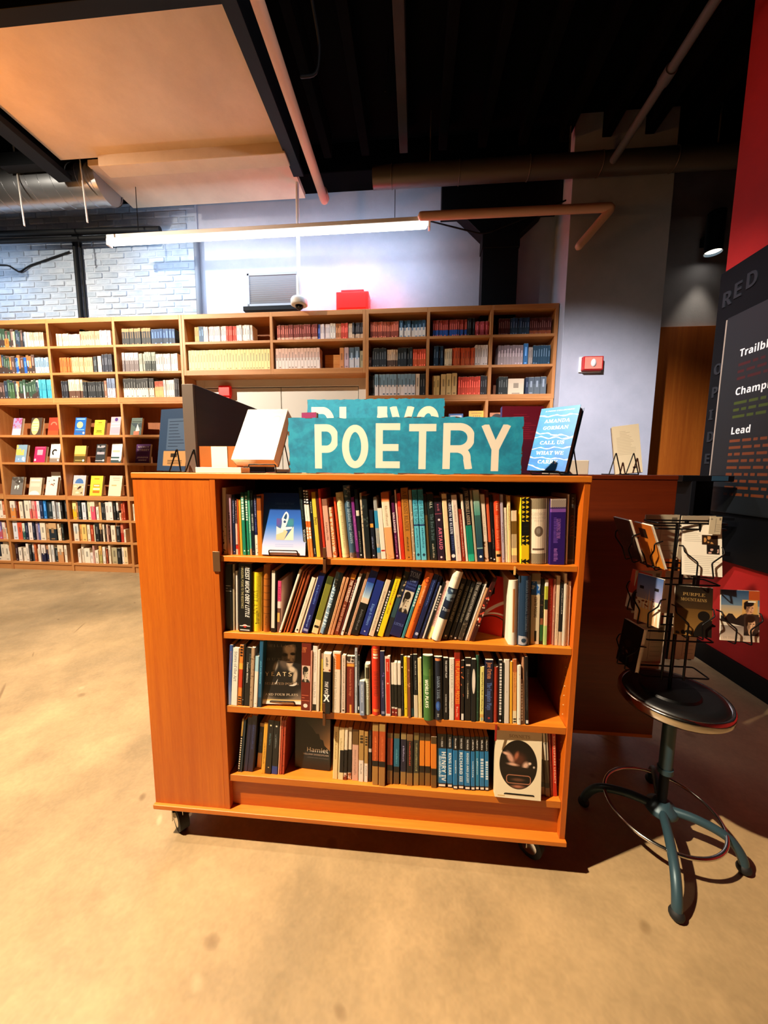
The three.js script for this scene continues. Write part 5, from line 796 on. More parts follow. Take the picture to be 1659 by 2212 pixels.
// ---------------------------------------------------------------- books and stands on the cart top
const TOP = 1.4005;
illus.gorman = (c, W, H) => {
  OPS.G(c, W, H, [0, 1, '#0a90e2', '#0a6cc4']); blotches(c, 0, 0, W, H, '#189ae033', 30, W * 0.05, W * 0.2);
  c.fillStyle = '#f6f4ee'; const wave = (y, a, t, slope) => { c.beginPath(); for (let i = 0; i <= 30; i++) c.lineTo(W * i / 30, H * (y + slope * i / 30) + Math.sin(i * 0.55 + y * 31) * a * H - (t * (0.35 + 0.3 * Math.sin(i * 1.3 + y * 17))) * H); for (let i = 30; i >= 0; i--) c.lineTo(W * i / 30, H * (y + slope * i / 30) + Math.sin(i * 0.5 + y * 31 + 0.5) * a * H + t * H); c.fill(); };
  wave(0.125, 0.01, 0.013, 0.01); wave(0.385, 0.012, 0.013, 0.09); wave(0.46, 0.014, 0.012, 0.04); wave(0.645, 0.012, 0.010, -0.01); wave(0.785, 0.008, 0.011, 0.03); wave(0.905, 0.005, 0.012, 0.17);
  c.fillStyle = '#eaf4f8'; fitText(c, 'A POEM COLLECTION', W * 0.5, H * 0.055, W * 0.74, H * 0.025, 'i');
  [['AMANDA', 0.215, 0.66], ['GORMAN', 0.325, 0.66], ['CALL US', 0.56, 0.64], ['WHAT WE', 0.72, 0.72], ['CARRY', 0.86, 0.52]].forEach(([t, y, w]) => { c.fillStyle = '#fbfaf4'; fitText(c, t, W * 0.5, y * H, w * W, H * 0.078, 'r'); }); c.fillStyle = '#dff0f4'; fitText(c, 'POEMS', W * 0.5, H * 0.44, W * 0.18, H * 0.022, 'f');
};
illus.relief = (c, W, H) => {
  c.fillStyle = '#746c58'; c.fillRect(-1, -1, W + 2, H + 2); blotches(c, 0, 0, W, H, '#645b4644', 40, W * 0.04, W * 0.2); c.lineCap = 'round';
  const st = (col, lw, pts) => { c.strokeStyle = col; c.lineWidth = lw * W; c.beginPath(); c.moveTo(pts[0] * W, pts[1] * H); for (let i = 2; i + 3 < pts.length + 1; i += 4) c.quadraticCurveTo(pts[i] * W, pts[i + 1] * H, pts[i + 2] * W, pts[i + 3] * H); c.stroke(); };
  const d = '#251b0e', m = '#463b26';
  for (let i = 0; i < 9; i++) { st(i % 2 ? d : m, 0.012, [0.08 + i * 0.035, 0.38 + i * 0.01, 0.1 + i * 0.02, 0.65, 0.05 + i * 0.05, 0.93]); }
  for (let i = 0; i < 8; i++) { st(i % 2 ? m : d, 0.012, [0.55 + i * 0.05, 0.62 + i * 0.012, 0.6 + i * 0.03, 0.78, 0.48 + i * 0.065, 0.96]); }
  st(d, 0.02, [0.16, 0.05, 0.3, 0.02, 0.28, 0.14, 0.24, 0.2, 0.14, 0.17]); st(d, 0.018, [0.68, 0.22, 0.72, 0.12, 0.86, 0.16, 0.92, 0.24, 0.8, 0.3]); st(m, 0.02, [0.3, 0.18, 0.33, 0.32, 0.36, 0.46, 0.48, 0.5, 0.62, 0.46]); st(d, 0.015, [0.62, 0.48, 0.68, 0.42, 0.74, 0.34, 0.82, 0.42, 0.92, 0.44]); st(m, 0.025, [0.06, 0.36, 0.18, 0.28, 0.28, 0.36]); st(d, 0.02, [0.5, 0.6, 0.7, 0.55, 0.92, 0.6]); st(d, 0.012, [0.3, 0.35, 0.26, 0.55, 0.22, 0.75]);
  c.fillStyle = '#efe8d4'; fitText(c, 'SELECTED', W * 0.44, H * 0.24, W * 0.26, H * 0.035, 'f'); fitText(c, 'POEMS', W * 0.44, H * 0.29, W * 0.18, H * 0.035, 'f'); fitText(c, 'TRANSLATED AND INTRODUCED', W * 0.55, H * 0.83, W * 0.66, H * 0.028, 'f');
};
const backCover = (bg, ink, label) => (c, W, H) => { c.fillStyle = bg; c.fillRect(-1, -1, W + 2, H + 2); c.fillStyle = ink; for (let i = 0; i < 16; i++) c.fillRect(W * (i < 4 ? 0.28 : 0.14), H * (0.12 + i * 0.032), W * rr(i < 4 ? 0.2 : 0.5, i < 4 ? 0.4 : 0.7), Math.max(1.5, H * 0.006)); if (label) label(c, W, H); };
place(tag(coverBook('book', 0.133, 0.222, 0.028, illus.gorman, '#1a4c8c', { hard: 0.003, pages: std({ color: 0x6c6c78, roughness: 0.9 }) }), 'bright blue poetry hardback with white waves leaning on the cart top', 'book'), 0.43, TOP + 0.015, -1.244, -0.84, 0.28, -0.03);
easel(0.445, TOP, -1.258, -0.84, 0.1, 0.014, 'black wire easel under the bright blue poetry hardback');
place(tag(coverBook('book', 0.160, 0.226, 0.046, illus.relief, '#c8bc9c', { k: 1700 }), 'thick cream book with carved relief figures leaning on the cart top', 'book'), -0.566, TOP + 0.047, -1.217, -0.07, 0.57, -0.01);
easel(-0.53, TOP, -1.24, -0.07, 0.1, 0.03, 'black wire easel holding the cream relief book');
place(tag(coverBook('book', 0.151, 0.252, 0.028, backCover('#5c0c22', '#8c1c30', (c, W, H) => { OPS.G(c, W, H, [0.5, 1, '#4a0a20', '#2c0a24']); }), '#20286c', { pages: M.paperWhite }), 'maroon hardback standing upright behind the blue poetry book', 'book'), 0.395, TOP + 0.005, -1.39, 0.01, 0.12, -0.01);
place(tag(coverBook('book', 0.15, 0.24, 0.03, (c, W, H) => { c.fillStyle = '#1d2f48'; c.fillRect(-1, -1, W + 2, H + 2); c.fillStyle = '#34455c'; c.fillRect(W * 0.28, H * 0.16, W * 0.7, H * 0.5); c.fillStyle = '#182438'; for (let i = 0; i < 9; i++) c.fillRect(W * 0.34, H * (0.2 + i * 0.05), W * rr(0.3, 0.56), H * 0.012); c.fillStyle = '#8c6a44'; c.fillRect(W * 0.2, H * 0.68, W * 0.8, H * 0.24); c.fillStyle = '#20180f'; c.fillRect(W * 0.46, H * 0.72, W * 0.22, H * 0.06); for (let i = 0; i < 3; i++) c.fillRect(W * 0.36, H * (0.83 + i * 0.025), W * 0.5, H * 0.009); }, '#1d2f48', { pages: M.paperWhite, hard: 0.002 }), 'dark navy book seen from the back at the end of the cart top', 'book'), -0.936, TOP + 0.005, -1.311, -0.28, 0.14, -0.01);
// wire stands seen from behind
function zigzagStand(x, y, z, yaw, s, label) { const g = base('wire_stand', [x, y, z], yaw), r = 0.0024; part('wire_frame', [wire([[-0.055 * s, r, 0.0], [-0.03 * s, 0.085 * s, -0.012], [-0.012 * s, r, 0.0], [0.006 * s, r, 0.0], [0.034 * s, 0.085 * s, -0.012], [0.052 * s, r, 0.0]], r, 0.007), wire([[-0.055 * s, r, 0], [-0.055 * s, r, -0.07], [0.052 * s, r, -0.07], [0.052 * s, r, 0]], r, 0.006)], M.blackMetal, g); tag(g, label, 'book stand'); return g; }
zigzagStand(-0.815, TOP, -1.212, 0.0, 1.0, 'black zigzag wire stand behind the dark navy book');
place(tag(coverBook('book', 0.108, 0.226, 0.024, backCover('#ece2cc', '#bcae94', (c, W, H) => { c.fillStyle = '#4c3a34'; c.fillRect(W * 0.66, H * 0.87, W * 0.14, H * 0.035); }), '#4a3430', { right: true }), 'cream paperback seen from the back above the red-brown side panel', 'book'), 0.990, TOP + 0.008, -1.77, -0.28, 0.14, 0.11);
zigzagStand(0.955, TOP, -1.745, 0.0, 1.2, 'thin black zigzag wire stand holding the cream paperback');
tag(part('book', [bx(-0.738, -0.578, TOP, TOP + 0.019, -1.222, -1.158, 0.001)], M.paperWhite), 'white booklet lying flat by the cream relief book', 'booklet');
{ const g = base('book', [-0.765, TOP, -1.262]); part('cover', [bx(-0.02, 0.145, 0, 0.095, 0, 0.004), bx(-0.02, 0.145, 0, 0.004, -0.06, 0)], std({ color: 0xa05a20, roughness: 0.5 }), g); part('paper_band', bx(0.028, 0.088, 0.001, 0.094, 0.004, 0.006), M.paperWhite, g); tag(g, 'short orange-brown book with a white paper band on the cart top', 'book'); }
place(tag(coverBook('book', 0.07, 0.26, 0.02, (c, W, H) => { c.fillStyle = '#14264c'; c.fillRect(-1, -1, W + 2, H + 2); c.fillStyle = '#7c1c50'; c.fillRect(0, 0, W, H * 0.14); c.fillStyle = '#e8e0d8'; c.fillRect(W * 0.2, H * 0.78, W * 0.5, H * 0.09); }, '#5c1848'), 'magenta-topped navy book peeking out behind the cream relief book', 'book'), -0.466, TOP, -1.55, -0.2, 0.04);
{ // row of books capped by a wooden block, on a flat white book
  const g = base('book', [0.60, TOP, -1.74]); part('cover', [bx(-0.06, 0.10, 0, 0.003, -0.1, 0.02), bx(-0.06, 0.10, 0.028, 0.032, -0.1, 0.02), bx(-0.06, -0.056, 0, 0.032, -0.1, 0.02)], M.blackPaint, g); part('pages', bx(-0.055, 0.097, 0.003, 0.028, -0.1, 0.018), M.paperWhite, g); tag(g, 'black-covered white-edged book lying flat under a row of upright books', 'book');
}
[[0.588, 0.022, '#dcd4c8', 'white upright book under the orange block'], [0.613, 0.026, '#3c7c8c', 'teal upright book under the orange block'], [0.642, 0.034, '#14181a', 'black upright book under the orange block']].forEach(([x, w, col, l]) => { const g = shelfBook(w, 0.135, 0.1, col, 'S .3 .7 #808080', false); place(g, x, TOP + 0.033, -1.735); tag(g, l, 'book'); });
tag(part('wooden_block', bx(0.605, 0.69, TOP + 0.169, TOP + 0.232, -1.80, -1.71, 0.004), M.lightWood), 'small orange wooden block resting on three upright books', 'block');
tag(part('white_box', bx(0.70, 0.80, TOP, TOP + 0.066, -1.83, -1.75, 0.003), M.paperWhite), 'small white box beside the flat book on the cart', 'box');
tag(part('booklet', bx(-0.52, -0.40, TOP, TOP + 0.014, -1.45, -1.3, 0.001), M.paperWhite), 'thin white booklet lying behind the easel of the relief book', 'booklet');

// ---------------------------------------------------------------- long dark board on the cart top
{ const g = base('dark_panel', [-0.79, TOP, -1.25]); part('panel_edge', bx(-0.043, 0, 0, 0.312, -0.012, 0, 0.002), std({ color: 0x54453a, roughness: 0.6 }), g); part('panel_board', bx(-0.043, 0, 0, 0.312, -0.73, -0.012, 0.002), M.darkWood, g); part('bolt', new THREE.SphereGeometry(0.004, 10, 8).translate(-0.012, 0.075, 0.001), M.chrome, g); tag(g, 'long dark brown board standing on edge along the cart top', 'board'); }

// ---------------------------------------------------------------- wall bookcases
const bZ0 = ZF, bZ1 = ZW;
function wallCase(label, xs, ys, { depth = 0.3, thick = {} } = {}) {   // uprights at xs, boards with their top faces at ys (last is the top)
  const g = base('wall_bookcase'), t = 0.034;
  for (const x of xs) part('upright', bx(x - t / 2, x + t / 2, ys[0] < 0.2 ? 0 : ys[0] - (thick[0] ?? 0.03), ys[ys.length - 1], bZ0 - 0.001, bZ1 + 0.004, 0.002), M.shelfWood, g);
  ys.forEach((y, i) => { for (let k = 0; k + 1 < xs.length; k++) part(i === ys.length - 1 ? 'top_board' : 'shelf', bx(xs[k] + t / 2, xs[k + 1] - t / 2, y - (thick[i] ?? 0.03), y, bZ0, bZ1 + 0.006, 0.002), M.shelfWood, g); });
  for (let k = 0; k + 1 < xs.length; k++) part('back_panel', bx(xs[k] + t / 2, xs[k + 1] - t / 2, ys[0], ys[ys.length - 1], bZ1 + 0.006, bZ1 + 0.014), M.shelfBack, g);
  if (ys[0] < 0.2) part('plinth', bx(xs[0], xs[xs.length - 1], 0, ys[0] - 0.03, bZ0 - 0.012, bZ0 - 0.03), M.shelfWood, g);
  return tag(g, label, 'bookcase', 'wooden bookcases along the back wall');
}
wallCase('upper wall bookcase under the painted bricks, full of boxed rows', [-6.55, -5.65, -4.746, -3.835, -2.942], [2.325, 2.645, 2.975, 3.31], { thick: { 0: 0.062, 3: 0.055 } });
wallCase('wide upper wall bookcase bridging the pale doorway', [-2.905, -1.777, -0.634], [2.645, 2.985, 3.31], { thick: { 0: 0.062, 2: 0.055 } });
wallCase('upper wall bookcase between the doorway and the white pillar', [-0.598, 0.125, 0.852, 1.575], [2.315, 2.65, 2.985, 3.31], { thick: { 0: 0.055, 3: 0.055 } });
wallCase('lower wall bookcase with three display shelves over three packed shelves', [-6.55, -5.62, -4.695, -3.80, -2.942], [0.112, 0.418, 0.718, 1.04, 1.487, 1.85, 2.262], { thick: { 3: 0.055, 6: 0.02 } });
wallCase('lower wall bookcase right of the doorway behind the signs', [-0.598, 0.10, 0.83, 1.57], [0.112, 0.418, 0.718, 1.04, 1.487, 1.85, 2.259], { thick: { 3: 0.055, 6: 0.02 } });
const LOWER_SPINES = [
  [-5.031, 0.115, 0.425, 0.244, '#c8a070', '#182830', 0.35],
  [-5.030, 0.090, 0.725, 0.244, '#16262e', '#16262e', 0.50],
  [-4.929, 0.088, 0.120, 0.244, '#ecd4b4', '#c88c58', 0.40],
  [-5.163, 0.080, 0.425, 0.251, '#e4dac4', '#e4dac4', 0.50],
  [-5.772, 0.073, 0.120, 0.265, '#ece0cc', '#ece0cc', 0.50],
  [-5.358, 0.073, 0.725, 0.257, '#e8dcc8', '#e8dcc8', 0.50],
  [-5.583, 0.070, 0.425, 0.265, '#e0e4f0', '#e0e4f0', 0.50],
  [-5.573, 0.076, 0.725, 0.240, '#f0dccc', '#dc8c44', 0.40],
  [-4.133, 0.079, 0.120, 0.228, '#b4a884', '#b4a884', 0.50],
  [-4.538, 0.086, 0.120, 0.206, '#ece4d0', '#ece4d0', 0.50],
  [-4.654, 0.073, 0.425, 0.242, '#d4d8d4', '#ecd4bc', 0.45],
  [-5.508, 0.070, 0.425, 0.247, '#d8583c', '#d8583c', 0.50],
  [-4.378, 0.064, 0.725, 0.265, '#ecd4b8', '#d8506c', 0.30],
  [-4.545, 0.071, 0.425, 0.236, '#e8c470', '#e8c470', 0.50],
  [-4.660, 0.066, 0.725, 0.251, '#f4e090', '#ecb41c', 0.45],
  [-4.336, 0.059, 0.425, 0.259, '#15181a', '#15181a', 0.50],
  [-4.116, 0.064, 0.425, 0.228, '#ecdcc4', '#ecdcc4', 0.50],
  [-5.177, 0.061, 0.120, 0.239, '#e8dcd4', '#1c1c40', 0.50],
  [-5.336, 0.058, 0.425, 0.249, '#eee0dc', '#eee0dc', 0.50],
  [-4.109, 0.052, 0.725, 0.264, '#efe2da', '#efe2da', 0.50],
  [-4.514, 0.056, 0.725, 0.239, '#dce0e8', '#dce0e8', 0.50],
  [-5.680, 0.054, 0.425, 0.241, '#d8b8a0', '#d8b8a0', 0.50],
  [-5.832, 0.049, 0.120, 0.265, '#14285c', '#14285c', 0.50],
  [-5.751, 0.048, 0.725, 0.265, '#efe6d6', '#efe6d6', 0.50],
  [-3.949, 0.054, 0.120, 0.234, '#ecd09c', '#ecd09c', 0.50],
  [-5.791, 0.049, 0.425, 0.254, '#6c5c8c', '#c05c70', 0.50],
  [-4.740, 0.047, 0.120, 0.263, '#14181c', '#14181c', 0.50],
  [-4.161, 0.050, 0.725, 0.246, '#ecd8d0', '#ecd8d0', 0.50],
  [-5.128, 0.049, 0.725, 0.250, '#16284c', '#16284c', 0.50],
  [-4.426, 0.046, 0.725, 0.265, '#f0e0b4', '#f0e0b4', 0.50],
  [-3.839, 0.052, 0.425, 0.233, '#dcb888', '#dcb888', 0.50],
  [-5.436, 0.051, 0.725, 0.236, '#eee0cc', '#eee0cc', 0.50],
  [-5.112, 0.049, 0.120, 0.245, '#b4805c', '#16183c', 0.30],
  [-4.751, 0.050, 0.425, 0.237, '#141414', '#141414', 0.50],
  [-3.821, 0.051, 0.725, 0.232, '#c8421c', '#c8421c', 0.50],
  [-4.041, 0.053, 0.120, 0.222, '#141618', '#141618', 0.50],
  [-4.028, 0.053, 0.425, 0.222, '#12161a', '#12161a', 0.50],
  [-5.395, 0.049, 0.425, 0.240, '#16203c', '#16203c', 0.50],
  [-5.077, 0.044, 0.725, 0.262, '#1c6cb4', '#1c6cb4', 0.50],
  [-5.082, 0.047, 0.425, 0.244, '#c09468', '#c09468', 0.50],
  [-4.689, 0.043, 0.120, 0.262, '#1c6c94', '#d4e0e8', 0.50],
  [-5.617, 0.043, 0.725, 0.258, '#f0dccc', '#7c2c14', 0.40],
  [-4.986, 0.055, 0.120, 0.200, '#1a2428', '#1a2428', 0.50],
  [-4.561, 0.041, 0.725, 0.265, '#16242c', '#16242c', 0.50],
  [-5.739, 0.045, 0.425, 0.241, '#ece0d8', '#e0a080', 0.40],
  [-5.249, 0.042, 0.725, 0.257, '#e8a8a0', '#e07c70', 0.50],
  [-4.312, 0.041, 0.120, 0.251, '#dcac5c', '#b4a860', 0.50],
  [-5.525, 0.052, 0.120, 0.196, '#f0e6da', '#f0e6da', 0.50],
  [-5.172, 0.041, 0.725, 0.248, '#e8e0e8', '#e8e0e8', 0.50],
  [-4.695, 0.038, 0.425, 0.265, '#e0987c', '#e0987c', 0.50],
  [-4.937, 0.039, 0.725, 0.249, '#c8ccd0', '#c8ccd0', 0.50],
  [-4.468, 0.041, 0.425, 0.236, '#eedcc0', '#eedcc0', 0.50],
  [-4.756, 0.037, 0.725, 0.261, '#14191c', '#14191c', 0.50],
  [-4.719, 0.037, 0.725, 0.260, '#181c20', '#181c20', 0.50],
  [-3.802, 0.040, 0.120, 0.239, '#2c1410', '#2c1410', 0.50],
  [-3.972, 0.037, 0.425, 0.258, '#dc7458', '#b42818', 0.50],
  [-4.839, 0.036, 0.725, 0.265, '#141414', '#141414', 0.50],
  [-5.027, 0.039, 0.120, 0.244, '#d4d4d0', '#d4d4d0', 0.50],
  [-4.422, 0.041, 0.425, 0.230, '#a83c18', '#a83c18', 0.50],
  [-5.576, 0.038, 0.120, 0.247, '#301418', '#301418', 0.50],
  [-4.053, 0.035, 0.725, 0.265, '#121212', '#121212', 0.50],
  [-4.827, 0.038, 0.120, 0.244, '#eedfc8', '#eedfc8', 0.50],
  [-4.255, 0.039, 0.120, 0.235, '#eee4d8', '#eee4d8', 0.50],
  [-5.401, 0.036, 0.120, 0.253, '#eee4d8', '#eee4d8', 0.50],
  [-5.436, 0.039, 0.425, 0.233, '#d4e0d0', '#2c5c58', 0.50],
  [-5.203, 0.036, 0.425, 0.251, '#54588c', '#54588c', 0.50],
  [-4.270, 0.034, 0.425, 0.265, '#d8b080', '#2c201c', 0.35],
  [-4.365, 0.047, 0.120, 0.185, '#eee2cc', '#eee2cc', 0.50],
  [-4.584, 0.033, 0.120, 0.262, '#dcd0bc', '#dcd0bc', 0.50],
  [-4.226, 0.036, 0.725, 0.240, '#14181c', '#14181c', 0.50],
  [-5.275, 0.034, 0.425, 0.252, '#141c34', '#141c34', 0.50],
  [-5.294, 0.032, 0.120, 0.258, '#d06c3c', '#d06c3c', 0.50],
  [-5.237, 0.032, 0.425, 0.251, '#a894a8', '#a894a8', 0.50],
  [-5.625, 0.035, 0.425, 0.228, '#2c1c34', '#2c1c34', 0.50],
  [-3.786, 0.031, 0.425, 0.257, '#e8d4ac', '#e8d4ac', 0.50],
  [-4.166, 0.030, 0.120, 0.265, '#eadcc0', '#eadcc0', 0.50],
  [-5.452, 0.042, 0.120, 0.189, '#eee2d0', '#eee2d0', 0.50],
  [-5.647, 0.039, 0.120, 0.203, '#eee6da', '#eee6da', 0.50],
  [-4.372, 0.033, 0.425, 0.238, '#ece0bc', '#ece0bc', 0.50],
  [-5.328, 0.031, 0.120, 0.252, '#e8dcd4', '#3c4450', 0.50],
  [-5.205, 0.031, 0.725, 0.251, '#d85860', '#d85860', 0.50],
  [-4.896, 0.032, 0.725, 0.237, '#9ca0a8', '#9ca0a8', 0.50],
  [-4.853, 0.031, 0.425, 0.244, '#16201c', '#16201c', 0.50],
  [-4.624, 0.039, 0.120, 0.193, '#eee2d4', '#eee2d4', 0.50],
  [-3.838, 0.034, 0.120, 0.218, '#ece0d4', '#d89850', 0.45],
  [-5.648, 0.028, 0.725, 0.259, '#e8b88c', '#e8b88c', 0.50],
  [-4.405, 0.028, 0.120, 0.255, '#c8988c', '#c8988c', 0.50],
  [-5.607, 0.028, 0.120, 0.254, '#ece0d4', '#ece0d4', 0.50],
  [-3.916, 0.027, 0.725, 0.263, '#a03410', '#a03410', 0.50],
  [-4.005, 0.027, 0.725, 0.258, '#f0e8dc', '#181818', 0.50],
  [-5.469, 0.028, 0.725, 0.246, '#d87c34', '#d87c34', 0.50],
  [-5.212, 0.028, 0.120, 0.246, '#eee4dc', '#eee4dc', 0.50],
  [-5.280, 0.027, 0.725, 0.251, '#e8dcd0', '#d0605c', 0.45],
  [-3.982, 0.028, 0.120, 0.241, '#eee0d0', '#eee0d0', 0.50],
  [-5.058, 0.027, 0.120, 0.245, '#eee6da', '#eee6da', 0.50],
  [-4.575, 0.028, 0.425, 0.236, '#d89c54', '#d89c54', 0.50],
  [-4.255, 0.027, 0.725, 0.244, '#e4b074', '#e4b074', 0.50],
  [-4.909, 0.027, 0.425, 0.244, '#eadcc0', '#eadcc0', 0.50],
  [-5.359, 0.027, 0.120, 0.240, '#1c2024', '#1c2024', 0.50],
  [-4.304, 0.036, 0.725, 0.179, '#f0e4d4', '#f0e4d4', 0.50],
  [-4.590, 0.026, 0.725, 0.236, '#8c5c34', '#8c5c34', 0.50],
  [-4.450, 0.041, 0.120, 0.148, '#e8dcd4', '#e8dcd4', 0.50],
  [-4.149, 0.025, 0.425, 0.228, '#4c1c0c', '#4c1c0c', 0.50],
  [-3.943, 0.025, 0.725, 0.227, '#b04018', '#b04018', 0.50],
  [-4.452, 0.021, 0.725, 0.265, '#121212', '#121212', 0.50],
  [-4.227, 0.023, 0.425, 0.241, '#ecdcc4', '#ecdcc4', 0.50],
  [-4.175, 0.023, 0.425, 0.241, '#e4b49c', '#e4b49c', 0.50],
  [-4.863, 0.023, 0.725, 0.237, '#f0ece8', '#f0ece8', 0.50],
  [-4.187, 0.023, 0.725, 0.228, '#1c1c1c', '#1c1c1c', 0.50],
  [-5.494, 0.021, 0.725, 0.246, '#6c2010', '#6c2010', 0.50],
  [-4.050, 0.020, 0.425, 0.258, '#d89c68', '#d89c68', 0.50],
  [-4.198, 0.021, 0.425, 0.241, '#181414', '#181414', 0.50],
  [-4.212, 0.023, 0.120, 0.210, '#8c3c18', '#8c3c18', 0.50],
  [-4.881, 0.027, 0.425, 0.175, '#ecdcc4', '#ecdcc4', 0.50],
  [-3.917, 0.026, 0.425, 0.178, '#ead8bc', '#ead8bc', 0.50],
  [-5.242, 0.025, 0.120, 0.182, '#ecd4ac', '#ecd4ac', 0.50],
  [-5.382, 0.018, 0.725, 0.245, '#201c1c', '#201c1c', 0.50],
  [-3.768, 0.018, 0.725, 0.226, '#ecdcc0', '#ecdcc0', 0.50],
  [-5.470, 0.015, 0.120, 0.190, '#141414', '#141414', 0.50],
  [-3.973, 0.024, 0.725, 0.100, '#ecc8a8', '#ecc8a8', 0.50],
];
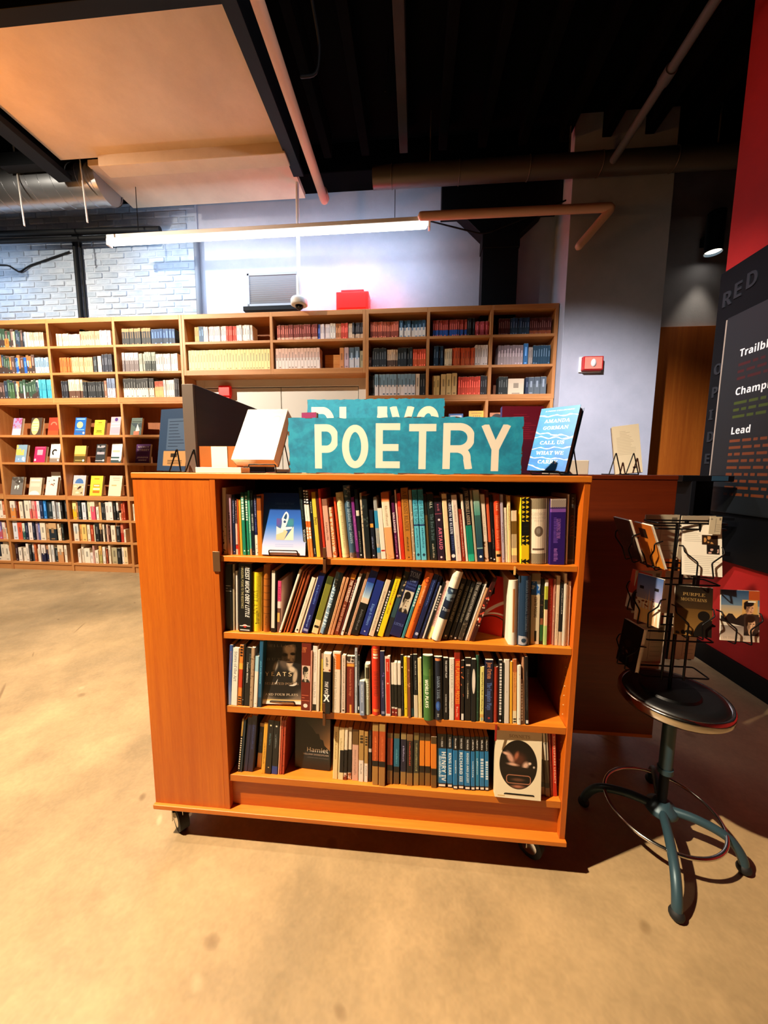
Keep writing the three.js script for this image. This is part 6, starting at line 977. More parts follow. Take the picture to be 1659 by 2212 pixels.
const UPPER_RUNS = [
  [-5.455, -5.334, 2, 2.985, 0.120, '#c8782c', '#c8782c', 0.50],
  [-5.455, -5.358, 3, 2.985, 0.222, '#182430', '#182430', 0.50],
  [-5.301, -5.245, 2, 2.985, 0.208, '#e0c8a8', '#e0c8a8', 0.50],
  [-5.237, -5.109, 4, 2.985, 0.193, '#28384c', '#28384c', 0.50],
  [-5.109, -5.054, 2, 2.985, 0.200, '#e8dcd0', '#e8dcd0', 0.50],
  [-5.046, -4.848, 7, 2.985, 0.193, '#e0b89c', '#e8d8c8', 0.50],
  [-4.658, -4.486, 7, 2.985, 0.165, '#d8c8b0', '#d8c8b0', 0.50],
  [-4.483, -4.327, 5, 2.985, 0.155, '#e4d8c4', '#e4d8c4', 0.50],
  [-4.338, -4.056, 8, 2.985, 0.187, '#d8a07c', '#e0bc98', 0.50],
  [-4.052, -3.907, 6, 2.985, 0.193, '#e4dce0', '#e4dce0', 0.50],
  [-3.754, -3.363, 12, 2.985, 0.206, '#b08c5c', '#141a20', 0.20],
  [-3.359, -3.043, 8, 2.985, 0.191, '#1a4c84', '#16304c', 0.60],
  [-5.497, -5.286, 3, 2.650, 0.233, '#5c4440', '#302428', 0.50],
  [-5.269, -5.031, 6, 2.650, 0.210, '#1858b4', '#1858b4', 0.50],
  [-5.028, -4.801, 6, 2.650, 0.207, '#8cb0d4', '#e8dcd8', 0.60],
  [-4.645, -4.472, 5, 2.650, 0.199, '#cc6c2c', '#cc6c2c', 0.50],
  [-4.469, -4.179, 9, 2.650, 0.198, '#e8b080', '#e8b080', 0.50],
  [-4.172, -4.123, 2, 2.650, 0.203, '#243038', '#243038', 0.50],
  [-4.116, -4.059, 2, 2.650, 0.210, '#e8d8c8', '#e8d8c8', 0.50],
  [-4.054, -3.912, 5, 2.650, 0.231, '#1c2438', '#1c2438', 0.50],
  [-3.767, -3.546, 7, 2.650, 0.243, '#c8bcc0', '#6c6060', 0.40],
  [-3.542, -3.467, 3, 2.650, 0.229, '#a8a898', '#a8a898', 0.50],
  [-3.463, -3.318, 5, 2.650, 0.244, '#a0a89c', '#2c3430', 0.45],
  [-3.315, -3.019, 9, 2.650, 0.221, '#e4dcd8', '#e4dcd8', 0.50],
  [-5.540, -5.327, 6, 2.320, 0.215, '#2c4c34', '#40603c', 0.40],
  [-5.324, -5.221, 4, 2.320, 0.200, '#b8ccb0', '#e4c8a4', 0.50],
  [-5.217, -5.176, 2, 2.320, 0.178, '#e0e0e4', '#e0e0e4', 0.50],
  [-5.173, -5.086, 3, 2.320, 0.207, '#1c48a0', '#1c48a0', 0.50],
  [-5.082, -4.978, 4, 2.320, 0.242, '#c8d0c8', '#38586c', 0.40],
  [-4.969, -4.800, 5, 2.320, 0.251, '#48b4d0', '#38a4c4', 0.50],
  [-4.656, -4.561, 4, 2.320, 0.226, '#1c202c', '#1c202c', 0.50],
  [-4.553, -4.356, 6, 2.320, 0.243, '#e4d0b0', '#5c3c2c', 0.60],
  [-4.348, -4.050, 10, 2.320, 0.211, '#161a20', '#161a20', 0.50],
  [-4.046, -4.011, 1, 2.320, 0.221, '#8c604c', '#8c604c', 0.50],
  [-4.003, -3.902, 4, 2.320, 0.251, '#7888a8', '#e4dce4', 0.50],
  [-3.786, -3.364, 12, 2.320, 0.244, '#181818', '#e0d0c0', 0.50],
  [-3.357, -3.232, 6, 2.320, 0.207, '#a84424', '#e0b070', 0.35],
  [-3.229, -3.085, 5, 2.320, 0.220, '#e8dcd4', '#e8dcd4', 0.50],
  [-3.082, -3.024, 3, 2.320, 0.234, '#241c24', '#241c24', 0.50],
  [-2.779, -2.725, 2, 2.990, 0.194, '#c8a060', '#c8a060', 0.50],
  [-2.722, -2.658, 2, 2.990, 0.194, '#3c5c7c', '#3c5c7c', 0.50],
  [-2.655, -2.366, 11, 2.990, 0.191, '#e4d4cc', '#e4d4cc', 0.50],
  [-2.363, -2.236, 5, 2.990, 0.190, '#cc3418', '#cc3418', 0.50],
  [-2.231, -2.029, 6, 2.990, 0.197, '#e8dcd0', '#e8dcd0', 0.50],
  [-1.720, -1.577, 6, 2.990, 0.184, '#98402c', '#d8b89c', 0.80],
  [-1.572, -1.212, 13, 2.990, 0.186, '#7c2818', '#d0a890', 0.80],
  [-1.209, -1.179, 1, 2.990, 0.186, '#3c54a0', '#3c54a0', 0.50],
  [-1.176, -1.058, 5, 2.990, 0.184, '#e4d4d0', '#e4d4d0', 0.50],
  [-1.055, -0.989, 2, 2.990, 0.190, '#e8dccc', '#e8dccc', 0.50],
  [-0.983, -0.924, 3, 2.990, 0.187, '#b8703c', '#b8703c', 0.50],
  [-0.920, -0.837, 4, 2.990, 0.190, '#c83c20', '#c83c20', 0.50],
  [-0.834, -0.786, 2, 2.990, 0.184, '#e8c8a8', '#e8c8a8', 0.50],
  [-0.783, -0.647, 6, 2.990, 0.189, '#241814', '#c8a888', 0.70],
  [-0.941, -0.888, 1, 2.655, 0.251, '#d08850', '#d08850', 0.50],
  [-0.882, -0.827, 1, 2.655, 0.251, '#c8a8b0', '#c8a8b0', 0.50],
  [-0.822, -0.761, 1, 2.655, 0.250, '#54687c', '#c8c4c8', 0.50],
  [-0.755, -0.695, 1, 2.655, 0.250, '#54687c', '#c8c4c8', 0.50],
  [-0.689, -0.644, 1, 2.655, 0.203, '#a09878', '#a09878', 0.50],
  [-0.564, -0.226, 16, 2.985, 0.192, '#a84820', '#8c3414', 0.60],
  [-0.216, 0.094, 7, 2.985, 0.199, '#1c4054', '#e0d4c4', 0.42],
  [0.179, 0.574, 18, 2.985, 0.192, '#98301c', '#24509c', 0.60],
  [0.579, 0.663, 4, 2.985, 0.207, '#14181c', '#14181c', 0.50],
  [0.667, 0.831, 8, 2.985, 0.166, '#b84c54', '#a03c44', 0.70],
  [0.936, 1.066, 6, 2.985, 0.187, '#481410', '#481410', 0.50],
  [1.069, 1.282, 8, 2.985, 0.194, '#1c3858', '#243c50', 0.50],
  [1.287, 1.528, 11, 2.985, 0.189, '#541c14', '#a05028', 0.75],
  [-0.585, -0.548, 1, 2.650, 0.120, '#583828', '#583828', 0.50],
  [-0.544, -0.370, 6, 2.650, 0.226, '#14181c', '#1c2024', 0.50],
  [-0.362, -0.235, 5, 2.650, 0.207, '#d8b898', '#503828', 0.60],
  [-0.232, -0.056, 5, 2.650, 0.225, '#161e20', '#161e20', 0.50],
  [-0.053, 0.101, 6, 2.650, 0.206, '#c84420', '#d05828', 0.50],
  [0.194, 0.307, 4, 2.650, 0.237, '#16344c', '#16344c', 0.50],
  [0.324, 0.410, 4, 2.650, 0.203, '#e4d0ac', '#e4d0ac', 0.50],
  [0.413, 0.675, 9, 2.650, 0.210, '#d85828', '#d06030', 0.50],
  [0.679, 0.823, 5, 2.650, 0.238, '#e8dcd4', '#e8dcd4', 0.50],
  [0.943, 1.230, 9, 2.650, 0.227, '#847478', '#ac9c9c', 0.40],
  [1.235, 1.285, 1, 2.650, 0.245, '#2c6ca4', '#2c6ca4', 0.50],
  [1.291, 1.340, 2, 2.650, 0.202, '#a89c94', '#a89c94', 0.50],
  [1.343, 1.534, 7, 2.650, 0.221, '#174058', '#174058', 0.50],
  [-0.577, -0.515, 3, 2.310, 0.245, '#141a1e', '#141a1e', 0.50],
  [-0.509, -0.018, 11, 2.310, 0.259, '#7898b0', '#e4dcdc', 0.50],
  [-0.016, 0.035, 1, 2.310, 0.259, '#e8d4c0', '#e8d4c0', 0.50],
  [0.040, 0.099, 2, 2.310, 0.254, '#181c20', '#181c20', 0.50],
  [0.187, 0.275, 2, 2.310, 0.234, '#d8b878', '#d8b878', 0.50],
  [0.289, 0.347, 1, 2.310, 0.248, '#e0bc80', '#e0bc80', 0.50],
  [0.350, 0.413, 1, 2.310, 0.254, '#e4c484', '#e4c484', 0.50],
  [0.417, 0.478, 1, 2.310, 0.257, '#dcb474', '#dcb474', 0.50],
  [0.492, 0.751, 10, 2.310, 0.217, '#cc3818', '#d84828', 0.50],
  [0.754, 0.828, 3, 2.310, 0.224, '#181416', '#181416', 0.50],
  [0.964, 1.070, 4, 2.310, 0.210, '#18201c', '#18201c', 0.50],
  [1.076, 1.266, 1, 2.310, 0.187, '#d8c4a8', '#d8c8ac', 0.30],
  [1.274, 1.305, 1, 2.310, 0.197, '#1c2c44', '#1c2c44', 0.50],
  [1.307, 1.511, 3, 2.310, 0.204, '#4c5864', '#5c6870', 0.40],
];

// spines too small to pick out, one object; the broadest of the lower shelves are books of their own
const COLOR_WORDS = [['black', 20, 20, 22], ['navy', 24, 36, 72], ['white', 238, 228, 216], ['cream', 234, 214, 172], ['tan', 212, 168, 120], ['orange', 216, 124, 52], ['red', 190, 50, 28], ['maroon', 80, 24, 20], ['pink', 224, 150, 140], ['blue', 28, 108, 180], ['grey', 156, 160, 168], ['silver', 208, 208, 212], ['yellow', 236, 190, 60], ['brown', 140, 84, 50], ['lilac', 170, 150, 172], ['dark teal', 24, 40, 48], ['peach', 228, 176, 140], ['rust', 168, 56, 22], ['slate', 84, 88, 140], ['green', 60, 100, 60]];
const nameOf = (h) => { const c = hex(h); let b = '', d = 1e9; for (const [n, ...k] of COLOR_WORDS) { const e = (c[0] - k[0]) ** 2 + (c[1] - k[1]) ** 2 + (c[2] - k[2]) ** 2; if (e < d) { d = e; b = n; } } return b; };
const lin = (h) => new THREE.Color(h);
function bandBook(w, h, d, c1, c2, split) {   // spine in two printed bands; page block on top
  const top = lin(c1), bot = lin(c2), pg = lin('#d8c8a8'), all = [];
  const paint = (g, c) => { const n = g.attributes.position.count, a = new Float32Array(n * 3); for (let i = 0; i < n; i++) { a[i * 3] = c.r; a[i * 3 + 1] = c.g; a[i * 3 + 2] = c.b; } g.setAttribute('color', new THREE.BufferAttribute(a, 3)); return clean(g); };
  const two = c1 !== c2;
  if (two) { all.push(paint(bx(0, w, 0, h * (1 - split), -d, 0), bot), paint(bx(0, w, h * (1 - split), h - 0.003, -d, 0), top)); } else all.push(paint(bx(0, w, 0, h - 0.003, -d, 0), top));
  const k = (top.r + top.g + top.b) / 3 > 0.25 ? 0.45 : 2.6, ink = top.clone().multiplyScalar(k).addScalar(k > 1 ? 0.12 : 0.01);
  all.push(paint(bx(w * 0.34, w * 0.66, h * 0.42, h * rr(0.7, 0.86), -0.001, 0.0008), ink)); if (R() < 0.6) all.push(paint(bx(w * 0.25, w * 0.75, h * 0.06, h * 0.12, -0.001, 0.0008), ink));
  all.push(paint(bx(w * 0.04, w * 0.96, h - 0.003, h - 0.001, -d, -0.003), pg));
  return mergeGeometries(all, false);
}
const mass = [];
const LEVEL = { 0.725: [0.718, 'upper'], 0.425: [0.418, 'middle'], 0.12: [0.112, 'lowest'] };
const byRow = {};
for (const b of LOWER_SPINES) (byRow[b[2]] ??= []).push(b);
const bigOnes = new Set([...LOWER_SPINES].slice(0, 44).map((b) => b));
for (const k in byRow) {
  const list = byRow[k].sort((a, b) => a[0] - b[0]);
  let end = -99;
  list.forEach((b, i) => {
    const from = Math.max(b[0], end + 0.001), [, w00, , h, c1, c2, sp] = b, x = from, w0 = b[0] + w00 - from, [y, nm] = LEVEL[k]; if (w0 < 0.006) return; end = x + w0;
    const w = Math.max(0.006, w0 * 0.97), big = bigOnes.has(b), g = bandBook(w, Math.min(h, k === '1.04' ? h : 0.262), 0.15, c1, c2, sp);
    for (const u of [-5.62, -4.695, -3.80]) if (x < u + 0.018 && x + w > u - 0.018) return;
    const px = x, pz = ZF - 0.02 + rr(-0.02, 0.004);
    if (!big) { g.translate(px, y, pz); mass.push(g); return; }
    const m = part('book', g, M.vertex); m.position.set(px, y + 0.0005, pz);
    const n1 = nameOf(c1), n2 = nameOf(c2), look = n1 === n2 ? n1 : `${n1} and ${n2}`, L = list[i - 1], N = list[i + 1], bay = x < -4.7 ? 'first bay' : x < -3.8 ? 'second bay' : 'third bay';
    tag(m, uniq(`${look} book between ${L ? nameOf(L[4]) : 'the upright'} and ${N ? nameOf(N[4]) : 'the upright'}, ${nm} wall shelf`), 'book', 'broad books on the lower shelves of the wall bookcase');
  });
}
function uniq(l) { if (!labels.has(l)) return l; for (const e of [' near the cart', ' further from the cart', ' beside the upright', ' in mid shelf']) if (!labels.has(l + e) && (l + e).split(' ').length <= 16) return l + e; return l + ' again'; }
for (const [xa, xb, n, y, h, c1, c2, sp] of UPPER_RUNS) {
  const lv = y > 2.8 ? (xa > -2.9 ? 2.985 : 2.975) : y > 2.5 ? (xa > -0.6 ? 2.65 : 2.645) : (xa > -0.6 ? 2.315 : 2.325), w = (xb - xa) / n;
  for (let i = 0; i < n; i++) {
    const x = xa + i * w; if ([-6.55, -5.65, -4.746, -3.835, -2.942, -1.777, -0.617, 0.125, 0.852, 1.575].some((u) => x < u + 0.018 && x + w > u - 0.018)) continue;
    const g = bandBook(w * 0.95, Math.min(h, 0.27) * rr(0.985, 1), 0.15, c1, c2, sp); g.translate(x, lv, ZF - 0.03 + rr(-0.012, 0.004)); mass.push(g);
  }
}
for (const [xa, xb, n, h, c1, c2, sp] of [[-2.868, -1.81, 28, 0.25, '#ecdc9c', '#ecdc9c', 0.5], [-1.742, -1.184, 14, 0.25, '#e4bcac', '#ecdcd4', 0.45]]) { const w = (xb - xa) / n; for (let i = 0; i < n; i++) { const g = bandBook(w * 0.93, h * rr(0.985, 1), 0.15, c1, c2, sp); g.translate(xa + i * w, 2.645, ZF - 0.025); mass.push(g); } }
{ // bays hidden or cut by the frame's left edge
  for (const [y] of Object.values(LEVEL)) for (let x = -6.5; x < -5.66;) { const w = rr(0.03, 0.07); const g = bandBook(w * 0.97, rr(0.2, 0.26), 0.15, ['#ece0cc', '#1c2430', '#b8643c', '#e0c090'][Math.floor(R() * 4)], '#e4d8c4', rr(0.3, 0.9)); g.translate(x, y, ZF - 0.03); mass.push(g); x += w; }
  for (const y of [2.325, 2.645, 2.975]) for (let x = -5.6; x < -5.0;) { const w = rr(0.025, 0.05); if (x + w > -5.1 && y > 2.9) break; const g = bandBook(w * 0.97, rr(0.2, 0.25), 0.15, ['#28384c', '#304c3c', '#5c4440', '#a86c3c'][Math.floor(R() * 4)], '#40302c', rr(0.3, 0.9)); g.translate(x, y, ZF - 0.03); mass.push(g); x += w; }
}
tag(part('shelved_books', mass, M.vertex), 'small crowded book spines filling the shelves of the wall bookcases', 'books', null, 'stuff');
tag(part('wooden_bookend', bx(-1.15, -0.83, 2.6455, 2.84, ZF - 0.14, ZF - 0.16, 0.002), M.lightWood), 'orange wooden board standing among books above the pale doorway', 'bookend');

// face-out books on the display shelves
const sticker = (c, W, H, x = 0.85, y = 0.88) => { c.fillStyle = '#f4f0e4'; c.beginPath(); c.arc(W * x, H * y, W * 0.09, 0, 7); c.fill(); };
const bands = (bg, list, st) => (c, W, H) => { c.fillStyle = bg; c.fillRect(-1, -1, W + 2, H + 2); for (const [y, h, col, x = 0.1, w = 0.8] of list) { c.fillStyle = col; c.fillRect(W * x, H * y, W * w, H * h); } if (st) sticker(c, W, H, ...(st === true ? [] : st)); };
const FACE = [
  [-5.404, 0.150, 0.237, 1.85, (c, W, H) => { bands('#a898c8', [])(c, W, H); blotches(c, 0, 0, W, H * 0.6, '#b05c8c', 6, W * 0.08, W * 0.18); blotches(c, 0, H * 0.3, W, H * 0.3, '#d89080', 4, W * 0.06, W * 0.12); OPS.F(c, W, H, [0.62, 1, '#c8c4e4']); }, 'lilac and pink display book on the top display shelf, first bay'],
  [-5.121, 0.178, 0.239, 1.85, (c, W, H) => { bands('#4c4038', [])(c, W, H); c.fillStyle = '#ecc484'; c.beginPath(); c.ellipse(W * 0.42, H * 0.5, W * 0.36, H * 0.48, 0, 0, 7); c.fill(); [0.22, 0.38, 0.54, 0.68].forEach((y) => { c.fillStyle = '#f6e4bc'; c.fillRect(W * 0.15, H * y, W * 0.55, H * 0.06); }); }, 'tan oval-covered display book between lilac and red ones'],
  [-4.862, 0.165, 0.241, 1.85, (c, W, H) => { bands('#b8402c', [])(c, W, H); c.strokeStyle = '#e07c60'; c.lineWidth = W * 0.1; c.beginPath(); c.arc(W * 0.5, H * 0.45, W * 0.26, 3.3, 6.2); c.stroke(); c.fillStyle = '#d8502c'; c.fillRect(0, H * 0.74, W, H * 0.27); }, 'red display book with an arch motif on the top display shelf'],
  [-4.473, 0.160, 0.239, 1.85, (c, W, H) => { bands('#1c64b8', [[0.05, 0.07, '#88b4e0'], [0.66, 0.06, '#6ca4dc'], [0.78, 0.08, '#48609c']], true)(c, W, H); c.fillStyle = '#ecd890'; c.beginPath(); c.arc(W * 0.45, H * 0.42, W * 0.28, 0, 7); c.fill(); }, 'thick blue display book with a round yellow sun', 0.075],
  [-4.197, 0.165, 0.205, 1.85, bands('#ecc838', [[0.16, 0.05, '#7c6010', 0.35, 0.35], [0.3, 0.03, '#b89018', 0.2, 0.6], [0.7, 0.07, '#6c540c', 0.25, 0.5], [0.82, 0.04, '#8c7010', 0.2, 0.6]]), 'short yellow display book beside the blue sun book'],
  [-3.972, 0.155, 0.246, 1.85, (c, W, H) => { bands('#c4a8b4', [[0.34, 0.07, '#f0e8ec'], [0.5, 0.05, '#f0e8ec', 0.05, 0.9], [0.6, 0.3, '#b8a0b0']])(c, W, H); c.fillStyle = '#4c2c7c'; c.beginPath(); c.ellipse(W * 0.55, H * 0.15, W * 0.16, H * 0.1, 0, 0, 7); c.fill(); }, 'mauve display book with a small purple head on it'],
  [-3.675, 0.16, 0.23, 1.85, (c, W, H) => { bands('#4c5c54', [[0.2, 0.04, '#181c18', 0.1, 0.85]])(c, W, H); blotches(c, 0, H * 0.3, W, H * 0.3, '#20343c', 6, W * 0.08, W * 0.2); c.fillStyle = '#d8d0cc'; c.beginPath(); c.moveTo(W * 0.6, H * 0.35); c.lineTo(W * 0.85, H * 0.75); c.lineTo(W * 0.45, H * 0.8); c.fill(); c.fillStyle = '#b86c50'; c.fillRect(W * 0.3, H * 0.78, W * 0.5, H * 0.22); }, 'dark green display book with a pale peak, third bay'],
  [-5.386, 0.182, 0.242, 1.487, (c, W, H) => { bands('#88a8c0', [])(c, W, H); blotches(c, 0, 0, W * 0.75, H * 0.6, '#e8c468', 9, W * 0.1, W * 0.2); OPS.F(c, W, H, [0.75, 1, '#88acd4']); blotches(c, 0, H * 0.7, W, H * 0.25, '#c8dcf0', 5, W * 0.05, W * 0.1); }, 'yellow and pale blue display book on the middle display shelf'],
  [-5.105, 0.190, 0.217, 1.487, bands('#d82c60', [[0.2, 0.34, '#eca4b4', 0.24, 0.5], [0.02, 0.08, '#f05880', 0.1, 0.8]], [0.12, 0.85]), 'magenta display book with a pale square on its cover'],
  [-4.878, 0.152, 0.264, 1.487, (c, W, H) => { bands('#ebe6e0', [[0.76, 0.03, '#a49c94', 0, 1], [0.8, 0.2, '#8c7c70', 0, 1]], true)(c, W, H); c.strokeStyle = '#282422'; c.lineWidth = W * 0.14; c.beginPath(); c.arc(W * 0.45, H * 0.48, W * 0.22, 2, 5.6); c.stroke(); }, 'white display book with a black bird shape on its cover'],
  [-4.514, 0.172, 0.229, 1.487, bands('#5c4c20', [[0, 0.5, '#ecd068', 0, 1], [0.5, 0.12, '#a88c3c', 0, 1], [0.85, 0.05, '#a8985c', 0.1, 0.6]], true), 'yellow over olive display book on the middle display shelf'],
  [-4.215, 0.148, 0.252, 1.487, (c, W, H) => { bands('#34383c', [[0.08, 0.12, '#a4a0a4'], [0.42, 0.14, '#a8a0a8'], [0.88, 0.03, '#c8c4c4', 0, 0.9]], true)(c, W, H); blotches(c, 0, 0, W, H * 0.6, '#20242a', 6, W * 0.06, W * 0.14); }, 'charcoal display book with pale torn bands'],
  [-3.985, 0.155, 0.263, 1.487, bands('#e4e4dc', [[0.36, 0.1, '#b8b89c', 0.1, 0.7], [0.7, 0.08, '#28484c', 0, 0.8], [0.86, 0.14, '#34484c', 0, 1]], true), 'pale grey display book with a dark green shore'],
  [-3.61, 0.205, 0.255, 1.487, (c, W, H) => { bands('#6c3c80', [[0.42, 0.18, '#54306c', 0.05, 0.8]])(c, W, H); c.fillStyle = '#f0e4ec'; fitText(c, 'MERCY', W * 0.5, H * 0.16, W * 0.8, H * 0.13, 'b'); fitText(c, 'STREET', W * 0.5, H * 0.32, W * 0.86, H * 0.13, 'b'); fitText(c, 'JENNIFER', W * 0.5, H * 0.72, W * 0.8, H * 0.1, 'b'); fitText(c, 'HAIGH', W * 0.5, H * 0.86, W * 0.6, H * 0.1, 'b'); }, 'purple display novel lettered MERCY STREET, third bay'],
  [-5.5, 0.185, 0.249, 1.04, (c, W, H) => { bands('#74706c', [])(c, W, H); blotches(c, 0, 0, W, H * 0.7, '#4c4844', 8, W * 0.06, W * 0.16); blotches(c, W * 0.3, H * 0.2, W * 0.4, H * 0.5, '#f0ece4', 7, W * 0.04, W * 0.09); }, 'grey display book with white splashes on the lowest display shelf'],
  [-5.222, 0.190, 0.241, 1.04, (c, W, H) => { bands('#d8c4ac', [[0.1, 0.1, '#f0e8dc', 0.1, 0.75], [0.32, 0.2, '#e4d4c0', 0.1, 0.75]])(c, W, H); c.fillStyle = '#f8f2e4'; c.beginPath(); c.ellipse(W * 0.45, H * 0.98, W * 0.42, H * 0.22, 0, 0, 7); c.fill(); }, 'cream display book with a white mound on its cover'],
  [-4.981, 0.195, 0.253, 1.04, (c, W, H) => { bands('#ece4d8', [])(c, W, H); blotches(c, W * 0.2, H * 0.15, W * 0.5, H * 0.4, '#b8785c', 5, W * 0.03, W * 0.06); blotches(c, W * 0.3, H * 0.15, W * 0.5, H * 0.3, '#5c5448', 4, W * 0.02, W * 0.05); }, 'white display book with small brown sketches, under a tall card'],
  [-4.575, 0.200, 0.279, 1.04, (c, W, H) => { bands('#c4c0c8', [])(c, W, H); c.fillStyle = '#4c74ac'; c.beginPath(); c.arc(W * 0.5, H * 0.4, W * 0.34, 3.14, 6.29); c.fill(); c.fillStyle = '#e4b48c'; c.fillRect(0, H * 0.44, W * 0.9, H * 0.56); blotches(c, 0, H * 0.5, W * 0.8, H * 0.4, '#3c2c28', 5, W * 0.04, W * 0.1); blotches(c, W * 0.1, H * 0.5, W * 0.8, H * 0.4, '#f0d4b8', 6, W * 0.04, W * 0.1); }, 'display book with a blue half dome over tan scenery'],
  [-4.319, 0.188, 0.274, 1.04, bands('#eeca40', [[0.12, 0.06, '#b89420', 0.3, 0.4], [0.42, 0.16, '#d89838', 0.25, 0.55], [0.46, 0.06, '#f4e4c4', 0.3, 0.45], [0.62, 0.08, '#f4e4c4', 0.25, 0.55], [0.74, 0.12, '#c87424', 0.25, 0.55]]), 'yellow display book with orange label bands, lowest display shelf'],
  [-4.045, 0.205, 0.279, 1.04, bands('#e8d8b8', [[0.1, 0.05, '#bcae98', 0.25, 0.55], [0.2, 0.05, '#c4b49c', 0.3, 0.5], [0.45, 0.06, '#d0ac74', 0.2, 0.4]]), 'plain cream display book at the end of the second bay'],
  [0.482, 0.172, 0.26, 1.85, bands('#1c58a0', [[0.08, 0.12, '#e8e8ec'], [0.5, 0.2, '#88b0d8']]), 'blue display book showing above the poetry sign'],
  [0.73, 0.185, 0.295, 1.85, (c, W, H) => { bands('#e8b424', [[0.36, 0.5, '#d09018', 0.1, 0.8]])(c, W, H); c.fillStyle = '#8c6008'; fitText(c, 'CATHEDRAL', W * 0.5, H * 0.1, W * 0.7, H * 0.08, 'b'); fitText(c, 'CITY', W * 0.5, H * 0.22, W * 0.5, H * 0.08, 'b'); }, 'yellow display book showing above the poetry sign'],
  [0.98, 0.18, 0.27, 1.85, (c, W, H) => face(c, 0, 0, W, H, '#c87c4c', '#e8c8a8', '#241814'), 'orange display book with a printed face beside the maroon hardback'],
];
for (const [x, w, h, y, draw, label, t = 0.03] of FACE) {
  const b = coverBook('book', w, h, t, draw, '#c8b494', { k: 760 });
  place(b, x, y + 0.004, ZF - 0.05, rr(-0.12, -0.02), 0.2); tag(b, label, 'book', 'books displayed face out on the wall bookcases');
}
tag(part('display_card', bx(-5.06, -4.92, 1.045, 1.36, ZF - 0.16, ZF - 0.163), M.paperWhite), 'tall white display card behind the sketch-covered book', 'card');

// ---------------------------------------------------------------- swivel stool with the card rack
const SX = 0.975, SZ = -1.345;
{
  const g = base('drafting_stool', [SX, 0, SZ]);
  part('seat', new THREE.LatheGeometry([[0.001, 0.605], [0.13, 0.607], [0.155, 0.6], [0.162, 0.585], [0.158, 0.56], [0.001, 0.56]].map((p) => new THREE.Vector2(...p)), 48), M.vinyl, g);
  part('seat_rim', new THREE.LatheGeometry([[0.158, 0.592], [0.168, 0.598], [0.174, 0.588], [0.174, 0.566], [0.166, 0.556], [0.156, 0.562]].map((p) => new THREE.Vector2(...p)), 56), M.chrome, g);
  part('post', [rod([0, 0.28, 0], [0, 0.56, 0], 0.022, 20), rod([0, 0.27, 0], [0, 0.29, 0], 0.026, 20)], M.stoolPaint, g);
  part('screw_post', rod([0, 0.1, 0], [0, 0.3, 0], 0.016, 16), M.darkSteel, g);
  part('hub', new THREE.LatheGeometry([[0.001, 0.095], [0.045, 0.1], [0.055, 0.112], [0.05, 0.13], [0.03, 0.14], [0.024, 0.15], [0.001, 0.15]].map((p) => new THREE.Vector2(...p)), 28), M.stoolPaint, g);
  for (const [dx, dz] of [[-0.123, 0.28], [0.212, 0.116], [-0.237, -0.101], [0.124, -0.25]]) {
    const q = [[0, 0.118, 0], [dx * 0.45, 0.128, dz * 0.45], [dx * 0.82, 0.105, dz * 0.82], [dx * 0.98, 0.05, dz * 0.98], [dx, 0.018, dz]].map((p) => V(...p));
    const l = part('leg', new THREE.TubeGeometry(new THREE.CatmullRomCurve3(q), 24, 0.0155, 12), M.stoolPaint, g);
    part('rubber_foot', new THREE.SphereGeometry(0.022, 16, 12).scale(1, 0.9, 1).translate(dx, 0.019, dz), M.rubber, l);
  }
  part('foot_ring', new THREE.TorusGeometry(0.188, 0.007, 10, 64).rotateX(Math.PI / 2).translate(0, 0.118, 0), M.chrome, g);
  tag(g, 'round black swivel stool with grey-blue legs and a metal foot ring', 'stool');
}
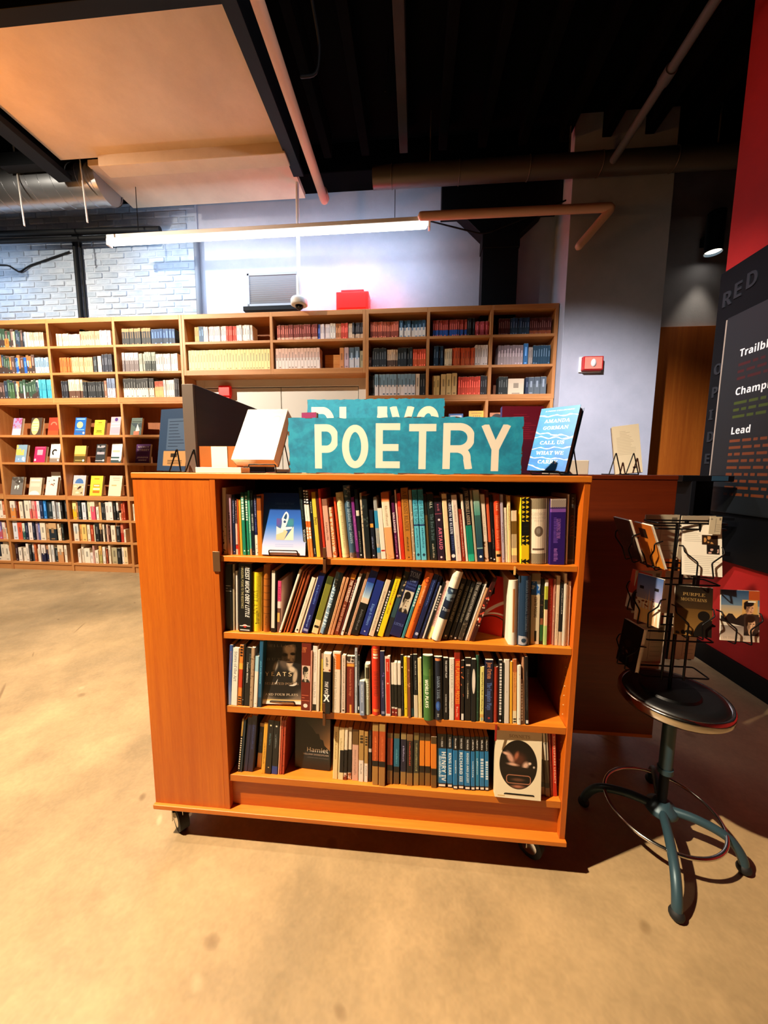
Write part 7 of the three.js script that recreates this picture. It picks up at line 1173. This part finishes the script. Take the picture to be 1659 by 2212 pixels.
const cardArt = {
  text: (c, W, H) => { c.fillStyle = '#ece4d4'; c.fillRect(-1, -1, W + 2, H + 2); c.fillStyle = '#a49c8c'; for (let i = 0; i < 26; i++) { const y = 0.04 + i * 0.036; if (y > 0.36 && y < 0.6) continue; c.fillRect(W * 0.05, H * y, W * (y < 0.3 ? rr(0.3, 0.44) : rr(0.6, 0.9)), 1.6); } c.fillStyle = '#2c1c10'; c.fillRect(W * 0.5, H * 0.2, W * 0.4, H * 0.19); blotches(c, W * 0.55, H * 0.22, W * 0.28, H * 0.15, '#b8844c', 6, 4, 9); c.fillStyle = '#181412'; c.fillRect(W * 0.62, H * 0.39, W * 0.32, H * 0.18); blotches(c, W * 0.66, H * 0.46, W * 0.26, H * 0.1, '#c8a090', 5, 4, 8); c.fillStyle = '#b89c60'; c.fillRect(W * 0.68, H * 0.09, W * 0.14, H * 0.035); },
  sepia: (c, W, H) => { OPS.G(c, W, H, [0, 0.45, '#17120c', '#3c2a16']); OPS.G(c, W, H, [0.45, 1, '#5c401c', '#8c6430']); c.fillStyle = '#9c7c48'; c.font = `${H * 0.08}px serif`; fitText(c, 'PURPLE', W * 0.5, H * 0.16, W * 0.6, H * 0.08, 'r'); fitText(c, 'MOUNTAINS', W * 0.5, H * 0.27, W * 0.7, H * 0.08, 'r'); c.fillStyle = '#14100c'; c.beginPath(); c.ellipse(W * 0.78, H * 0.58, W * 0.16, H * 0.1, 0, 0, 7); c.fill(); c.beginPath(); c.moveTo(W * 0.5, H); c.quadraticCurveTo(W * 0.62, H * 0.62, W, H * 0.66); c.lineTo(W, H); c.fill(); blotches(c, 0, H * 0.88, W * 0.5, H * 0.1, '#14100c', 5, 6, 14); },
  dusk: (c, W, H) => { OPS.G(c, W, H, [0, 0.3, '#2c4c70', '#6c88a0']); OPS.G(c, W, H, [0.3, 0.55, '#a8a498', '#f0c074']); OPS.G(c, W, H, [0.7, 1, '#8c8078', '#e0c8b0']); c.fillStyle = '#241e1a'; c.beginPath(); c.moveTo(0, H * 0.55); for (let i = 0; i <= 10; i++) c.lineTo(W * i / 10, H * (0.5 + 0.06 * Math.sin(i * 1.9))); c.lineTo(W, H * 0.76); c.lineTo(0, H * 0.62); c.fill(); c.fillStyle = '#b85024'; c.fillRect(W * 0.72, 0, W * 0.28, H * 0.18); face(c, W * 0.55, H * 0.18, W * 0.4, H * 0.34, '#d8a860', '#e0a880', '#181412'); face(c, W * 0.6, H * 0.46, W * 0.38, H * 0.42, '#3c2c24', '#e8b890', '#2c1a10'); c.fillStyle = '#f0ece0'; c.fillRect(W * 0.7, H * 0.2, W * 0.2, H * 0.03); c.fillStyle = '#b09c88'; fitText(c, 'IN THE PARK', W * 0.36, H * 0.94, W * 0.6, H * 0.07, 'r'); },
  orange: (c, W, H) => { OPS.G(c, W, H, [0, 1, '#b8601c', '#e08c2c']); c.fillStyle = '#1c120a'; c.fillRect(W * 0.2, H * 0.12, W * 0.4, H * 0.22); blotches(c, 0, H * 0.5, W, H * 0.4, '#c8742488', 8, 6, 16); },
  dark: (c, W, H) => { c.fillStyle = '#12100e'; c.fillRect(-1, -1, W + 2, H + 2); blotches(c, 0, H * 0.4, W, H * 0.5, '#2c2018', 7, 6, 16); blotches(c, W * 0.2, H * 0.6, W * 0.5, H * 0.2, '#6c5038', 3, 3, 7); },
  fair: (c, W, H) => { OPS.G(c, W, H, [0, 0.5, '#405c8c', '#9c94b4']); c.fillStyle = '#e0b088'; for (let i = 0; i < 7; i++) { c.beginPath(); c.moveTo(W * (0.1 + i * 0.12), H); c.lineTo(W * (0.16 + i * 0.12), H * (0.25 + 0.13 * Math.abs(i - 3))); c.lineTo(W * (0.22 + i * 0.12), H); c.fill(); } blotches(c, 0, H * 0.45, W, H * 0.2, '#7c3c1c', 12, 3, 8); c.fillStyle = '#ecc480'; c.fillRect(W * 0.15, H * 0.7, W * 0.6, H * 0.28); c.fillStyle = '#141414'; c.fillRect(W * 0.12, H * 0.24, W * 0.16, H * 0.06); c.fillRect(W * 0.7, H * 0.22, W * 0.16, H * 0.06); },
  coral: (c, W, H) => { OPS.G(c, W, H, [0, 0.6, '#d8543c', '#b83c2c']); c.fillStyle = '#2c100c'; c.beginPath(); c.ellipse(W * 0.5, H * 0.74, W * 0.3, H * 0.28, 0, 0, 7); c.fill(); c.fillStyle = '#d88470'; c.fillRect(W * 0.8, H * 0.4, W * 0.2, H * 0.6); },
  back: (c, W, H) => { c.fillStyle = '#cfc2a6'; c.fillRect(-1, -1, W + 2, H + 2); c.fillStyle = '#7c7464'; c.fillRect(W * 0.49, H * 0.1, 2, H * 0.8); c.fillRect(W * 0.78, H * 0.06, W * 0.16, H * 0.14); blotches(c, W * 0.08, H * 0.1, W * 0.14, H * 0.08, '#8c8474', 2, 4, 8); for (let i = 0; i < 4; i++) c.fillRect(W * 0.56, H * (0.45 + i * 0.12), W * 0.36, 2); },
};
function card(w, h, t, art, x, y, z, yaw, tilt, label) { const b = coverBook('greeting_card', w, h, t, cardArt[art], art === 'back' ? '#cfc2a6' : '#e4dac8', { k: 1500, pages: M.paperWhite }); place(b, x, y, z, yaw, tilt); return tag(b, label, 'card', 'cards in the wire rack on the stool'); }
const POCKETS = [
  [0.114, 0.176, 0.006, 'text', 0.989, 1.061, -1.291, -0.19, 0.2, 'white text card with two small photos in the top rack pocket'],
  [0.111, 0.173, 0.006, 'sepia', 0.980, 0.843, -1.292, -0.19, 0.13, 'dark sepia card with a shadowed figure in the middle rack pocket'],
  [0.119, 0.177, 0.005, 'dusk', 1.135, 0.831, -1.292, -0.06, 0.13, 'sunset card with two children on the outer middle pocket'],
  [0.107, 0.164, 0.008, 'orange', 0.872, 1.076, -1.350, -1.60, -0.36, 'orange card tilted outward in the top left-facing pocket'],
  [0.112, 0.155, 0.007, 'dark', 0.806, 1.098, -1.370, -1.60, -0.35, 'dark brown card tilted outward behind the orange one'],
  [0.085, 0.171, 0.007, 'fair', 0.820, 0.883, -1.290, -1.12, 0.02, 'card with a pale spired building against a blue sky'],
  [0.080, 0.15, 0.005, 'coral', 0.845, 0.890, -1.40, -1.21, 0.15, 'coral red card behind the spired building card'],
  [0.101, 0.164, 0.014, 'dark', 0.798, 0.692, -1.348, -1.45, 0.12, 'thick dark card with cream edges in the low left-facing pocket'],
];
for (const q of POCKETS) card(...q);
card(0.13, 0.17, 0.003, 'back', 0.93, 1.085, -1.43, 0.1, -0.03, 'cream card seen from behind at the rear of the top tier');
card(0.13, 0.17, 0.003, 'back', 1.065, 1.082, -1.44, 0.1, -0.03, 'second cream card seen from behind, behind the white text card');
card(0.11, 0.17, 0.003, 'back', 1.02, 0.868, -1.44, 0.1, -0.03, 'cream card seen from behind in the rear middle pocket');
card(0.10, 0.17, 0.003, 'back', 0.90, 0.868, -1.43, 0.1, -0.03, 'narrow cream card seen from behind by the rack post, middle tier');
card(0.105, 0.16, 0.003, 'back', 0.92, 0.668, -1.42, 0.05, -0.03, 'cream card seen from behind in the low rear pocket');
card(0.10, 0.13, 0.003, 'back', 1.03, 0.70, -1.40, 0.1, -0.03, 'pale card with a black bottle shape, low rear pocket');
card(0.035, 0.06, 0.003, 'back', 1.02, 1.205, -1.30, -0.1, 0.0, 'tiny picture tag poking up above the white text card');
{ // wire rack: base plate, post, tier rings and card pockets
  const g = base('card_rack', [0.96, 0.607, -1.345]), r = 0.003;
  part('base_plate', new THREE.CylinderGeometry(0.09, 0.095, 0.008, 32).translate(0, 0.004, 0), M.blackMetal, g);
  part('post', rod([0, 0.008, 0], [0, 0.64, 0], 0.006, 12), M.blackMetal, g);
  for (const x of [-0.045, 0.03]) part('upright', rod([x, 0.05, 0.02], [x, 0.63, 0.02], 0.004, 8), M.blackMetal, g);
  for (const y of [0.06, 0.2, 0.26, 0.41, 0.47, 0.61, 0.63]) part('cross_bar', wire([[-0.11, y, 0.02], [0.12, y, 0.02], [0.12, y, -0.06], [-0.11, y, -0.06]], r, 0.01, 6, true), M.blackMetal, g);
  const pocket = (x, y, z, yaw, tilt, w = 0.12) => { const a = w / 2, p = part('pocket', wire([[-a, 0.1, -0.02], [-a, 0.1, 0.006], [-a, 0.078, 0.014], [-a * 0.35, 0.045, 0.016], [-a * 0.42, -0.006, 0.016], [-a * 0.42, -0.006, -0.02], [a * 0.42, -0.006, -0.02], [a * 0.42, -0.006, 0.016], [a * 0.35, 0.045, 0.016], [a, 0.078, 0.014], [a, 0.1, 0.006], [a, 0.1, -0.02]], 0.0024, 0.006, 6), M.blackMetal, g); p.rotation.order = 'YXZ'; p.rotation.set(-tilt, yaw, 0); p.position.set(x - 0.96, y - 0.607, z + 1.345); };
  for (const [w, , , , x, y, z, yaw, tilt] of POCKETS) pocket(x, y, z, yaw, tilt, w);
  tag(g, 'black wire card spinner rack standing on the stool', 'card rack');
}

// ---------------------------------------------------------------- sponsor board and magazine stand by the red wall
{
  const A = new Atlas(1024, '#101418', 0.5), g = base('sponsor_board'), x = 2.2;
  part('board_frame', bx(x - 0.035, x, 0.80, 2.83, -2.955, -1.2, 0.003), M.blackPaint, g);
  const cell = A.cell(1000, 960, '#14181a', (c, W, H) => {
    c.fillStyle = '#ece8e0'; const t = (s, y, f = 'b') => { c.textAlign = 'left'; c.font = `bold ${H * 0.05}px sans-serif`; c.textBaseline = 'middle'; c.fillText(s, W * 0.09, H * y); };
    t('Trailblazer', 0.2); t('Champion', 0.39); t('Lead', 0.585);
    const lines = (y0, y1, col) => { c.fillStyle = col; for (let y = y0; y < y1; y += 0.034) { let xx = 0.09; const end = rr(0.3, 0.7); while (xx < end) { const l = rr(0.02, 0.07); c.fillRect(W * xx, H * y, W * l, H * 0.014); xx += l + 0.012; } } };
    lines(0.25, 0.34, '#3c0c0c'); lines(0.44, 0.54, '#38440e'); lines(0.63, 0.93, '#6c3212');
  });
  const pg = new THREE.PlaneGeometry(1.36, 1.32); { const uv = pg.attributes.uv; for (let i = 0; i < uv.count; i++) uv.setXY(i, cell.u0 + uv.getX(i) * (cell.u1 - cell.u0), cell.v0 + uv.getY(i) * (cell.v1 - cell.v0)); }
  const slab = part('text_panel', [bx(x - 0.055, x - 0.035, 1.14, 2.48, -2.83, -1.45, 0.004)], std({ color: 0x14181a, roughness: 0.45 }), g);
  part('printed_face', pg.rotateY(-Math.PI / 2).translate(x - 0.0555, 1.81, -2.14), A.mat, g);
  part('light_strip', bx(x - 0.057, x - 0.034, 1.14, 2.47, -2.836, -2.829), std({ color: 0x9c8c7c, roughness: 0.3 }), g);
  const letters = [['R', -2.88, 2.58], ['E', -2.79, 2.60], ['D', -2.70, 2.62]], col = [['O', 2.12], ['P', 1.96], ['I', 1.80], ['D', 1.64], ['E', 1.48]];
  const L = std({ color: 0x11151a, roughness: 0.6 }), F2 = new THREE.Group();
  const mk = (ch, z, y, s) => { const B = new Atlas(64, '#0c0d10', 0.5); };
  const { FontLoader } = await import('three/addons/loaders/FontLoader.js'), { TextGeometry } = await import('three/addons/geometries/TextGeometry.js');
  const font = await new FontLoader().loadAsync('fonts/droid/droid_sans_bold.typeface.json');
  for (const [ch, z, y] of letters) part('letter', new TextGeometry(ch, { font, size: 0.1, depth: 0.006, curveSegments: 4 }).rotateY(-Math.PI / 2).translate(x - 0.035, y, z - 0.04), L, g);
  for (const [ch, y] of col) part('letter', new TextGeometry(ch, { font, size: 0.075, depth: 0.006, curveSegments: 4 }).rotateY(-Math.PI / 2).translate(x - 0.035, y, -2.925), L, g);
  tag(g, 'large black board with sponsor lettering hung on the red wall', 'board');
}
{
  const g = base('magazine_stand', [1.985, 0, -2.55]);
  part('shelf_box', [bx(-0.16, 0.13, 0.86, 1.36, -0.25, -0.2, 0.004), bx(-0.16, -0.13, 0.86, 1.36, -0.2, 0.0, 0.004), bx(-0.16, 0.13, 0.86, 0.89, -0.2, 0.0, 0.004), bx(-0.16, 0.13, 1.1, 1.12, -0.2, 0.0, 0.003)], M.blackPaint, g);
  part('top_rail', bx(-0.22, 0.1, 1.355, 1.395, -0.26, 0.0, 0.004), M.blackMetal, g);
  part('rail_plate', bx(-0.04, 0.06, 1.36, 1.392, 0.0, 0.004, 0.001), std({ color: 0x3c5c6c, roughness: 0.3, metalness: 0.6 }), g);
  for (const x of [-0.14, -0.05, 0.03, 0.11]) part('leg', bx(x - 0.012, x + 0.012, 0, 0.86, -0.24, -0.215, 0.003), M.blackMetal, g);
  tag(g, 'black metal magazine stand in front of the red wall', 'stand');
}
tag(part('paper_scrap', bx(-0.026, 0.026, 0, 0.0012, -0.004, 0.004).rotateY(0.7).translate(-1.42, 0.0006, -2.15), M.paperWhite), 'tiny white paper scrap on the floor left of the cart', 'paper');
scene.traverse((o) => { if (o.isMesh) o.castShadow = o.receiveShadow = true; });
console.log('books', CART_BOOKS.flat().length, 'labels', labels.size, 'atlas rows', SPINES.y, COVERS.y);
renderer.render(scene, camera);
